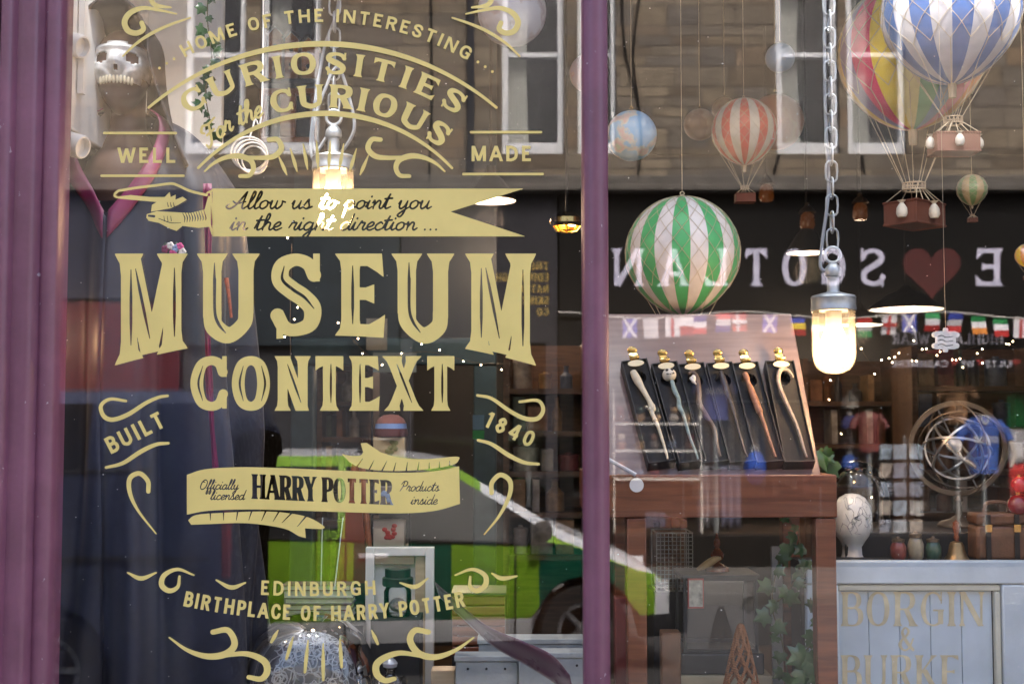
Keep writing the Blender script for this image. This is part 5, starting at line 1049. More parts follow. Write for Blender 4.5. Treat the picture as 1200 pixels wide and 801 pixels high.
# magenta lining turned out along the neckline, and the long facing down the front edge
for a0, a1 in ((-.13, -.003), (.003, .13)):
    mb = MB(); mb.sheet(lambda u, v: robe((a0 + (a1 - a0) * u) % 1, vneck((a0 + (a1 - a0) * u) % 1) - .006 + v * .042) + Vector((0, -.007 - .004 * sin(v * pi), 0)), 24, 4); mb.build('lining', M_MAG, ms, thick=.002)
P = sp3([C_(a, b, .235) for a, b in ((243, 215), (244, 280), (243, 350), (244, 420), (247, 480), (253, 555))], 6); mb = MB(); mb.sheet(lambda u, v: P[min(len(P) - 1, int(round(u * (len(P) - 1))))] + Vector(((v - .5) * (.019 - .008 * u + .003 * sin(u * 20)), .004 * sin(v * 9), 0)), len(P) - 1, 5); mb.build('lining', M_MAG, ms, thick=.0015)
# white panel behind, spotlights on their rail
pn = thing('partition_panel', 'white boarded partition wrapping the corner behind the hooded mannequin', 'panel', (-1.0, .8, 2.4))
MB().bx(-1.04, C_(262, 0, .80).x, .80, .825, C_(0, 172, .80).z, 3.58).build('back_board', M_WHITE, pn, bevel=.004); MB().bx(-1.045, -1.025, .06, .798, 2.33, 3.58).build('side_board', M_WHITE, pn, bevel=.004)
for py in (52, 169):
    c = C_(84, py, .2); t = thing('spotlight', 'white spotlight head %s the window frame' % ('highest on' if py < 100 else 'lower of the two beside'), 'spotlight', c, 'white spotlights along the frame')
    MB().lathe([(0, -.034), (.024, -.034), (.028, -.03), (.028, .03), (.026, .034), (.022, .034), (.022, .02), (0, .018)], c, 24, ax=(.75, -.25, -.25)).build('head', M_WHITE, t)
    MB().cyl(c + Vector((-.03, .01, 0)), c + Vector((-.07, .03, 0)), .008).build('bracket', M_WHITE, t)
t = tag(MB().bx(-1.022, -1.008, .215, .235, 2.42, 3.5).build('spotlight_rail', M_WHITE, None), 'white upright rail behind the window jamb', 'rail')
c = C_(68, 393, .16); t = thing('globe_lamp', 'small warm glowing bulb peeping past the purple jamb', 'lamp', c); MB().ball(c, .018, 16, 12, (.8, 1, 1.3)).build('bulb', glow('warm_bulb', (1, .6, .28), 12), t); MB().cyl(c + Vector((0, 0, .02)), c + Vector((0, 0, .05)), .012).build('socket', M_BRASS, t)
# nosegay
c = C_(203, 292, .24); t = thing('flower_posy', 'little posy of pink and white flowers pinned on the robe', 'flowers', c)
for k, (dx, dz, m_) in enumerate(((-.018, 0, M_MAG), (-.006, .008, M_WHITE), (.006, .002, mat('petal_blue', (.25, .35, .55), .6)), (.016, .006, mat('petal_pink', (.6, .08, .25), .6)), (.0, -.01, mat('petal_pink2', (.5, .05, .2), .6)), (.022, -.006, M_WHITE))):
    mb = MB()
    for q in range(5): mb.ball(c + Vector((dx + .005 * cos(q * 1.257), -.003, dz + .005 * sin(q * 1.257))), .0048, 8, 6, (1, .5, 1))
    mb.build('flower', m_, t)
mb = MB()
for q in range(6): mb.ball(c + Vector((-.02 + q * .009, .004, .008 - (q % 3) * .009)), .008, 8, 6, (.5, .3, 1.2), (0, q, 0))
mb.build('leaf_bunch', M_LEAF, t)
pts = sp3([C_(265, 326, .3), C_(268, 345, .295), C_(271, 372, .29)], 6); tag(MB().tube(pts, [.0055 - .0002 * i for i in range(len(pts))], 10).build('carved_stick', mat('red_brown', (.28, .07, .03), .4, var=.5, scale=90), None), 'short red brown carved stick showing inside the second letter', 'stick')

# ---- ivy
def leaf(mb, p, s_, rz, rx, ry=0):
    M = Euler((rx, ry, rz)).to_matrix(); o = [(0, 0), (.28, -.12), (.55, .05), (.42, .30), (.62, .55), (.25, .58), (0, 1.0), (-.25, .58), (-.62, .55), (-.42, .30), (-.55, .05), (-.28, -.12)]
    vs = [p + M @ Vector((x * s_, (.34 * abs(x) + .25 * y * y) * s_, -y * s_)) for x, y in o] + [p + M @ Vector((0, -.05 * s_, -.4 * s_))]
    mb.add(vs, [(i, (i + 1) % 12, 12) for i in range(12)])
def ivy(label, stems, y, s_, seed, per=1.0):
    rnd = random.Random(seed); P0_ = W(*stems[0][0], y); t = thing('ivy_vine', label, 'plant', P0_, 'trailing ivy'); sm = MB(); lf = MB()
    for st_ in stems:
        P = sp3([W(a, b, y + rnd.uniform(-.02, .02)) for a, b in st_], 8); sm.tube(P, .0016, 5)
        for i in range(2, len(P), max(1, int(3 / per))): leaf(lf, P[i] + Vector((rnd.uniform(-.012, .012), -.006, 0)), s_ * rnd.uniform(.6, 1.2), rnd.uniform(-.6, .6), rnd.uniform(-.5, .5), rnd.uniform(-1.2, 1.2))
    sm.build('stem', M_STEM, t); lf.build('foliage', M_LEAF, t); return t
ivy('trailing ivy hanging at the edge of the white panel', [[(246, -30), (243, 20), (248, 70), (241, 110), (249, 155)]], .5, .030, 3, 1.2)
ivy('leafy ivy climbing between the case legs', [[(925, 800), (915, 745), (905, 710), (912, 660), (930, 625), (920, 600)], [(905, 710), (925, 690), (938, 660), (936, 620)], [(950, 800), (940, 770), (955, 745), (950, 700)]], .33, .036, 5, .8)
ivy('two broad ivy leaves poking out behind the case corner', [[(940, 560), (952, 535), (965, 528), (976, 545)]], .5, .05, 9, 1.2)
ivy('ivy leaves spread on the ledge below the case', [[(930, 801), (945, 770), (965, 760), (955, 790)]], .29, .05, 12, 1.3)

# ---- painted signboard
sgn = thing('painted_signboard', 'pale blue panelled signboard with faded gold lettering beside the red case', 'signboard', (W(1100, 700, .36).x, .36, .86))
M_BLUE = mat('pale_blue_paint', (.46, .54, .59), .55, var=.10, scale=10, bump=.15, bscale=80); M_BLUE2 = mat('pale_blue_boards', (.46, .55, .61), .55, var=.12, scale=8)
sx0, sx1 = W(944, 700, .36).x, 1.62; sz1 = W(1000, 656, .36).z; fw = .075
for n_, a in (('rail', (sx0, sx1, sz1 - .055, sz1)), ('stile', (sx0, sx0 + .076, .86, sz1 - .057)), ('stile', (W(1172, 700, .36).x, W(1172, 700, .36).x + .08, .86, sz1 - .057))): MB().bx(a[0], a[1] if n_ != 'rail' else W(1172, 700, .36).x + .08, .345, .375, a[2], a[3]).build(n_, M_BLUE, sgn, bevel=.004)
xi0, xi1 = sx0 + .078, W(1172, 700, .36).x - .002
M_BEAD = mat('cream_bead', (.50, .50, .40), .5, var=.08)
MB().bx(xi0, xi1, .352, .37, sz1 - .072, sz1 - .058).build('bead', M_BEAD, sgn, bevel=.003); MB().bx(xi1 - .014, xi1, .352, .37, .86, sz1 - .074).build('bead', M_BEAD, sgn, bevel=.003)
n_ = 5
for i in range(n_):
    a = xi0 + (xi1 - .016 - xi0) * i / n_; b = xi0 + (xi1 - .016 - xi0) * (i + 1) / n_
    MB().bx(a + .0006, b - .0006, .366, .38, .86, sz1 - .074).build('board', M_BLUE2, sgn, bevel=.0015)
M_FADE = mat('faded_gold', (.56, .50, .32), .6, var=.30, scale=18)
F = Field(975, -4, 1175, 60, .5); 
text(F, 'BORGIN', 985, 0, 40, T=.15, t=.055, sf=.06, tr=.05, width=170); F.mesh(lambda u, v: W(u, 733 - v, .3645)).build('lettering', M_FADE, sgn)
F = Field(1030, -4, 1090, 40, .5); text(F, '&', 1052, 0, 28, T=.16, t=.06, sf=0, tr=0); F.mesh(lambda u, v: W(u, 762 - v, .3645)).build('lettering', M_FADE, sgn)
F = Field(975, -4, 1175, 60, .5); text(F, 'BURKE', 985, 0, 40, T=.15, t=.055, sf=.06, tr=.06, width=140); F.mesh(lambda u, v: W(u, 807 - v, .3645)).build('lettering', M_FADE, sgn)

# ---- armillary sphere, phrenology head under a dome
c = W(1122, 525, .62); k = PX(.62); ar = thing('armillary_sphere', 'large metal armillary sphere of crossed rings above the signboard', 'armillary sphere', c)
M_PEW = mat('pewter', (.30, .29, .28), .38, .9, var=.25, scale=30); M_BRZ = mat('bronze_band', (.16, .12, .085), .45, .7, var=.25)
MB().ring(c, 53 * k, 2.6 * k, (.15, 1, .1), 64, flat=5 * k).build('meridian_ring', M_BRZ, ar)
MB().ring(c, 55 * k, 1.1 * k, (.95, .3, .12), 64).build('outer_hoop', M_BRZ, ar); MB().ring(c + Vector((6 * k, 0, -2 * k)), 50 * k, 1.0 * k, (.3, .9, .45), 64).build('outer_hoop', M_BRZ, ar)
for ax, r_ in (((.2, .3, 1), 38), ((.9, .4, .3), 38), ((-.5, .6, .6), 37), ((.3, 1, -.2), 36), ((.7, -.4, .7), 36)): MB().ring(c, r_ * k, 1.1 * k, ax, 56, flat=2.6 * k).build('inner_ring', M_PEW, ar)
MB().ball(c + Vector((-4 * k, 0, 4 * k)), 9 * k, 20, 14).build('core_ball', M_SILV, ar); MB().tube([c + Vector((-22 * k, 0, 46 * k)), c + Vector((22 * k, 0, -46 * k))], 1.0 * k, 8).build('axis_rod', M_PEW, ar)
zt2 = c.z - 55 * k; MB().lathe([(.006, 0), (.012, -.012), (.007, -.02), (.009, -.05), (.022, -.06), (.045, -.066), (.055, -.075), (.055, -.08), (0, -.081)], (c.x, c.y, zt2), 32).build('foot', M_BRZ, ar)
zs_ = zt2 - .083
pl = thing('draped_plinth', 'dark draped plinth behind the signboard', 'plinth', (1.05, .66, .86)); MB().bx(.84, 1.5, .5, .84, .86, zs_).build('body', M_INW, pl, bevel=.004)
c = W(999, 612, .52); k = PX(.52); hd_ = thing('phrenology_head', 'white china phrenology head with thin painted lines', 'ornament head', c - Vector((0, 0, 60 * k)))
hp = MB(); hp.lathe([(k * a, k * b) for a, b in [(0, 34), (8, 33), (15, 29), (20.5, 20), (22.5, 8), (22, -4), (19.5, -14), (15, -21), (12, -27), (12.5, -36), (16, -46), (22, -54), (24, -60), (0, -60)]], c, 36)
hp.build('bust', mat('china_white', (.68, .68, .64), .25, var=.04, coat=.5), hd_)
ln_ = MB(); rnd = random.Random(4)
for i in range(16):
    a0 = rnd.uniform(-2.6, -.5); z0 = rnd.uniform(-8, 26); P = []
    for s_ in range(9):
        a = a0 + .09 * s_ * rnd.choice((1, 1, .6)); z = z0 + 7 * sin(s_ * .6 + i); zz_ = max(-18, min(30, z)); r_ = float(np.interp(zz_, [-21, -14, -4, 8, 20, 29], [15, 19.5, 22, 22.5, 20.5, 15])) + .2
        P.append(c + Vector((r_ * k * cos(a), r_ * k * sin(a), zz_ * k)))
    ln_.tube(sp3(P, 3), .00055, 4)
ln_.build('painted_lines', mat('ink_grey', (.12, .13, .15), .6), hd_)
tag(MB().bx(c.x - .075, c.x + .075, .44, .62, .86, c.z - 60 * k - .001).build('pedestal', M_INW, None, bevel=.003), 'narrow dark pedestal under the china head', 'pedestal')
dm = thing('glass_dome', 'clear glass dome standing behind the china head', 'glass dome', W(1003, 650, .7)); c = W(1003, 582, .7); k = PX(.7)
prd = [(1e-4, 42), (14, 39.5), (27, 31), (35, 18), (38, 0), (38, -70)]; MB().lathe([(a * k, b * k) for a, b in prd] + [(a * k * .96, (b - 1) * k) for a, b in prd[::-1]], c, 40).build('dome', M_CLEAR, dm); MB().lathe([(0, 0), (46 * k, 0), (46 * k, -6 * k), (0, -6 * k)], c - Vector((0, 0, 70 * k)), 40).build('base', M_BRZ, dm)
tag(MB().bx(c.x - .09, c.x + .09, .62 + .01, .79, .86, c.z - 76.5 * k).build('stand_block', M_INW, None), 'dark block carrying the glass dome', 'block')

# ---- things on and under the wand case
ct = thing('glass_lantern_case', 'small grey framed glass case with a red edged card under the wand stand', 'glass case', W(838, 790, .5)); y0, y1 = .44, .60
x0, x1 = W(795, 0, y0).x, W(880, 0, y0).x; zt3, zm3, zb3 = W(0, 676, y0).z, W(0, 764, y0).z, W(0, 789, y0).z
M_GREY = mat('grey_metal', (.035, .04, .045), .4, .5, var=.2)
fr = MB(); e_ = .008
for x in (x0, x1 - e_):
    for y in (y0, y1 - e_): fr.bx(x, x + e_, y, y + e_, zm3, zt3)
for z in (zm3, zt3 - e_):
    fr.bx(x0 + e_, x1 - e_, y0, y0 + e_, z, z + e_).bx(x0 + e_, x1 - e_, y1 - e_, y1, z, z + e_).bx(x0, x0 + e_, y0 + e_, y1 - e_, z, z + e_).bx(x1 - e_, x1, y0 + e_, y1 - e_, z, z + e_)
fr.build('frame', M_GREY, ct); MB().bx(x0 - .01, x1 + .012, y0 - .01, y1 + .01, zb3, zm3 - .001).build('base', M_GREY, ct, bevel=.004); MB().bx(x0 + .001, x1 - .001, y0 + .001, y0 + .004, zm3 + e_, zt3 - e_).build('pane', MATS['thin_acrylic'], ct)
MB().bx(x0 - .004, x1 + .004, y0 - .004, y1, zt3 + .0005, zt3 + .006).build('lid', M_GREY, ct)
cdx = W(800, 0, y0 - .003).x; MB().bx(cdx, W(818, 0, y0).x, y0 - .005, y0 - .002, W(0, 712, y0).z, W(0, 677, y0).z).build('card', mat('card_red', (.40, .10, .08), .6), ct); MB().bx(cdx + .003, W(818, 0, y0).x - .003, y0 - .0065, y0 - .0052, W(0, 710, y0).z, W(0, 679, y0).z).build('card_face', mat('card_pale', (.42, .44, .38), .6, var=.5, scale=60), ct)
tag(MB().bx(x0 - .03, x1 + .03, .42, .63, .861, zb3 - .001).build('cream_box', mat('cream_paint', (.45, .38, .24), .6, var=.15), None, bevel=.003), 'cream wooden box under the grey glass case', 'box')
c = Vector(((x0 + x1) / 2 + .005, .52, zt3 + .0065)); k = PX(.52)
fn = thing('turned_finial', 'small dark red turned wood finial on top of the glass case', 'ornament', c); MB().lathe([(k * a, k * b) for a, b in [(0, 0), (14, 0), (13, 4), (8, 7), (3, 10), (7, 14), (8, 19), (5, 24), (2.5, 27), (4, 30), (4, 34), (2.2, 38), (1.2, 42), (0, 44)]], c, 24).build('turned_body', mat('cherry_wood', (.20, .05, .018), .25, var=.25, scale=60, coat=.4), fn)
P = sp3([c + Vector((-.055, -.03, .007)), c + Vector((-.035, -.035, .018)), c + Vector((-.012, -.035, .032)), c + Vector((.004, -.034, .036))], 6); tag(MB().tube(P, [.004 + .006 * sin(pi * min(1, i / len(P) * 1.1)) for i in range(len(P))], 12).build('horn_piece', mat('horn', (.48, .38, .22), .45, var=.2, scale=40), None), 'curved cream horn lying on the glass case', 'horn')
wc = thing('wicker_cone', 'orange wicker cone of woven spirals below the glass case', 'wicker cone', W(868, 815, .3)); c = W(868, 735, .3); k = PX(.3); mb = MB()
def conep(t, q): r_ = (4 + 24 * t ** .9) * k; return c + Vector((r_ * cos(q), r_ * sin(q), -t * 100 * k))
for i in range(7):
    for s_ in (1, -1):
        for d in (-.06, .06): mb.tube([conep(t, i * 2 * pi / 7 + s_ * t * 3.2 + d * (1 - t * .4)) for t in np.linspace(0, 1, 26)], 1.1 * k, 5)
mb.ball(c, 5 * k, 12, 8); mb.build('weave', M_WICKO, wc)
# wire basket
wb = MB(); y = .62; xa, xb = W(765, 0, y).x, W(806, 0, y).x; za, zb = W(0, 692, y).z, W(0, 624, y).z
for i in range(10): x = xa + (xb - xa) * i / 9; wb.cyl((x, y, za), (x, y, zb), .0012, n=5)
for i in range(15): z = za + (zb - za) * i / 14; wb.cyl((xa, y, z), (xb, y, z), .0012, n=5)
for x in (xa, xb): wb.tube([(x, y, zb), (x, y + .12, zb), (x, y + .12, za), (x, y, za)], .002, 6)
for z in (za, zb): wb.tube([(xa, y, z), (xb, y, z)], .0022, 6); wb.tube([(xa, y + .12, z), (xb, y + .12, z)], .0022, 6)
tag(wb.build('wire_basket', M_STEEL, None), 'small wire grid basket behind the left leg of the case', 'basket')
tag(MB().bx(xa - .01, xb + .01, y - .01, y + .14, .861, za - .002).build('basket_plinth', M_INW, None), 'dark block under the wire grid basket', 'block')
tag(MB().bx(W(896, 0, .57).x, W(908, 0, .57).x, .57, .585, .861, W(0, 640, .57).z).build('wooden_upright', mat('grey_slat', (.34, .35, .34), .6, var=.2), None, bevel=.002), 'pale upright slat standing inside the case legs', 'slat')
# dark interior of the case: back cloth and little boxes
for a, b, t_, bt, y, m_, l_ in ((717, 735, 700, 801, .5, mat('dull_red_book', (.15, .03, .025), .6), 'dull red upright book by the left case leg'), (770, 792, 740, 801, .4, mat('tan_leather', (.16, .08, .04), .5, var=.3), 'tan leather pouch beside the left case leg'), (930, 950, 690, 801, .6, mat('grey_green', (.09, .11, .10), .6), 'grey green folder behind the ivy')):
    tag(MB().bx(W(a, 0, y).x, W(b, 0, y).x, y, y + .05, .861, W(0, t_, y).z).build('shelf_item', m_, None, bevel=.004), l_, 'item')

# unseen track and spotlights above the view, added to brighten the display
tr = tag(MB().bx(-1.2, 1.6, .13, .16, 3.02, 3.05).build('added_spot_track', M_WHITE, None, bevel=.003), 'added white lighting track, unseen above the window display', 'track')
def added_spot(px, tx, ty, tz, p, label, z=2.98, y=.145):
    c = Vector((px, y, z)); tg = Vector((tx, ty, tz)); t = thing('spotlight', label, 'spotlight', c, 'added fill spotlights on the unseen track'); dr = (tg - c).normalized()
    MB().lathe([(0, -.05), (.024, -.05), (.03, -.045), (.034, .05), (.031, .05), (.027, -.03), (0, -.032)], c, 24, ax=dr).build('head', M_WHITE, t); MB().cyl(c + Vector((0, 0, .005)), c + Vector((0, 0, .04)), .008, n=8).build('bracket', M_WHITE, t)
    l = bpy.data.lights.new('added_spot_light', 'SPOT'); l.energy = p * .36; l.color = (1, .98, .96); l.spot_size = R(75); l.spot_blend = .8; l.shadow_soft_size = .025
    o = bpy.data.objects.new('added_spot_light', l); COL.objects.link(o); o.parent = t; o.location = dr * .055; o.rotation_euler = dr.to_track_quat('-Z', 'Y').to_euler()
for i, a in enumerate(((-.95, -.85, .6, 2.2, 5), (-.55, -.54, .33, 1.05, 17), (-.15, -.35, .5, 1.2, 5), (.35, .45, .6, 2.0, 5), (.8, .95, .55, 2.3, 5), (1.15, .95, .5, 1.2, 6), (1.5, 1.12, .8, 2.62, 7))):
    added_spot(*a, 'added unseen fill spotlight, %s from the left jamb' % ('first', 'second', 'third', 'fourth', 'fifth', 'sixth', 'last')[i])

# small stock standing on a ledge behind the signboard
lg = tag(MB().bx(.70, 1.6, .385, .495, .861, W(0, 655, .44).z).build('stock_ledge', M_INW, None), 'dark ledge of small stock behind the pale blue signboard', 'ledge'); zl = W(0, 655, .44).z + .0005
x0, x1 = W(1128, 0, .42).x, W(1186, 0, .42).x; lc = thing('leather_case', 'small brown leather case with straps behind the signboard', 'case', ((x0 + x1) / 2, .44, zl)); M_LEA = mat('brown_leather', (.13, .055, .025), .45, var=.35, scale=30, bump=.3, bscale=200)
MB().bx(x0, x1, .405, .475, zl, zl + .085).build('body', M_LEA, lc, bevel=.008); MB().bx(x0 - .001, x1 + .001, .4035, .4765, zl + .0855, zl + .115).build('lid', M_LEA, lc, bevel=.008)
for f_ in (.22, .78): xx = x0 + (x1 - x0) * f_; MB().bx(xx - .006, xx + .006, .400, .4025, zl + .005, zl + .112).build('strap', M_IRON, lc); MB().bx(xx - .008, xx + .008, .3975, .3995, zl + .07, zl + .088).build('buckle', M_BRASS, lc)
MB().tube(sp3([((x0 + x1) / 2 - .03, .44, zl + .116), ((x0 + x1) / 2 - .022, .44, zl + .138), ((x0 + x1) / 2 + .022, .44, zl + .138), ((x0 + x1) / 2 + .03, .44, zl + .116)], 6), .005, 8).build('handle', M_LEA, lc)
c = Vector((W(1108, 0, .42).x, .425, zl)); bl_ = thing('brass_bell', 'tarnished brass hand bell with a turned handle beside the leather case', 'bell', c); MB().lathe([(0, .045), (.006, .046), (.014, .043), (.018, .034), (.021, .016), (.029, .004), (.031, 0), (.028, 0), (.018, .015), (0, .038)], c, 28).build('bell', mat('old_brass', (.28, .19, .09), .4, .9, var=.3), bl_); MB().lathe([(.004, .046), (.007, .055), (.005, .062), (.009, .078), (.008, .092), (0, .098)], c, 18).build('handle', MATS['cherry_wood'] if 'cherry_wood' in MATS else M_REDWOOD, bl_)
c = W(1196, 597, .42); tb = thing('twig_with_baubles', 'pale twigs hung with red baubles at the picture edge', 'ornament', Vector((c.x, .44, zl))); b_ = MB(); rnd = random.Random(2)
for i in range(7): e_ = Vector((c.x + rnd.uniform(-.035, .03), .44 + rnd.uniform(-.02, .02), zl + rnd.uniform(.07, .16))); b_.tube(sp3([(c.x, .44, zl), Vector((c.x, .44, zl)).lerp(e_, .5) + Vector((rnd.uniform(-.01, .01), 0, 0)), e_], 5), .0016, 5)
b_.build('twig', M_WHITE, tb)
for dx, dz, r_ in ((-.006, .012, .026), (-.002, .062, .020), (.03, -.02, .018)): q = c + Vector((dx, .0, dz)); o = MB().ball(q, r_, 20, 14).build('bauble', mat('bauble_red', (.22, .01, .014), .18, var=.05, coat=.6), tb); MB().cyl(q + Vector((0, 0, r_ * .95)), q + Vector((0, 0, r_ * 1.2)), r_ * .25, n=10).build('cap', M_BRASS, o)
for i, (px, m_, l_) in enumerate(((1042, (.20, .05, .04), 'dull red squat jar behind the word on the signboard'), (1062, (.30, .26, .18), 'cream squat jar between the dull red jar and the dark green jar'), (1082, (.04, .09, .06), 'dark green squat jar left of the brass bell'))):
    c = Vector((W(px, 0, .42).x, .43, zl)); t = thing('lidded_jar', l_, 'jar', c, 'squat jars on the ledge'); h_ = .05 + .012 * (i % 2); MB().lathe([(0, 0), (.014, 0), (.019, .008), (.0195, h_ * .6), (.014, h_ * .85), (0, h_ * .86)], c, 24).build('body', mat('jar_%d' % i, m_, .3, var=.3, coat=.4), t); MB().lathe([(.0155, h_ * .865), (.0155, h_), (.005, h_ * 1.05), (.004, h_ * 1.12), (0, h_ * 1.14)], c, 24).build('lid', M_BRZ, t)

# ---- left pane: globe dome, frame, easel, stacks, ribbon, boxes
c = W(364, 797, .36); k = PX(.36); gd = thing('wire_globe', 'ball of tangled white wire under a clear glass dome', 'wire globe', W(368, 870, .36)); rnd = random.Random(11)
mb = MB()
for i in range(800):
    a = rnd.uniform(0, 2 * pi); z = rnd.uniform(-.7, 1); P = []; th_ = rnd.uniform(0, 6.28); cv = rnd.uniform(-1.2, 1.2)
    for s_ in range(11):
        zz_ = max(-.98, min(.995, z)); rr_ = 71 * k * (1 - .02 * rnd.random()); q = sqrt(1 - zz_ ** 2); P.append(c + Vector((rr_ * q * cos(a), rr_ * q * sin(a), rr_ * zz_)))
        th_ += cv + rnd.uniform(-.6, .6)
        if rnd.random() < .2: cv = rnd.uniform(-1.3, 1.3)
        a += .05 * cos(th_) / max(.2, q); z += .05 * sin(th_) * max(.25, q)
    mb.tube(P, .0016, 4, cap=False)
mb.build('white_wire', mat('white_wire', (.88, .89, .90), .4, var=.05), gd); MB().ball(c, 69 * k, 40, 28).build('dark_core', mat('core_grey', (.20, .205, .215), .4, var=.3, scale=20), gd)
prd = [(1e-4, 79), (20, 76.5), (42, 68), (60, 51), (72, 28), (77, 0), (76, -60)]; MB().lathe([(a * k, b * k) for a, b in prd] + [(a * k * .975, (b - 1) * k) for a, b in prd[::-1]], c, 48).build('glass_dome', M_CLEAR, gd)
MB().lathe([(0, 0), (79 * k, 0), (81 * k, -4 * k), (81 * k, -10 * k), (0, -10 * k)], c - Vector((0, 0, 60 * k)), 40).build('base', M_IRON, gd)
tag(MB().bx(c.x - .12, c.x + .12, c.y - .12, c.y + .12, .861, c.z - 70.5 * k).build('dome_plinth', M_INW, None), 'dark plinth under the wire globe', 'plinth')

cf = thing('canvas_frame', 'white stretched canvas seen from its back with pale stretcher bars', 'canvas', W(470, 800, .62)); y = .60
xa, xb = W(433, 0, y).x, W(511, 0, y).x; zt4 = W(0, 641, y).z; tk = 10 * PX(y)
MB().bx(xa, xb, y + .022, y + .026, .861, zt4).build('canvas', M_WHITE, cf)
for a in ((xa, xa + tk, .861, zt4), (xb - tk, xb, .861, zt4), (xa + tk, xb - tk, zt4 - tk, zt4)): MB().bx(a[0], a[1], y, y + .02, a[2], a[3]).build('edge_strip', M_WHITE, cf, bevel=.002)
for a in ((xb - tk * 2.2, xb - tk - .0005, .861, zt4 - tk), (xa + tk, xb - tk * 2.3, zt4 - tk * 2, zt4 - tk - .0005)): MB().bx(a[0], a[1], y + .006, y + .02, a[2], a[3]).build('stretcher_bar', M_PALEW, cf, bevel=.002)
# easel with a red brown board
ea = thing('wooden_easel', 'orange brown wooden easel standing behind the ribbon banner', 'easel', W(425, 700, .75)); M_EAS = wood('easel_wood', (.20, .055, .018), (.32, .10, .035), .4)
y = .72
for (a, b), (c2, d) in (((424, 540), (436, 690)), ((416, 540), (398, 690)), ((420, 540), (418, 690))): MB().tube([W(a, b, y + .02), W(c2, d, y + (.14 if c2 == 418 else 0))], .009, 8).build('leg', M_EAS, ea)
p = [W(408, 585, y), W(424, 585, y), W(432, 682, y), W(392, 682, y)]; MB().add([q + Vector((0, -.012, 0)) for q in p] + [q for q in p], [(0, 1, 2, 3), (7, 6, 5, 4), (0, 4, 5, 1), (1, 5, 6, 2), (2, 6, 7, 3), (3, 7, 4, 0)]).build('board', mat('rust_board', (.22, .05, .02), .5, var=.2), ea)
zq = W(0, 690, y).z; tag(MB().bx(W(385, 0, y).x, W(443, 0, y).x, .66, .9, .861, zq - .001).build('easel_plinth', M_INW, None), 'dark block under the wooden easel', 'block')
# stack of books with purple and white page edges
rnd = random.Random(3); z = W(0, 740, .42).z; mats_b = [mat('book_violet', (.16, .10, .20), .6, var=.15), mat('book_pale', (.50, .46, .52), .6, var=.1), mat('book_plum', (.12, .05, .10), .6, var=.15)]
names = ['lowest', 'second lowest', 'third from the bottom', 'fourth from the bottom', 'second from the top', 'topmost']
zb0 = z
tag(MB().bx(W(338, 0, .42).x, W(425, 0, .42).x, .40 + .13, .62, .861, zb0 - .001).build('stack_plinth', M_INW, None), 'dark block under the striped books', 'block')
for i in range(6):
    h_ = .0165; t = thing('book', 'violet book with pale page edges, %s of the striped stack' % names[i], 'book', (W(378, 0, .54).x, .58, z), 'books stacked beside the canvas'); dx = rnd.uniform(-.006, .006); xa, xb = W(340, 0, .54).x + dx, W(418, 0, .54).x + dx
    MB().bx(xa, xb, .54, .62, z + .001, z + .0035).bx(xa, xb, .54, .62, z + h_ - .003, z + h_ - .0005).bx(xa, xa + .003, .54, .62, z + .0035, z + h_ - .003).build('cover', mats_b[i % 3], t); MB().bx(xa + .0035, xb - .003, .543, .617, z + .0037, z + h_ - .0032).build('pages', mat('page_edges', (.62, .58, .56), .8, var=.12, scale=90), t); z += h_
# jar lantern
c = W(466, 700, .50); k = PX(.50); jl = thing('jar_lantern', 'glass jar with a thick black lid in front of the canvas', 'jar', c - Vector((0, 0, 22 * k)))
prj = [(0, -20), (14, -20), (16, -16), (16, 8), (13, 14)]; MB().lathe([(a * k, b * k) for a, b in prj] + [(a * k * .93, (b + .8) * k) for a, b in prj[::-1]], c, 30).build('jar', M_CLEAR, jl); MB().lathe([(a * k, b * k) for a, b in [(0, 14), (17, 14), (18, 16), (18, 23), (17, 24), (15, 24.5), (15, 33), (14, 34), (0, 34)]], c, 30).build('lid', M_IRON, jl); MB().ball(c - Vector((0, 0, 8 * k)), 10 * k, 14, 10, (1, 1, .8)).build('pot_pourri', mat('petals', (.42, .34, .30), .8, var=.6, scale=120), jl)
tag(MB().bx(c.x - .06, c.x + .06, .43, .56, .861, c.z - 20.5 * k).build('jar_plinth', M_INW, None), 'dark block under the lidded jar', 'block')
# scent bottle
c = W(457, 801, .30); k = PX(.30); sb = thing('scent_bottle', 'small clear scent bottle with a knobbed stopper', 'bottle', c - Vector((0, 0, 30 * k)))
prs = [(0, -28), (18, -28), (20, -24), (20, 4), (17, 9), (6, 12), (5, 16), (8, 18)]; MB().lathe([(a * k, b * k) for a, b in prs] + [(a * k * .88, (b + .8) * k) for a, b in prs[::-1]], c, 28).build('bottle', M_CLEAR, sb); MB().lathe([(a * k, b * k) for a, b in [(0, 17), (5, 18), (8, 20), (9, 24), (6, 28), (3, 30), (5, 33), (0, 35)]], c, 20).build('stopper', mat('cut_glass', (.45, .48, .5), .1, .4), sb)
tag(MB().bx(c.x - .05, c.x + .05, .25, .36, .861, c.z - 28.4 * k).build('bottle_plinth', M_INW, None), 'dark block under the scent bottle', 'block')
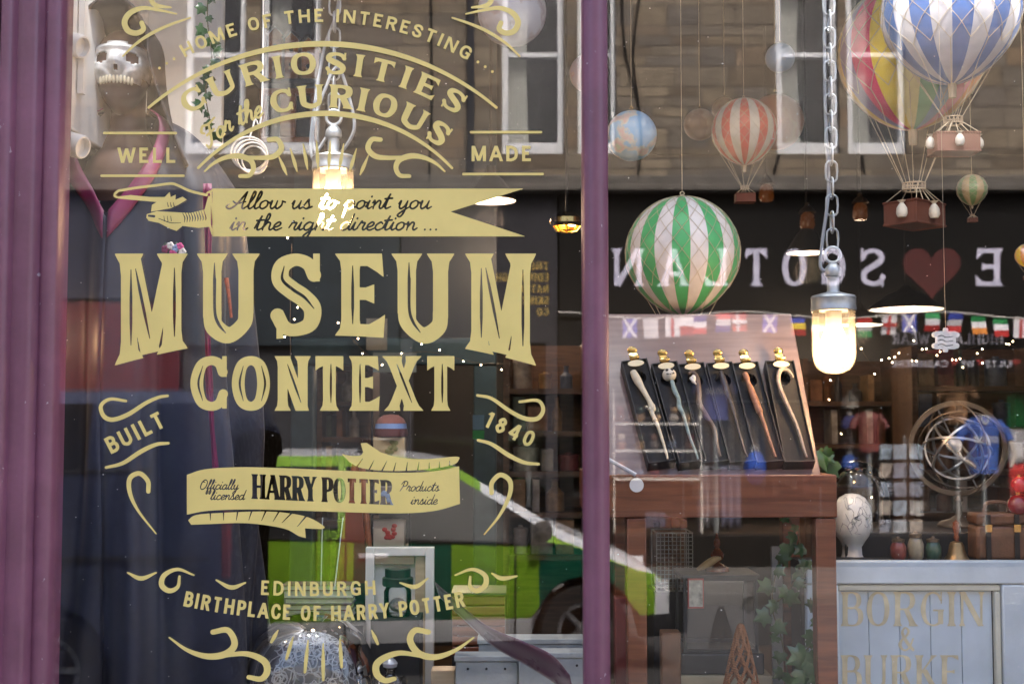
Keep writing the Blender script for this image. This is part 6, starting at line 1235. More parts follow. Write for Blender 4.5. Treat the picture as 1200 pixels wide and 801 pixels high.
# striped drawer crate, pale wooden block, grey wooden boxes
sc_ = thing('slatted_crate', 'red brown slatted wooden crate behind the satin ribbon', 'crate', W(565, 760, .52)); y = .50; xa, xb = W(532, 0, y).x, W(592, 0, y).x; za, zb = W(0, 768, y).z, W(0, 697, y).z
for i in range(6): z0 = za + (zb - za) * i / 6; MB().bx(xa, xb, y, y + .012, z0 + .001, z0 + (zb - za) / 6 - .003).build('slat', M_REDWOOD, sc_, bevel=.002)
for x in (xa, xb - .012): MB().bx(x, x + .012, y + .013, y + .14, za, zb).build('side_board', M_REDWOOD, sc_, bevel=.002)
MB().bx(xa, xb, y + .141, y + .15, za, zb).build('back_board', M_REDWOOD, sc_); MB().bx(xa - .003, xb + .003, y - .004, y + .153, zb + .001, zb + .006).build('rim', M_GREY, sc_)
tag(MB().bx(xa, xb, y, y + .15, .861, za - .001).build('crate_plinth', M_INW, None), 'dark block under the slatted crate', 'block')
M_GBOX = mat('grey_wood_box', (.30, .33, .33), .65, var=.2, scale=14, bump=.2)
for (a, b, t_, bt, y, dp, l_) in ((562, 690, 748, 830, .42, .07, 'weathered grey wooden box, longest and furthest back of its pile'), (536, 606, 768, 830, .34, .06, 'weathered grey wooden box nearest the white canvas'), (608, 690, 764, 830, .32, .06, 'weathered grey wooden box beside the mullion')):
    t = thing('grey_box', l_, 'box', (W((a + b) / 2, 0, y).x, y, .861), 'weathered grey boxes under the ribbon'); x0_, x1_ = W(a, 0, y).x, W(b, 0, y).x; z1_ = W(0, t_, y).z
    MB().bx(x0_, x1_, y, y + dp, .861, z1_ - .014).build('body', M_GBOX, t, bevel=.002); MB().bx(x0_ - .003, x1_ + .003, y - .003, y + dp + .003, z1_ - .013, z1_).build('lid', M_GBOX, t, bevel=.002)
    for q in range(3): MB().ball((x0_ + (x1_ - x0_) * (.2 + .3 * q), y - .0012, z1_ - .03), .003, 8, 6, (1, .5, 1)).build('stud', M_IRON, t)
tag(MB().bx(W(508, 0, .4).x, W(535, 0, .4).x, .40, .46, W(0, 800, .4).z - .05, W(0, 785, .4).z).build('pale_block', M_PALEW, None, bevel=.002), 'pale wooden block beside the white canvas', 'block')
# satin ribbon sweeping down
rb = MB(); P = sp3([W(512, 690, .36), W(540, 715, .33), (W(575, 745, .26)), W(615, 765, .21), W(650, 785, .17), W(672, 812, .15)], 10)
wds = np.interp(np.linspace(0, 1, len(P)), [0, .3, .6, 1], [.026, .030, .042, .060])
def rib(u, v):
    i = min(len(P) - 1, int(round(u * (len(P) - 1)))); return P[i] + Vector((.25 * (v - .5) * wds[i] * 1.2, .018 * sin((v - .5) * 3), (.5 - v) * wds[i] * 1.5))
rb.sheet(rib, len(P) - 1, 8); tag(rb.build('satin_ribbon', mat('plum_satin', (.085, .022, .045), .28, var=.15, sheen=.5), None, thick=.001, sharp=80), 'broad plum satin ribbon sweeping down across the grey boxes', 'ribbon')
# thin acrylic stand
ac = thing('acrylic_stand', 'thin clear acrylic stand with bent arms in front of the easel', 'stand', W(390, 690, .48)); mb = MB(); x0_, x1_ = W(378, 0, .48).x, W(402, 0, .48).x
MB().bx(x0_, x1_, .48, .483, W(0, 690, .48).z, W(0, 606, .48).z).build('upright', MATS['thin_acrylic'], ac); MB().tube([W(402, 606, .48), W(392, 690, .44)], .0014, 6).build('edge', mat('acrylic_edge', (.6, .66, .68), .2), ac); MB().tube([W(378, 606, .48), W(376, 690, .48)], .0014, 6).build('edge', MATS['acrylic_edge'], ac)
# white cable coil
co = MB(); rnd = random.Random(8); c = W(292, 180, .38); k = PX(.38)
for i in range(4): co.ring(c + Vector((i * 1.5 * k, i * .006, -i * 2 * k)), (21 - i * 1.5) * k, .0022, (rnd.uniform(-.3, .3), 1, rnd.uniform(.2, .7)), 40, 8)
co.tube(sp3([c + Vector((0, 0, 18 * k)), c + Vector((6 * k, 0, 40 * k)), c + Vector((14 * k, .01, 90 * k)), Vector((c.x + .02, c.y, ZCEIL))], 8), .002, 8)
tag(co.build('cable_coil', M_WHITE, None), 'loose coil of white cable hanging above the banner', 'cable')

# ---- deeper in the shop: shelves, birdhouses, cards, lamps, string lights
M_CAB = wood('orange_cabinet_wood', (.16, .055, .018), (.28, .11, .04), .45)
sh = thing('wall_shelf', 'dark shelf board carrying the birdhouses', 'shelf', W(345, 95, 1.5)); y = 1.45
MB().bx(W(300, 0, y).x, W(372, 0, y).x, y, y + .25, W(0, 98, y).z, W(0, 92, y).z).build('board', M_IRON, sh)
for a in (306, 366): MB().bx(W(a, 0, y + .2).x, W(a, 0, y + .2).x + .015, y + .2, y + .22, W(0, 92, y + .2).z + .001, 3.59).build('hanger_bar', M_IRON, sh)
for i, (px, l_) in enumerate(((322, 'orange birdhouse nearest the ivy'), (341, 'orange birdhouse in the middle of the shelf'), (361, 'orange birdhouse closest to the lamp chain'))):
    c = W(px, 92, y + .05); t = thing('birdhouse', l_, 'birdhouse', c, 'orange wooden birdhouses on the dark shelf'); k = PX(y + .05); w_ = 8 * k; h_ = (54 - 6 * i) * k
    MB().prism([(c.x - w_, c.z), (c.x + w_, c.z), (c.x + w_, c.z + h_), (c.x, c.z + h_ + w_), (c.x - w_, c.z + h_)], c.y, c.y + .09).build('body', M_CAB, t, bevel=.002)
    for s_ in (-1, 1): mb = MB(); mb.box((c.x + s_ * w_ * .62, c.y + .045, c.z + h_ + w_ * .58), (w_ * 1.75, .12, .008), (0, s_ * R(45), 0)); mb.build('roof', M_IRON, t)
    for zz_ in (.35, .72): MB().cyl((c.x, c.y - .001, c.z + h_ * zz_), (c.x, c.y + .004, c.z + h_ * zz_), w_ * .34, n=18).build('entrance_hole', M_BLK, t)
    MB().cyl((c.x, c.y - .03, c.z + h_ * .2), (c.x, c.y, c.z + h_ * .2), .004, n=8).build('perch', M_PALEW, t)
cb = thing('orange_cabinet', 'orange wooden cabinet with arched dark openings under the birdhouse shelf', 'cabinet', W(340, 165, 1.5)); xa, xb = W(306, 0, 1.5).x, W(372, 0, 1.5).x; z0_, z1_ = W(0, 168, 1.5).z, W(0, 104, 1.5).z
MB().bx(xa, xb, 1.52, 1.7, z0_, z1_).build('body', M_BLK, cb)
for a, b, c2, d in ((xa, xb, z1_ - .02, z1_), (xa, xb, z0_, z0_ + .02), (xa, xa + .02, z0_ + .02, z1_ - .02), (xb - .02, xb, z0_ + .02, z1_ - .02), ((xa + xb) / 2 - .025, (xa + xb) / 2 + .025, z0_ + .02, z1_ - .02)): MB().bx(a, b, 1.49, 1.519, c2, d).build('front_frame', M_CAB, cb, bevel=.003)
tag(MB().bx(xa - .03, xb + .03, 1.48, 1.75, z0_ - .03, z0_ - .001).build('bracket_shelf', M_IRON, None), 'dark bracket shelf under the orange cabinet', 'shelf')
# blue timber door frame at the back of the shop, shelf bays
M_BLUEF = mat('blue_timber', (.05, .105, .15), .5, var=.15); y = 3.2
df = thing('blue_door_frame', 'dark blue timber doorway at the back of the shop', 'doorway', (W(480, 0, y).x, y, .06))
for a, b in ((346, 372), (556, 582)): MB().bx(W(a, 0, y).x, W(b, 0, y).x, y, y + .1, .06, W(0, 428, y).z).build('post', M_BLUEF, df, bevel=.006)
MB().bx(W(346, 0, y).x, W(582, 0, y).x, y - .01, y + .11, W(0, 427, y).z, W(0, 396, y).z).build('lintel', M_BLUEF, df, bevel=.006)
MB().bx(W(346, 0, y).x, W(582, 0, y).x, y + .02, y + .06, W(0, 395, y).z, 3.59).build('panel', M_TEAL, df)
rnd = random.Random(21)
PAL = [(.20, .09, .04), (.12, .05, .03), (.28, .17, .08), (.06, .08, .13), (.30, .27, .22), (.16, .03, .03), (.05, .07, .05), (.10, .08, .07), (.36, .32, .28), (.04, .035, .04)]
GM = [mat('goods_%s' % n_, c_, .5, var=.35, scale=30) for n_, c_ in zip(('rust', 'brown', 'tan', 'blue', 'stone', 'red', 'green', 'taupe', 'cream', 'black'), PAL)]
GN = ['rust brown', 'dark brown', 'tan', 'blue', 'stone', 'red', 'dark green', 'taupe', 'cream', 'black']
def bay_shelf(px0, px1, y, tops_px, bot_px, label, seed, dens=1.0):
    rnd = random.Random(seed); t = thing('shelf_unit', label, 'shelves', (W((px0 + px1) / 2, 0, y).x, y, .06), 'shelf units inside the shop'); x0_, x1_ = W(px0, 0, y).x, W(px1, 0, y).x; zt_ = W(0, tops_px[0], y).z
    M_ = wood('shelf_wood', (.07, .035, .018), (.14, .07, .035), .5) if 'shelf_wood' not in MATS else MATS['shelf_wood']
    for x in (x0_, x1_ - .025): MB().bx(x, x + .025, y, y + .3, .06, zt_).build('side_panel', M_, t)
    MB().bx(x0_, x1_, y + .301, y + .315, .06, zt_).build('back_panel', M_, t)
    lv = list(tops_px[1:]) + [bot_px]
    for j, py in enumerate(lv):
        z = W(0, py, y).z; MB().bx(x0_ + .026, x1_ - .026, y + .002, y + .3, z - .022, z).build('shelf_board', M_, t)
        gap = (zt_ if j == 0 else W(0, lv[j - 1], y).z - .022) - z; x = x0_ + .04
        while x < x1_ - .07:
            w_ = rnd.uniform(.04, .11); h_ = min(gap * .92, rnd.uniform(.08, .26)); k = rnd.randrange(10)
            if x + w_ > x1_ - .03: break
            if rnd.random() < dens:
                kd = rnd.randrange(4); pos = ('top', 'second', 'third', 'fourth', 'fifth', 'lowest')[min(j, 5)]
                lab = '%s %s on the %s of the %s' % (GN[k], ('box', 'bottle', 'book', 'tin')[kd], pos + ' shelf', label.split(' seen ')[0].split(' with ')[0])
                c = Vector((x + w_ / 2, y + .09, z + .0005))
                if kd == 0: b_ = MB(); b_.bx(x, x + w_, y + .03, y + .2, c.z, c.z + h_); o = b_.build('goods_box', GM[k], None, bevel=.003)
                elif kd == 1: r_ = w_ * .4; b_ = MB(); b_.lathe([(0, 0), (r_, 0), (r_ * 1.02, h_ * .1), (r_, h_ * .55), (r_ * .4, h_ * .72), (r_ * .36, h_ * .92), (r_ * .45, h_ * .93), (r_ * .45, h_), (0, h_)], c, 16); o = b_.build('goods_bottle', GM[k], None)
                elif kd == 2: b_ = MB(); b_.bx(x, x + .03, y + .03, y + .19, c.z, c.z + h_); o = b_.build('goods_book', GM[k], None, bevel=.002); w_ = .03
                else: r_ = w_ * .48; b_ = MB(); b_.lathe([(0, 0), (r_, 0), (r_, h_ * .6), (r_ * 1.05, h_ * .61), (r_ * 1.05, h_ * .72), (r_ * .3, h_ * .76), (r_ * .3, h_ * .82), (0, h_ * .83)], c, 18); o = b_.build('goods_tin', GM[k], None)
                tag(o, lab, ('box', 'bottle', 'book', 'tin')[kd], 'goods on the shop shelves: %s %s' % (lab.replace(' on the', ',', 1), ''))
            x += w_ + rnd.uniform(.008, .03)
    return t
bay_shelf(376, 440, 3.45, (432, 470, 512, 556), 610, 'narrow brown shelves seen through the blue doorway', 2)
bay_shelf(590, 690, 2.6, (400, 455, 505, 552, 600), 650, 'brown shelves beside the mullion with mixed goods', 5)
bay_shelf(935, 1050, 3.6, (420, 470, 520, 570), 620, 'brown shelves behind the jar lamp', 7, .7)
bay_shelf(1060, 1215, 3.0, (405, 452, 500, 550), 600, 'dark brown shelves behind the armillary sphere', 9, .75)
bay_shelf(715, 800, 2.2, (610, 660, 710), 760, 'low shelves behind the wand case', 12, .8)
# postcard rack with cards
cr = thing('card_rack', 'black rack holding printed cards and tins behind the gold lettering', 'rack', W(458, 640, .95)); y = .95
for a in (436, 480): MB().cyl(W(a, 700, y), W(a, 480, y), .004, n=8).build('upright_rod', M_IRON, cr)
for py in (541, 600, 640): MB().bx(W(434, 0, y).x, W(482, 0, y).x, y - .02, y + .1, W(0, py, y).z - .006, W(0, py, y).z).build('tray', M_IRON, cr)
for i, (x0_, x1_, a, b, l_, kk) in enumerate(((440, 477, 640.5, 609, 'cream card with a red emblem on the lowest rack tray', 0), (440, 478, 599.5, 570, 'printed box with a blue picture on the middle rack tray', 1), (440, 477, 540.5, 512, 'tan landscape card standing on the top rack tray', 2))):
    t = thing('gift_box', l_, 'box', W((x0_ + x1_) / 2, a, y), 'boxes on the card rack'); X0_, X1_ = W(x0_, 0, y).x, W(x1_, 0, y).x; za, zb = W(0, a, y).z, W(0, b, y).z
    MB().bx(X0_, X1_, y, y + .05, za, zb).build('body', mat('box_cream_%d' % kk, ((.5, .45, .36), (.12, .10, .1), (.42, .34, .2))[kk], .6, var=.2, scale=20), t, bevel=.002)
    mb = MB(); rnd = random.Random(i)
    for q in range(9): mb.ball(((X0_ + X1_) / 2 + rnd.uniform(-.4, .4) * (X1_ - X0_) * .6, y - .001, (za + zb) / 2 + rnd.uniform(-.3, .3) * (zb - za)), .008, 8, 6, (1, .15, .8))
    mb.build('printed_emblem', ((mat('print_red', (.4, .04, .03), .6)), mat('print_blue', (.2, .3, .5), .6), mat('print_olive', (.2, .2, .08), .6))[kk], t)
c = W(458, 511, y + .03); k = PX(y); bh = thing('bobble_hat', 'blue white and maroon woolly hat on top of the card rack', 'hat', c)
MB().lathe([(0, 0), (19 * k, 0), (20 * k, 3 * k), (19.5 * k, 9 * k)], c, 24).build('brim', mat('wool_maroon', (.14, .05, .05), .9, bump=.5, bscale=200), bh); MB().lathe([(19 * k, 9.2 * k), (18 * k, 15 * k)], c, 24).build('band', mat('wool_blue', (.2, .32, .6), .9, bump=.5, bscale=200), bh); MB().lathe([(18 * k, 15.2 * k), (15 * k, 21 * k), (9 * k, 25 * k), (0, 26 * k)], c, 24).build('crown', mat('wool_rust', (.25, .10, .08), .9, bump=.5, bscale=200), bh)
# notices on the back panels
for i, (a, b, c2, d, yy, col_, l_) in enumerate(((432, 456, 373, 410, 3.1, (.30, .31, .30), 'faded paper notice pinned behind the last big letters'), (555, 568, 486, 503, 2.5, (.20, .36, .5), 'pale blue leaflet beside the date lettering'), (555, 568, 504, 514, 2.5, (.05, .4, .12), 'green and white leaflet under the pale blue leaflet'), (440, 490, 413, 436, 2.9, (.22, .3, .34), 'pale teal picture card behind the second name line'))):
    tag(MB().bx(W(a, 0, yy).x, W(b, 0, yy).x, yy, yy + .004, W(0, d, yy).z, W(0, c2, yy).z).build('paper_notice', mat('notice_%d' % i, col_, .7, var=.25, scale=12), None), l_, 'notice')
# ceiling lamps: shallow round shades with a glowing underside
def ceil_lamp(px, py, rpx, y, label, e, col_=(1, .68, .46)):
    c = W(px, py, y); r_ = rpx * PX(y); t = thing('ceiling_lamp', label, 'lamp', c, 'round lamps in the shop')
    MB().lathe([(0, .012), (r_ * .9, .012), (r_ * .98, .004)], c, 36).build('diffuser', glow('lamp_glow_%d' % int(e * 10), col_, .22), t)
    MB().lathe([(r_, 0), (r_ * 1.02, .004), (r_ * .96, .02), (r_ * .5, .09), (r_ * .2, .12), (.02, .15), (0, .15)], c, 36).build('shade', mat('shade_dark', (.06, .055, .05), .4, .4), t)
    MB().cyl(c + Vector((0, 0, .15)), Vector((c.x, c.y, ZCEIL)), .006, n=6).build('rod', M_IRON, t)
    lp = bpy.data.lights.new('lamp_light', 'POINT'); lp.energy = e * .65; lp.color = (1, .72, .48); lp.shadow_soft_size = .06; lo = bpy.data.objects.new('lamp_light', lp); COL.objects.link(lo); lo.parent = t; lo.location = (0, 0, -.08); return t
ceil_lamp(1062, 363, 43, 5.0, 'wide round shop lamp right of the jar lamp', 4.0); ceil_lamp(1008, 381, 26, 6.0, 'round shop lamp half hidden by the jar lamp', 3.2); ceil_lamp(946, 297, 24, 3.0, 'small round orange lamp behind the mirrored letters', 1.6, (1, .45, .15))
ceil_lamp(540, 354, 43, 4.6, 'upper of the two pinkish round lamps behind the name lettering', 3.6); ceil_lamp(540, 379, 38, 5.6, 'lower of the two pinkish round lamps behind the name lettering', 3.4); ceil_lamp(575, 236, 30, 2.6, 'round pinkish lamp behind the banner tail', 3.0)
c = W(664, 258, 1.3); k = PX(1.3); bl = thing('brass_bulkhead_lamp', 'brass caged lamp glowing beside the mullion', 'lamp', c); MB().lathe([(0, 10 * k), (10 * k, 9 * k), (19 * k, 2 * k), (20 * k, -4 * k), (17 * k, -8 * k)], c, 28).build('shade', M_BRASS, bl); MB().ball(c + Vector((6 * k, -6 * k, 0)), 8 * k, 16, 12).build('bulb', glow('brass_bulb', (1, .7, .3), 7), bl)
for q in range(8): MB().tube([c + Vector((20 * k * cos(q * pi / 4), 20 * k * sin(q * pi / 4), -2 * k)), c + Vector((12 * k * cos(q * pi / 4), 12 * k * sin(q * pi / 4), -13 * k)), c + Vector((0, 0, -15 * k))], .0022, 5).build('cage_bar', M_BRASS, bl)
MB().cyl(c + Vector((0, 0, 10 * k)), Vector((c.x, c.y, ZCEIL)), .004, n=6).build('rod', M_IRON, bl)
# amber lanterns high up at the back
for i, (px, py, y, l_) in enumerate(((1008, 244, 2.4, 'amber glass lantern left of the dark red basket'), (946, 255, 3.0, 'dim amber lantern beside the lamp chain'), (898, 222, 3.4, 'faint amber lantern under the red balloon'))):
    c = W(px, py, y); k = PX(y); t = thing('amber_lantern', l_, 'lantern', c, 'amber lanterns at the back'); MB().lathe([(0, -14 * k), (7 * k, -14 * k), (9 * k, -10 * k), (8 * k, 2 * k), (5 * k, 6 * k)], c, 20).build('glass_body', mat('amber_glass', (.10, .035, .015), .25, emit=(1, .3, .06), estr=.006), t); MB().lathe([(10 * k, 6 * k), (7 * k, 11 * k), (3 * k, 14 * k), (2 * k, 18 * k), (0, 18 * k)], c, 20).build('hood', M_BRZ, t); MB().cyl(c + Vector((0, 0, 18 * k)), Vector((c.x, c.y, ZCEIL)), .003, n=5).build('chain', M_IRON, t)
# string lights
def string(label, pts, y, n_, e=9):
    P = sp3([W(a, b, y) for a, b in pts], 12); t = thing('string_lights', label, 'fairy lights', P[0], 'fairy lights'); MB().tube(P, .0008, 4).build('wire', M_BRZ, t); rnd = random.Random(n_ * 7)
    for i in range(n_):
        p = P[int((i + .5) * len(P) / n_)] + Vector((rnd.uniform(-.01, .01), rnd.uniform(-.15, .15), rnd.uniform(-.03, .03))); MB().ball(p, .0021, 8, 6).build('bulb', glow('fairy_glow', (1, .72, .42), e), t)
string('string of tiny warm lights strung behind the jar lamp', [(1000, 395), (1030, 432), (1075, 415), (1120, 425), (1150, 418)], 1.6, 14); string('string of tiny warm lights looping above the armillary sphere', [(1010, 440), (1060, 405), (1100, 418), (1165, 400), (1200, 412)], 2.0, 11)
string('string of tiny warm lights behind the second name line', [(400, 380), (420, 405), (440, 418), (500, 412), (560, 425), (620, 425)], 1.8, 13); string('vertical string of tiny lights behind the big S', [(342, 285), (341, 330), (340, 380), (341, 430), (345, 480)], .8, 9, 4); string('string of faint lights low on the shelves', [(965, 425), (978, 455), (1000, 560), (1040, 580)], 2.2, 7, 6)
# small shaped ticket hanging on a thread
tk_ = thing('shaped_ticket', 'small white scalloped ticket with scribbled lines', 'ticket', W(1108, 398, .25)); F = Field(1088, 384, 1128, 412, .5); F.poly([(1096, 388), (1120, 388), (1120, 409), (1096, 409)])
for a, b in ((1095, 392), (1095, 405), (1121, 392), (1121, 405), (1108, 386.5), (1108, 410)): F.cap((a, b), (a, b + .1), 3.2, 3.2)
for yy in (394, 399, 404): F.path([(1099, yy, .5), (1104, yy - 1, .6), (1109, yy + 1, .5), (1117, yy, .4)], cut=True)
F.mesh(lambda u, v: W(u, v, .25)).build('card', M_WHITE, tk_, thick=.0012); MB().tube([W(1108, 385, .25), (W(1108, 385, .25).x, .25, ZCEIL)], .0004, 4).build('thread', M_ROPE, tk_)

# ================================================================== goods the pane mirrors from across the street
VB = lambda px, py, d=DF + .6: V(px, py, d)
M_WOOLW = mat('cream_wool', (.6, .58, .52), .9, bump=.5, bscale=200)
def vb(mb, a, b, t_, bt, d, dep): mb.bx(V(a, 0, d).x, V(b, 0, d).x, -d - dep, -d, V(0, bt, d).z, V(0, t_, d).z); return mb
# bunting along the fascia
bt = thing('flag_bunting', 'string of small national flags along the souvenir shopfront', 'bunting', V(950, 370, DF - .12)); d = DF - .12
FC = {'blue': (.03, .06, .42), 'white': (.74, .74, .8), 'red': (.5, .02, .02), 'green': (.01, .26, .07), 'orange': (.65, .22, .02), 'black': (.02, .02, .02), 'yellow': (.7, .5, .02)}
FM = {k_: mat('flag_' + k_, v_, .7, var=.05) for k_, v_ in FC.items()}
spec = ['S', 'R', 'E', ('white', 'red'), ('blue', 'white', 'red'), ('red', 'white', 'blue'), 'N', 'S', ('blue', 'yellow', 'red'), ('green', 'white', 'red'), ('red', 'white', 'green'), 'E', 'S', ('green', 'white', 'red'), ('blue', 'white', 'red'), ('green', 'white', 'orange'), ('green', 'white', 'red'), 'E', 'S', ('black', 'red', 'yellow')]
fx = [738, 762, 788, 804, 820, 848, 866, 903, 935, 960, 1013, 1043, 1066, 1093, 1120, 1147, 1173, 1197, 1222, 1248]
sag = lambda px: 369 + 4 * sin((px - 700) / 36.0)
MB().tube([V(px, sag(px), d) for px in range(655, 1300, 15)], .008, 5).build('cord', M_WHITE, bt)
for px, s_ in zip(fx, spec):
    w_, h_ = 17, 22; tl = (px % 7 - 3) * .5; mb = MB(); y_ = sag(px)
    def fp(u, v, o=0): p = V(px + (u - .5) * w_ + v * tl, y_ + 1 + v * h_, d); return p + Vector((0, .02 * sin(v * 4 + px) + o, 0))
    def patch(m_, pts, o): mb.add([fp(u, v, o) for u, v in pts], [tuple(range(len(pts)))], m_)
    if isinstance(s_, tuple):
        ms_ = [FM[c_] for c_ in s_]; n_ = len(s_)
        for i in range(n_):
            u0 = i / n_; patch(i, [(u0, 0), (u0 + 1 / n_, 0), (u0 + 1 / n_, 1), (u0, 1)] if s_[0] == 'blue' and s_[-1] == 'red' and n_ == 3 and False else [(0, u0), (1, u0), (1, u0 + 1 / n_), (0, u0 + 1 / n_)], 0)
    elif s_ == 'S': ms_ = [FM['blue'], FM['white']]; patch(0, [(0, 0), (1, 0), (1, 1), (0, 1)], 0); patch(1, [(0, 0), (.2, 0), (1, 1), (.8, 1)], .006); patch(1, [(1, 0), (.8, 0), (0, 1), (.2, 1)], .008)
    elif s_ == 'E': ms_ = [FM['white'], FM['red']]; patch(0, [(0, 0), (1, 0), (1, 1), (0, 1)], 0); patch(1, [(.4, 0), (.6, 0), (.6, 1), (.4, 1)], .006); patch(1, [(0, .4), (1, .4), (1, .6), (0, .6)], .008)
    elif s_ == 'N': ms_ = [FM['red'], FM['white']]; patch(0, [(0, 0), (1, 0), (1, 1), (0, 1)], 0); patch(1, [(.3, 0), (.5, 0), (.5, 1), (.3, 1)], .006); patch(1, [(0, .4), (1, .4), (1, .58), (0, .58)], .008)
    else: ms_ = [FM['white'], FM['red']]; patch(0, [(0, 0), (1, 0), (1, 1), (0, 1)], 0); patch(1, [(.25, .35), (.7, .3), (.75, .6), (.3, .65)], .006)
    mb.build('flag', ms_, bt)
# jerseys on torso forms
def jersey(px, py, s_, m_, trim, label, txt=None, arm=False, d=DF + .32):
    """A shirt on a torso form: body, sleeves, collar; s_ photo pixels per half height."""
    c = V(px, py, d); k = PX(d); t = thing('shirt_form', label, 'shirt display', Vector((c.x, c.y, .37)), 'shirts in the souvenir window'); mb = MB()
    pr = [(.50, -1.0, .30), (.50, -.5, .30), (.52, 0, .32), (.56, .45, .33), (.55, .72, .28), (.40, .9, .22), (.17, .98, .17)]
    n = 24; vs = [c + Vector((a * s_ * k * cos(q), b2 * s_ * k * sin(q), z * s_ * k)) for a, z, b2 in pr for q in [2 * pi * j / n for j in range(n)]]
    mb.add(vs, [(i * n + j, i * n + (j + 1) % n, (i + 1) * n + (j + 1) % n, (i + 1) * n + j) for i in range(len(pr) - 1) for j in range(n)])
    for sx in (-1, 1): mb.tube([c + Vector((sx * .45 * s_ * k, 0, .74 * s_ * k)), c + Vector((sx * .72 * s_ * k, .02, .45 * s_ * k)), c + Vector((sx * .86 * s_ * k, .05, .12 * s_ * k))], [.2 * s_ * k, .19 * s_ * k, .17 * s_ * k], 12)
    mb.build('shirt', m_, t, sharp=70); MB().ring(c + Vector((0, 0, .97 * s_ * k)), .18 * s_ * k, .03 * s_ * k, n=20, m=6).build('collar', trim, t)
    for sx in (-1, 1): MB().tube([c + Vector((sx * .18 * s_ * k, .17 * s_ * k, .95 * s_ * k)), c + Vector((0, .33 * s_ * k, .66 * s_ * k))], .03 * s_ * k, 6).build('collar_trim', trim, t)
    if arm:
        for sx in (-1, 1): MB().tube([c + Vector((sx * .86 * s_ * k, .05, .12 * s_ * k)), c + Vector((sx * .95 * s_ * k, .12, -.4 * s_ * k)), c + Vector((sx * .6 * s_ * k, .3, -.75 * s_ * k))], [.1 * s_ * k, .085 * s_ * k, .06 * s_ * k], 10).build('arm', mat('pale_form', (.55, .48, .42), .5), t)
    MB().cyl(Vector((c.x, c.y, .36)), c - Vector((0, 0, s_ * k)), .03, n=10).build('stand_rod', M_STEEL, t)
    if txt:
        F = Field(-5, -4, 120, 24, .8); wd = text(F, txt, 0, 0, 18, T=.2, t=.14, sf=.05, tr=.1); q = .9 * s_ / wd * 1.7
        def on(u, v): u2 = (u / wd - .5) * .86; return c + Vector((-u2 * s_ * k, (sqrt(max(0, 1 - (u2 / .54) ** 2)) * .335) * s_ * k + .03, (.04 + v * q / s_) * s_ * k))
        F.mesh(on).build('lettering', trim, t)
    return t
M_JN = mat('navy_jersey', (.07, .08, .26), .7, var=.15); M_JB = mat('blue_jersey', (.03, .10, .42), .7, var=.15)
jersey(838, 463, 29, M_JN, M_WHITE, 'navy jersey with white collar mirrored over the wand boxes', 'SCOTLAND'); jersey(1152, 520, 34, M_JB, M_WHITE, 'bright blue jersey on a form mirrored behind the armillary sphere', 'SCOTLAND', True); jersey(1120, 470, 26, mat('tan_jersey', (.25, .13, .06), .8), GM[0], 'tan jumper on a form mirrored above the armillary sphere'); jersey(1018, 505, 24, GM[5], GM[4], 'red jumper on a form mirrored beside the postcards'); jersey(620, 520, 26, GM[6], GM[4], 'green jumper on a form mirrored beside the mullion', None, False, DF + .4)
# tartan cloths on a rail
def tartan(name, c1, c2, c3):
    m = bpy.data.materials.new(name); m.use_nodes = True; n = m.node_tree; b = n.nodes['Principled BSDF']; b.inputs['Roughness'].default_value = .9; tc = n.nodes.new('ShaderNodeTexCoord')
    prev = None
    for dr, sc in (('X', 6), ('Z', 6), ('X', 17), ('Z', 17)):
        w1 = n.nodes.new('ShaderNodeTexWave'); w1.bands_direction = dr; w1.inputs['Scale'].default_value = sc; n.links.new(tc.outputs['Object'], w1.inputs['Vector']); g = n.nodes.new('ShaderNodeMath'); g.operation = 'GREATER_THAN'; g.inputs[1].default_value = .5 if sc < 10 else .93; n.links.new(w1.outputs['Fac'], g.inputs[0])
        x = n.nodes.new('ShaderNodeMix'); x.data_type = 'RGBA'; x.inputs[7].default_value = (c2 if sc < 10 else c3) + (1,); ml = n.nodes.new('ShaderNodeMath'); ml.operation = 'MULTIPLY'; ml.inputs[1].default_value = .6; n.links.new(g.outputs[0], ml.inputs[0]); n.links.new(ml.outputs[0], x.inputs[0])
        if prev is None: x.inputs[6].default_value = c1 + (1,)
        else: n.links.new(prev, x.inputs[6])
        prev = x.outputs[2]
    n.links.new(prev, b.inputs['Base Color']); return m
TT = [tartan('tartan_grey', (.30, .30, .34), (.06, .07, .10), (.6, .6, .62)), tartan('tartan_navy', (.03, .04, .12), (.10, .10, .16), (.45, .45, .5)), tartan('tartan_red', (.28, .02, .02), (.04, .03, .08), (.5, .4, .1))]
for i, (a, b, t_, b_, m_, l_) in enumerate(((812, 836, 545, 655, TT[0], 'pale grey tartan cloth hanging under the navy jersey'), (838, 862, 545, 650, TT[1], 'navy tartan cloth hanging beside the pale grey one'), (752, 775, 600, 690, TT[1], 'navy tartan cloth hanging in front of the left case leg'), (776, 800, 605, 690, TT[2], 'dark red tartan cloth hanging among the cloths'))):
    d = DF + .45; x0_, x1_, z0_, z1_ = V(a, 0, d).x, V(b, 0, d).x, V(0, b_, d).z, V(0, t_, d).z; z0_ = max(z0_, .4)
    tag(MB().sheet(lambda u, v: (x0_ + (x1_ - x0_) * u, -d + .02 * sin(u * 18), z0_ + (z1_ - z0_) * v), 24, 6).build('tartan_cloth', m_, None, thick=.01), l_, 'cloth', 'tartan cloths in the souvenir window')
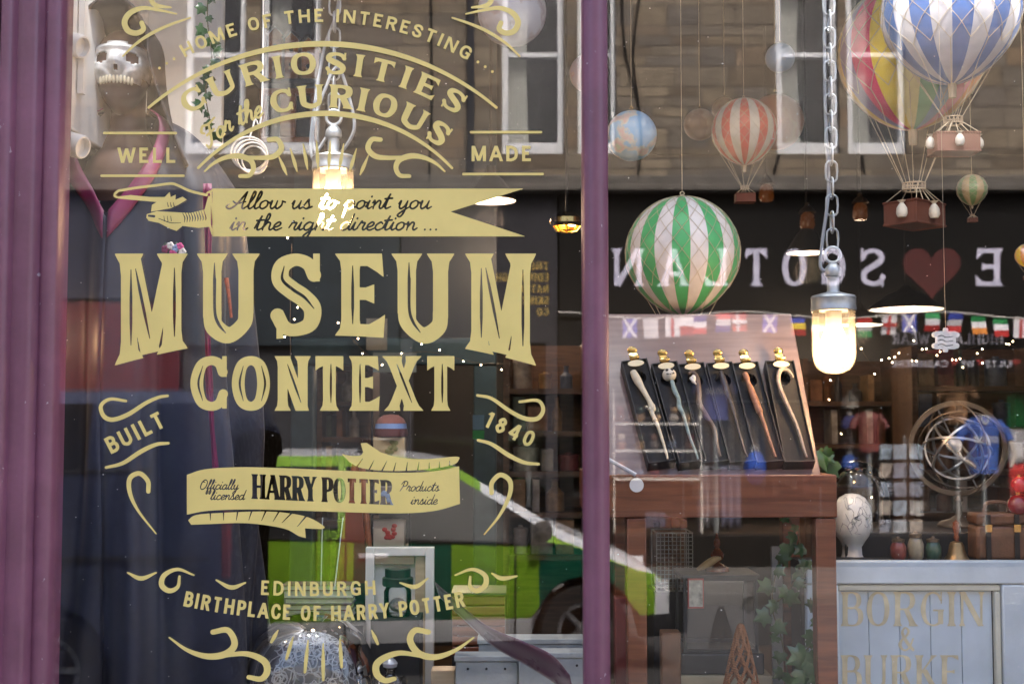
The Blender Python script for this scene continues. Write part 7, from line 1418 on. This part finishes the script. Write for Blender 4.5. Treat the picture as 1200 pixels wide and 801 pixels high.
c = V(885, 548, DF + .4); t = thing('blue_rucksack', 'bright blue rucksack mirrored low over the wand boxes', 'bag', c); k = PX(DF + .4); MB().ball(c, 16 * k, 18, 14, (.8, .6, 1.25)).build('body', mat('rucksack_blue', (.02, .10, .55), .6, var=.2), t, sharp=80); MB().ball(c + Vector((0, 14 * k * .6, -6 * k)), 10 * k, 14, 10, (.9, .4, .7)).build('pocket', M_JN, t); MB().ring(c + Vector((0, 0, 21 * k)), 4 * k, 1 * k, (0, 1, 0), 16, 6).build('handle', M_WHITE, t)
# white toy shelves
ts = thing('toy_shelf', 'pale shelves of soft toys mirrored behind the bone white wand', 'shelves', V(765, 560, DF + .5)); d = DF + .25
for py in (495, 527, 560): vb(MB(), 716, 818, py, py + 2.5, d, .3).build('shelf_board', M_WHITE, ts)
for px in (716, 816): vb(MB(), px, px + 2, 455, 640, d, .3).build('side_panel', M_WHITE, ts)
rnd = random.Random(31)
for j, py in enumerate((495, 527, 560)):
    for i in range(5):
        px = 730 + i * 19 + rnd.uniform(-3, 3); c = V(px, py - .3, d + .12); k = PX(d); kk = rnd.randrange(10); t = thing('soft_toy', '%s soft toy, %s along the %s toy shelf' % (GN[kk], ('first', 'second', 'third', 'fourth', 'last')[i], ('upper', 'middle', 'lower')[j]), 'toy', c, 'soft toys on the pale shelves')
        MB().ball(c + Vector((0, 0, 6 * k)), 6 * k, 12, 8, (1, .8, 1)).build('body', GM[kk], t); h_ = MB().ball(c + Vector((0, .02, 14.5 * k)), 4.6 * k, 12, 8).build('head', GM[(kk + 4) % 10], t); e_ = MB().ball(c + Vector((-4 * k, 0, 18.5 * k)), 1.6 * k, 8, 6).build('ear', GM[kk], t); MB().ball(c + Vector((4 * k, 0, 18.5 * k)), 1.6 * k, 8, 6).build('ear', GM[kk], t)
# postcard stand
d = DF + .3; ps = thing('postcard_stand', 'revolving stand of pale postcards mirrored below the shop lamps', 'postcard stand', V(1060, 650, d)); MB().cyl(V(1060, 690, d + .15), V(1060, 510, d + .15), .02, n=8).build('post', M_STEEL, ps); rnd = random.Random(5)
CM = [mat('postcard_%d' % i, c_, .5, var=.5, scale=16) for i, c_ in enumerate(((.5, .55, .62), (.35, .42, .55), (.6, .6, .6), (.3, .33, .42), (.55, .48, .42), (.4, .5, .62)))]
for j in range(6):
    for i, px in enumerate((1030, 1047, 1066)):
        y_ = 520 + j * 22; tl = rnd.uniform(-.05, .05); mb = MB(); c = V(px + 8, y_ + 9, d + (.06 if i == 0 else 0)); mb.box(c, (15 * PX(d), .01, 17 * PX(d)), (R(-8), tl, R((i - 1) * 12))); mb.build('postcard', CM[rnd.randrange(6)], ps)
# bobble hat column
hs = thing('hat_stand', 'stand of woolly hats mirrored left of the postcards', 'hat stand', V(996, 600, DF + .5)); d = DF + .5; MB().cyl(V(996, 680, d), V(996, 460, d), .015, n=8).build('pole', M_STEEL, hs)
for i, (py, m_) in enumerate(((478, M_WOOLW), (502, M_JN), (524, GM[9]), (548, M_JB))):
    c = V(996, py, d); k = PX(d); h_ = MB().lathe([(0, 0), (10 * k, 0), (10.5 * k, 5 * k), (9 * k, 11 * k), (5 * k, 15 * k), (0, 16 * k)], c, 18).build('hat', m_, hs); MB().ball(c + Vector((0, 0, 18 * k)), 3.5 * k, 10, 8).build('bobble', M_WOOLW, h_)
# tricolour flag hung by the edge
fl = thing('hanging_flag', 'large green white and red flag hung at the edge of the souvenir window', 'flag', V(1185, 575, DF + .6)); d = DF + .6
for i, c_ in enumerate(('green', 'white', 'red')):
    x0_, x1_ = V(1168, 0, d).x, V(1230, 0, d).x; z1_, z0_ = V(0, 462 + i * 40, d).z, V(0, 502 + i * 40, d).z; MB().sheet(lambda u, v: (x0_ + (x1_ - x0_) * u, -d + .03 * sin(u * 14 + v), z0_ + (z1_ - z0_) * v), 24, 4).build('stripe_panel', FM[c_], fl, thick=.005)
# wooden crates and warm shelf back in the souvenir shop
wc_ = thing('slatted_cabinet', 'tall pale wooden cabinet mirrored above the armillary sphere', 'cabinet', V(1075, 470, DF + 1.2)); d = DF + 1.2; vb(MB(), 1054, 1096, 418, 470, d, .4).build('body', M_CAB, wc_, bevel=.01)
for i in range(5): vb(MB(), 1056 + i * 8, 1061 + i * 8, 421, 466, d - .02, .02).build('slat', M_PALEW, wc_)
vb(MB(), 1050, 1100, 471, 640, d, .4).build('plinth', M_IRON, wc_)
rk = thing('garment_rail', 'steel rail of hanging dark garments at the back of the souvenir shop', 'garment rail', V(900, 600, DF + 1.6)); d = DF + 1.6; MB().tube([V(800, 470, d), V(960, 470, d)], .015, 8).build('bar', M_STEEL, rk)
for px in (800, 960): MB().tube([V(px, 470, d), Vector((V(px, 470, d).x, -d, .36))], .015, 8).build('post', M_STEEL, rk)
rnd = random.Random(17)
for i in range(22):
    px = 805 + i * 7; x = V(px, 0, d).x; z1_ = V(0, 474, d).z; z0_ = z1_ - rnd.uniform(.8, 1.2); tag(MB().prism([(x - .01, z1_), (x + .02, z1_), (x + .045, z1_ - .2), (x + .05, z0_), (x - .03, z0_), (x - .025, z1_ - .2)], -d - .25, -d + .25).build('hanging_garment', GM[rnd.randrange(10)], None), 'dark garment hanging on the steel rail of the souvenir shop', 'garment', 'garments on the steel rail')
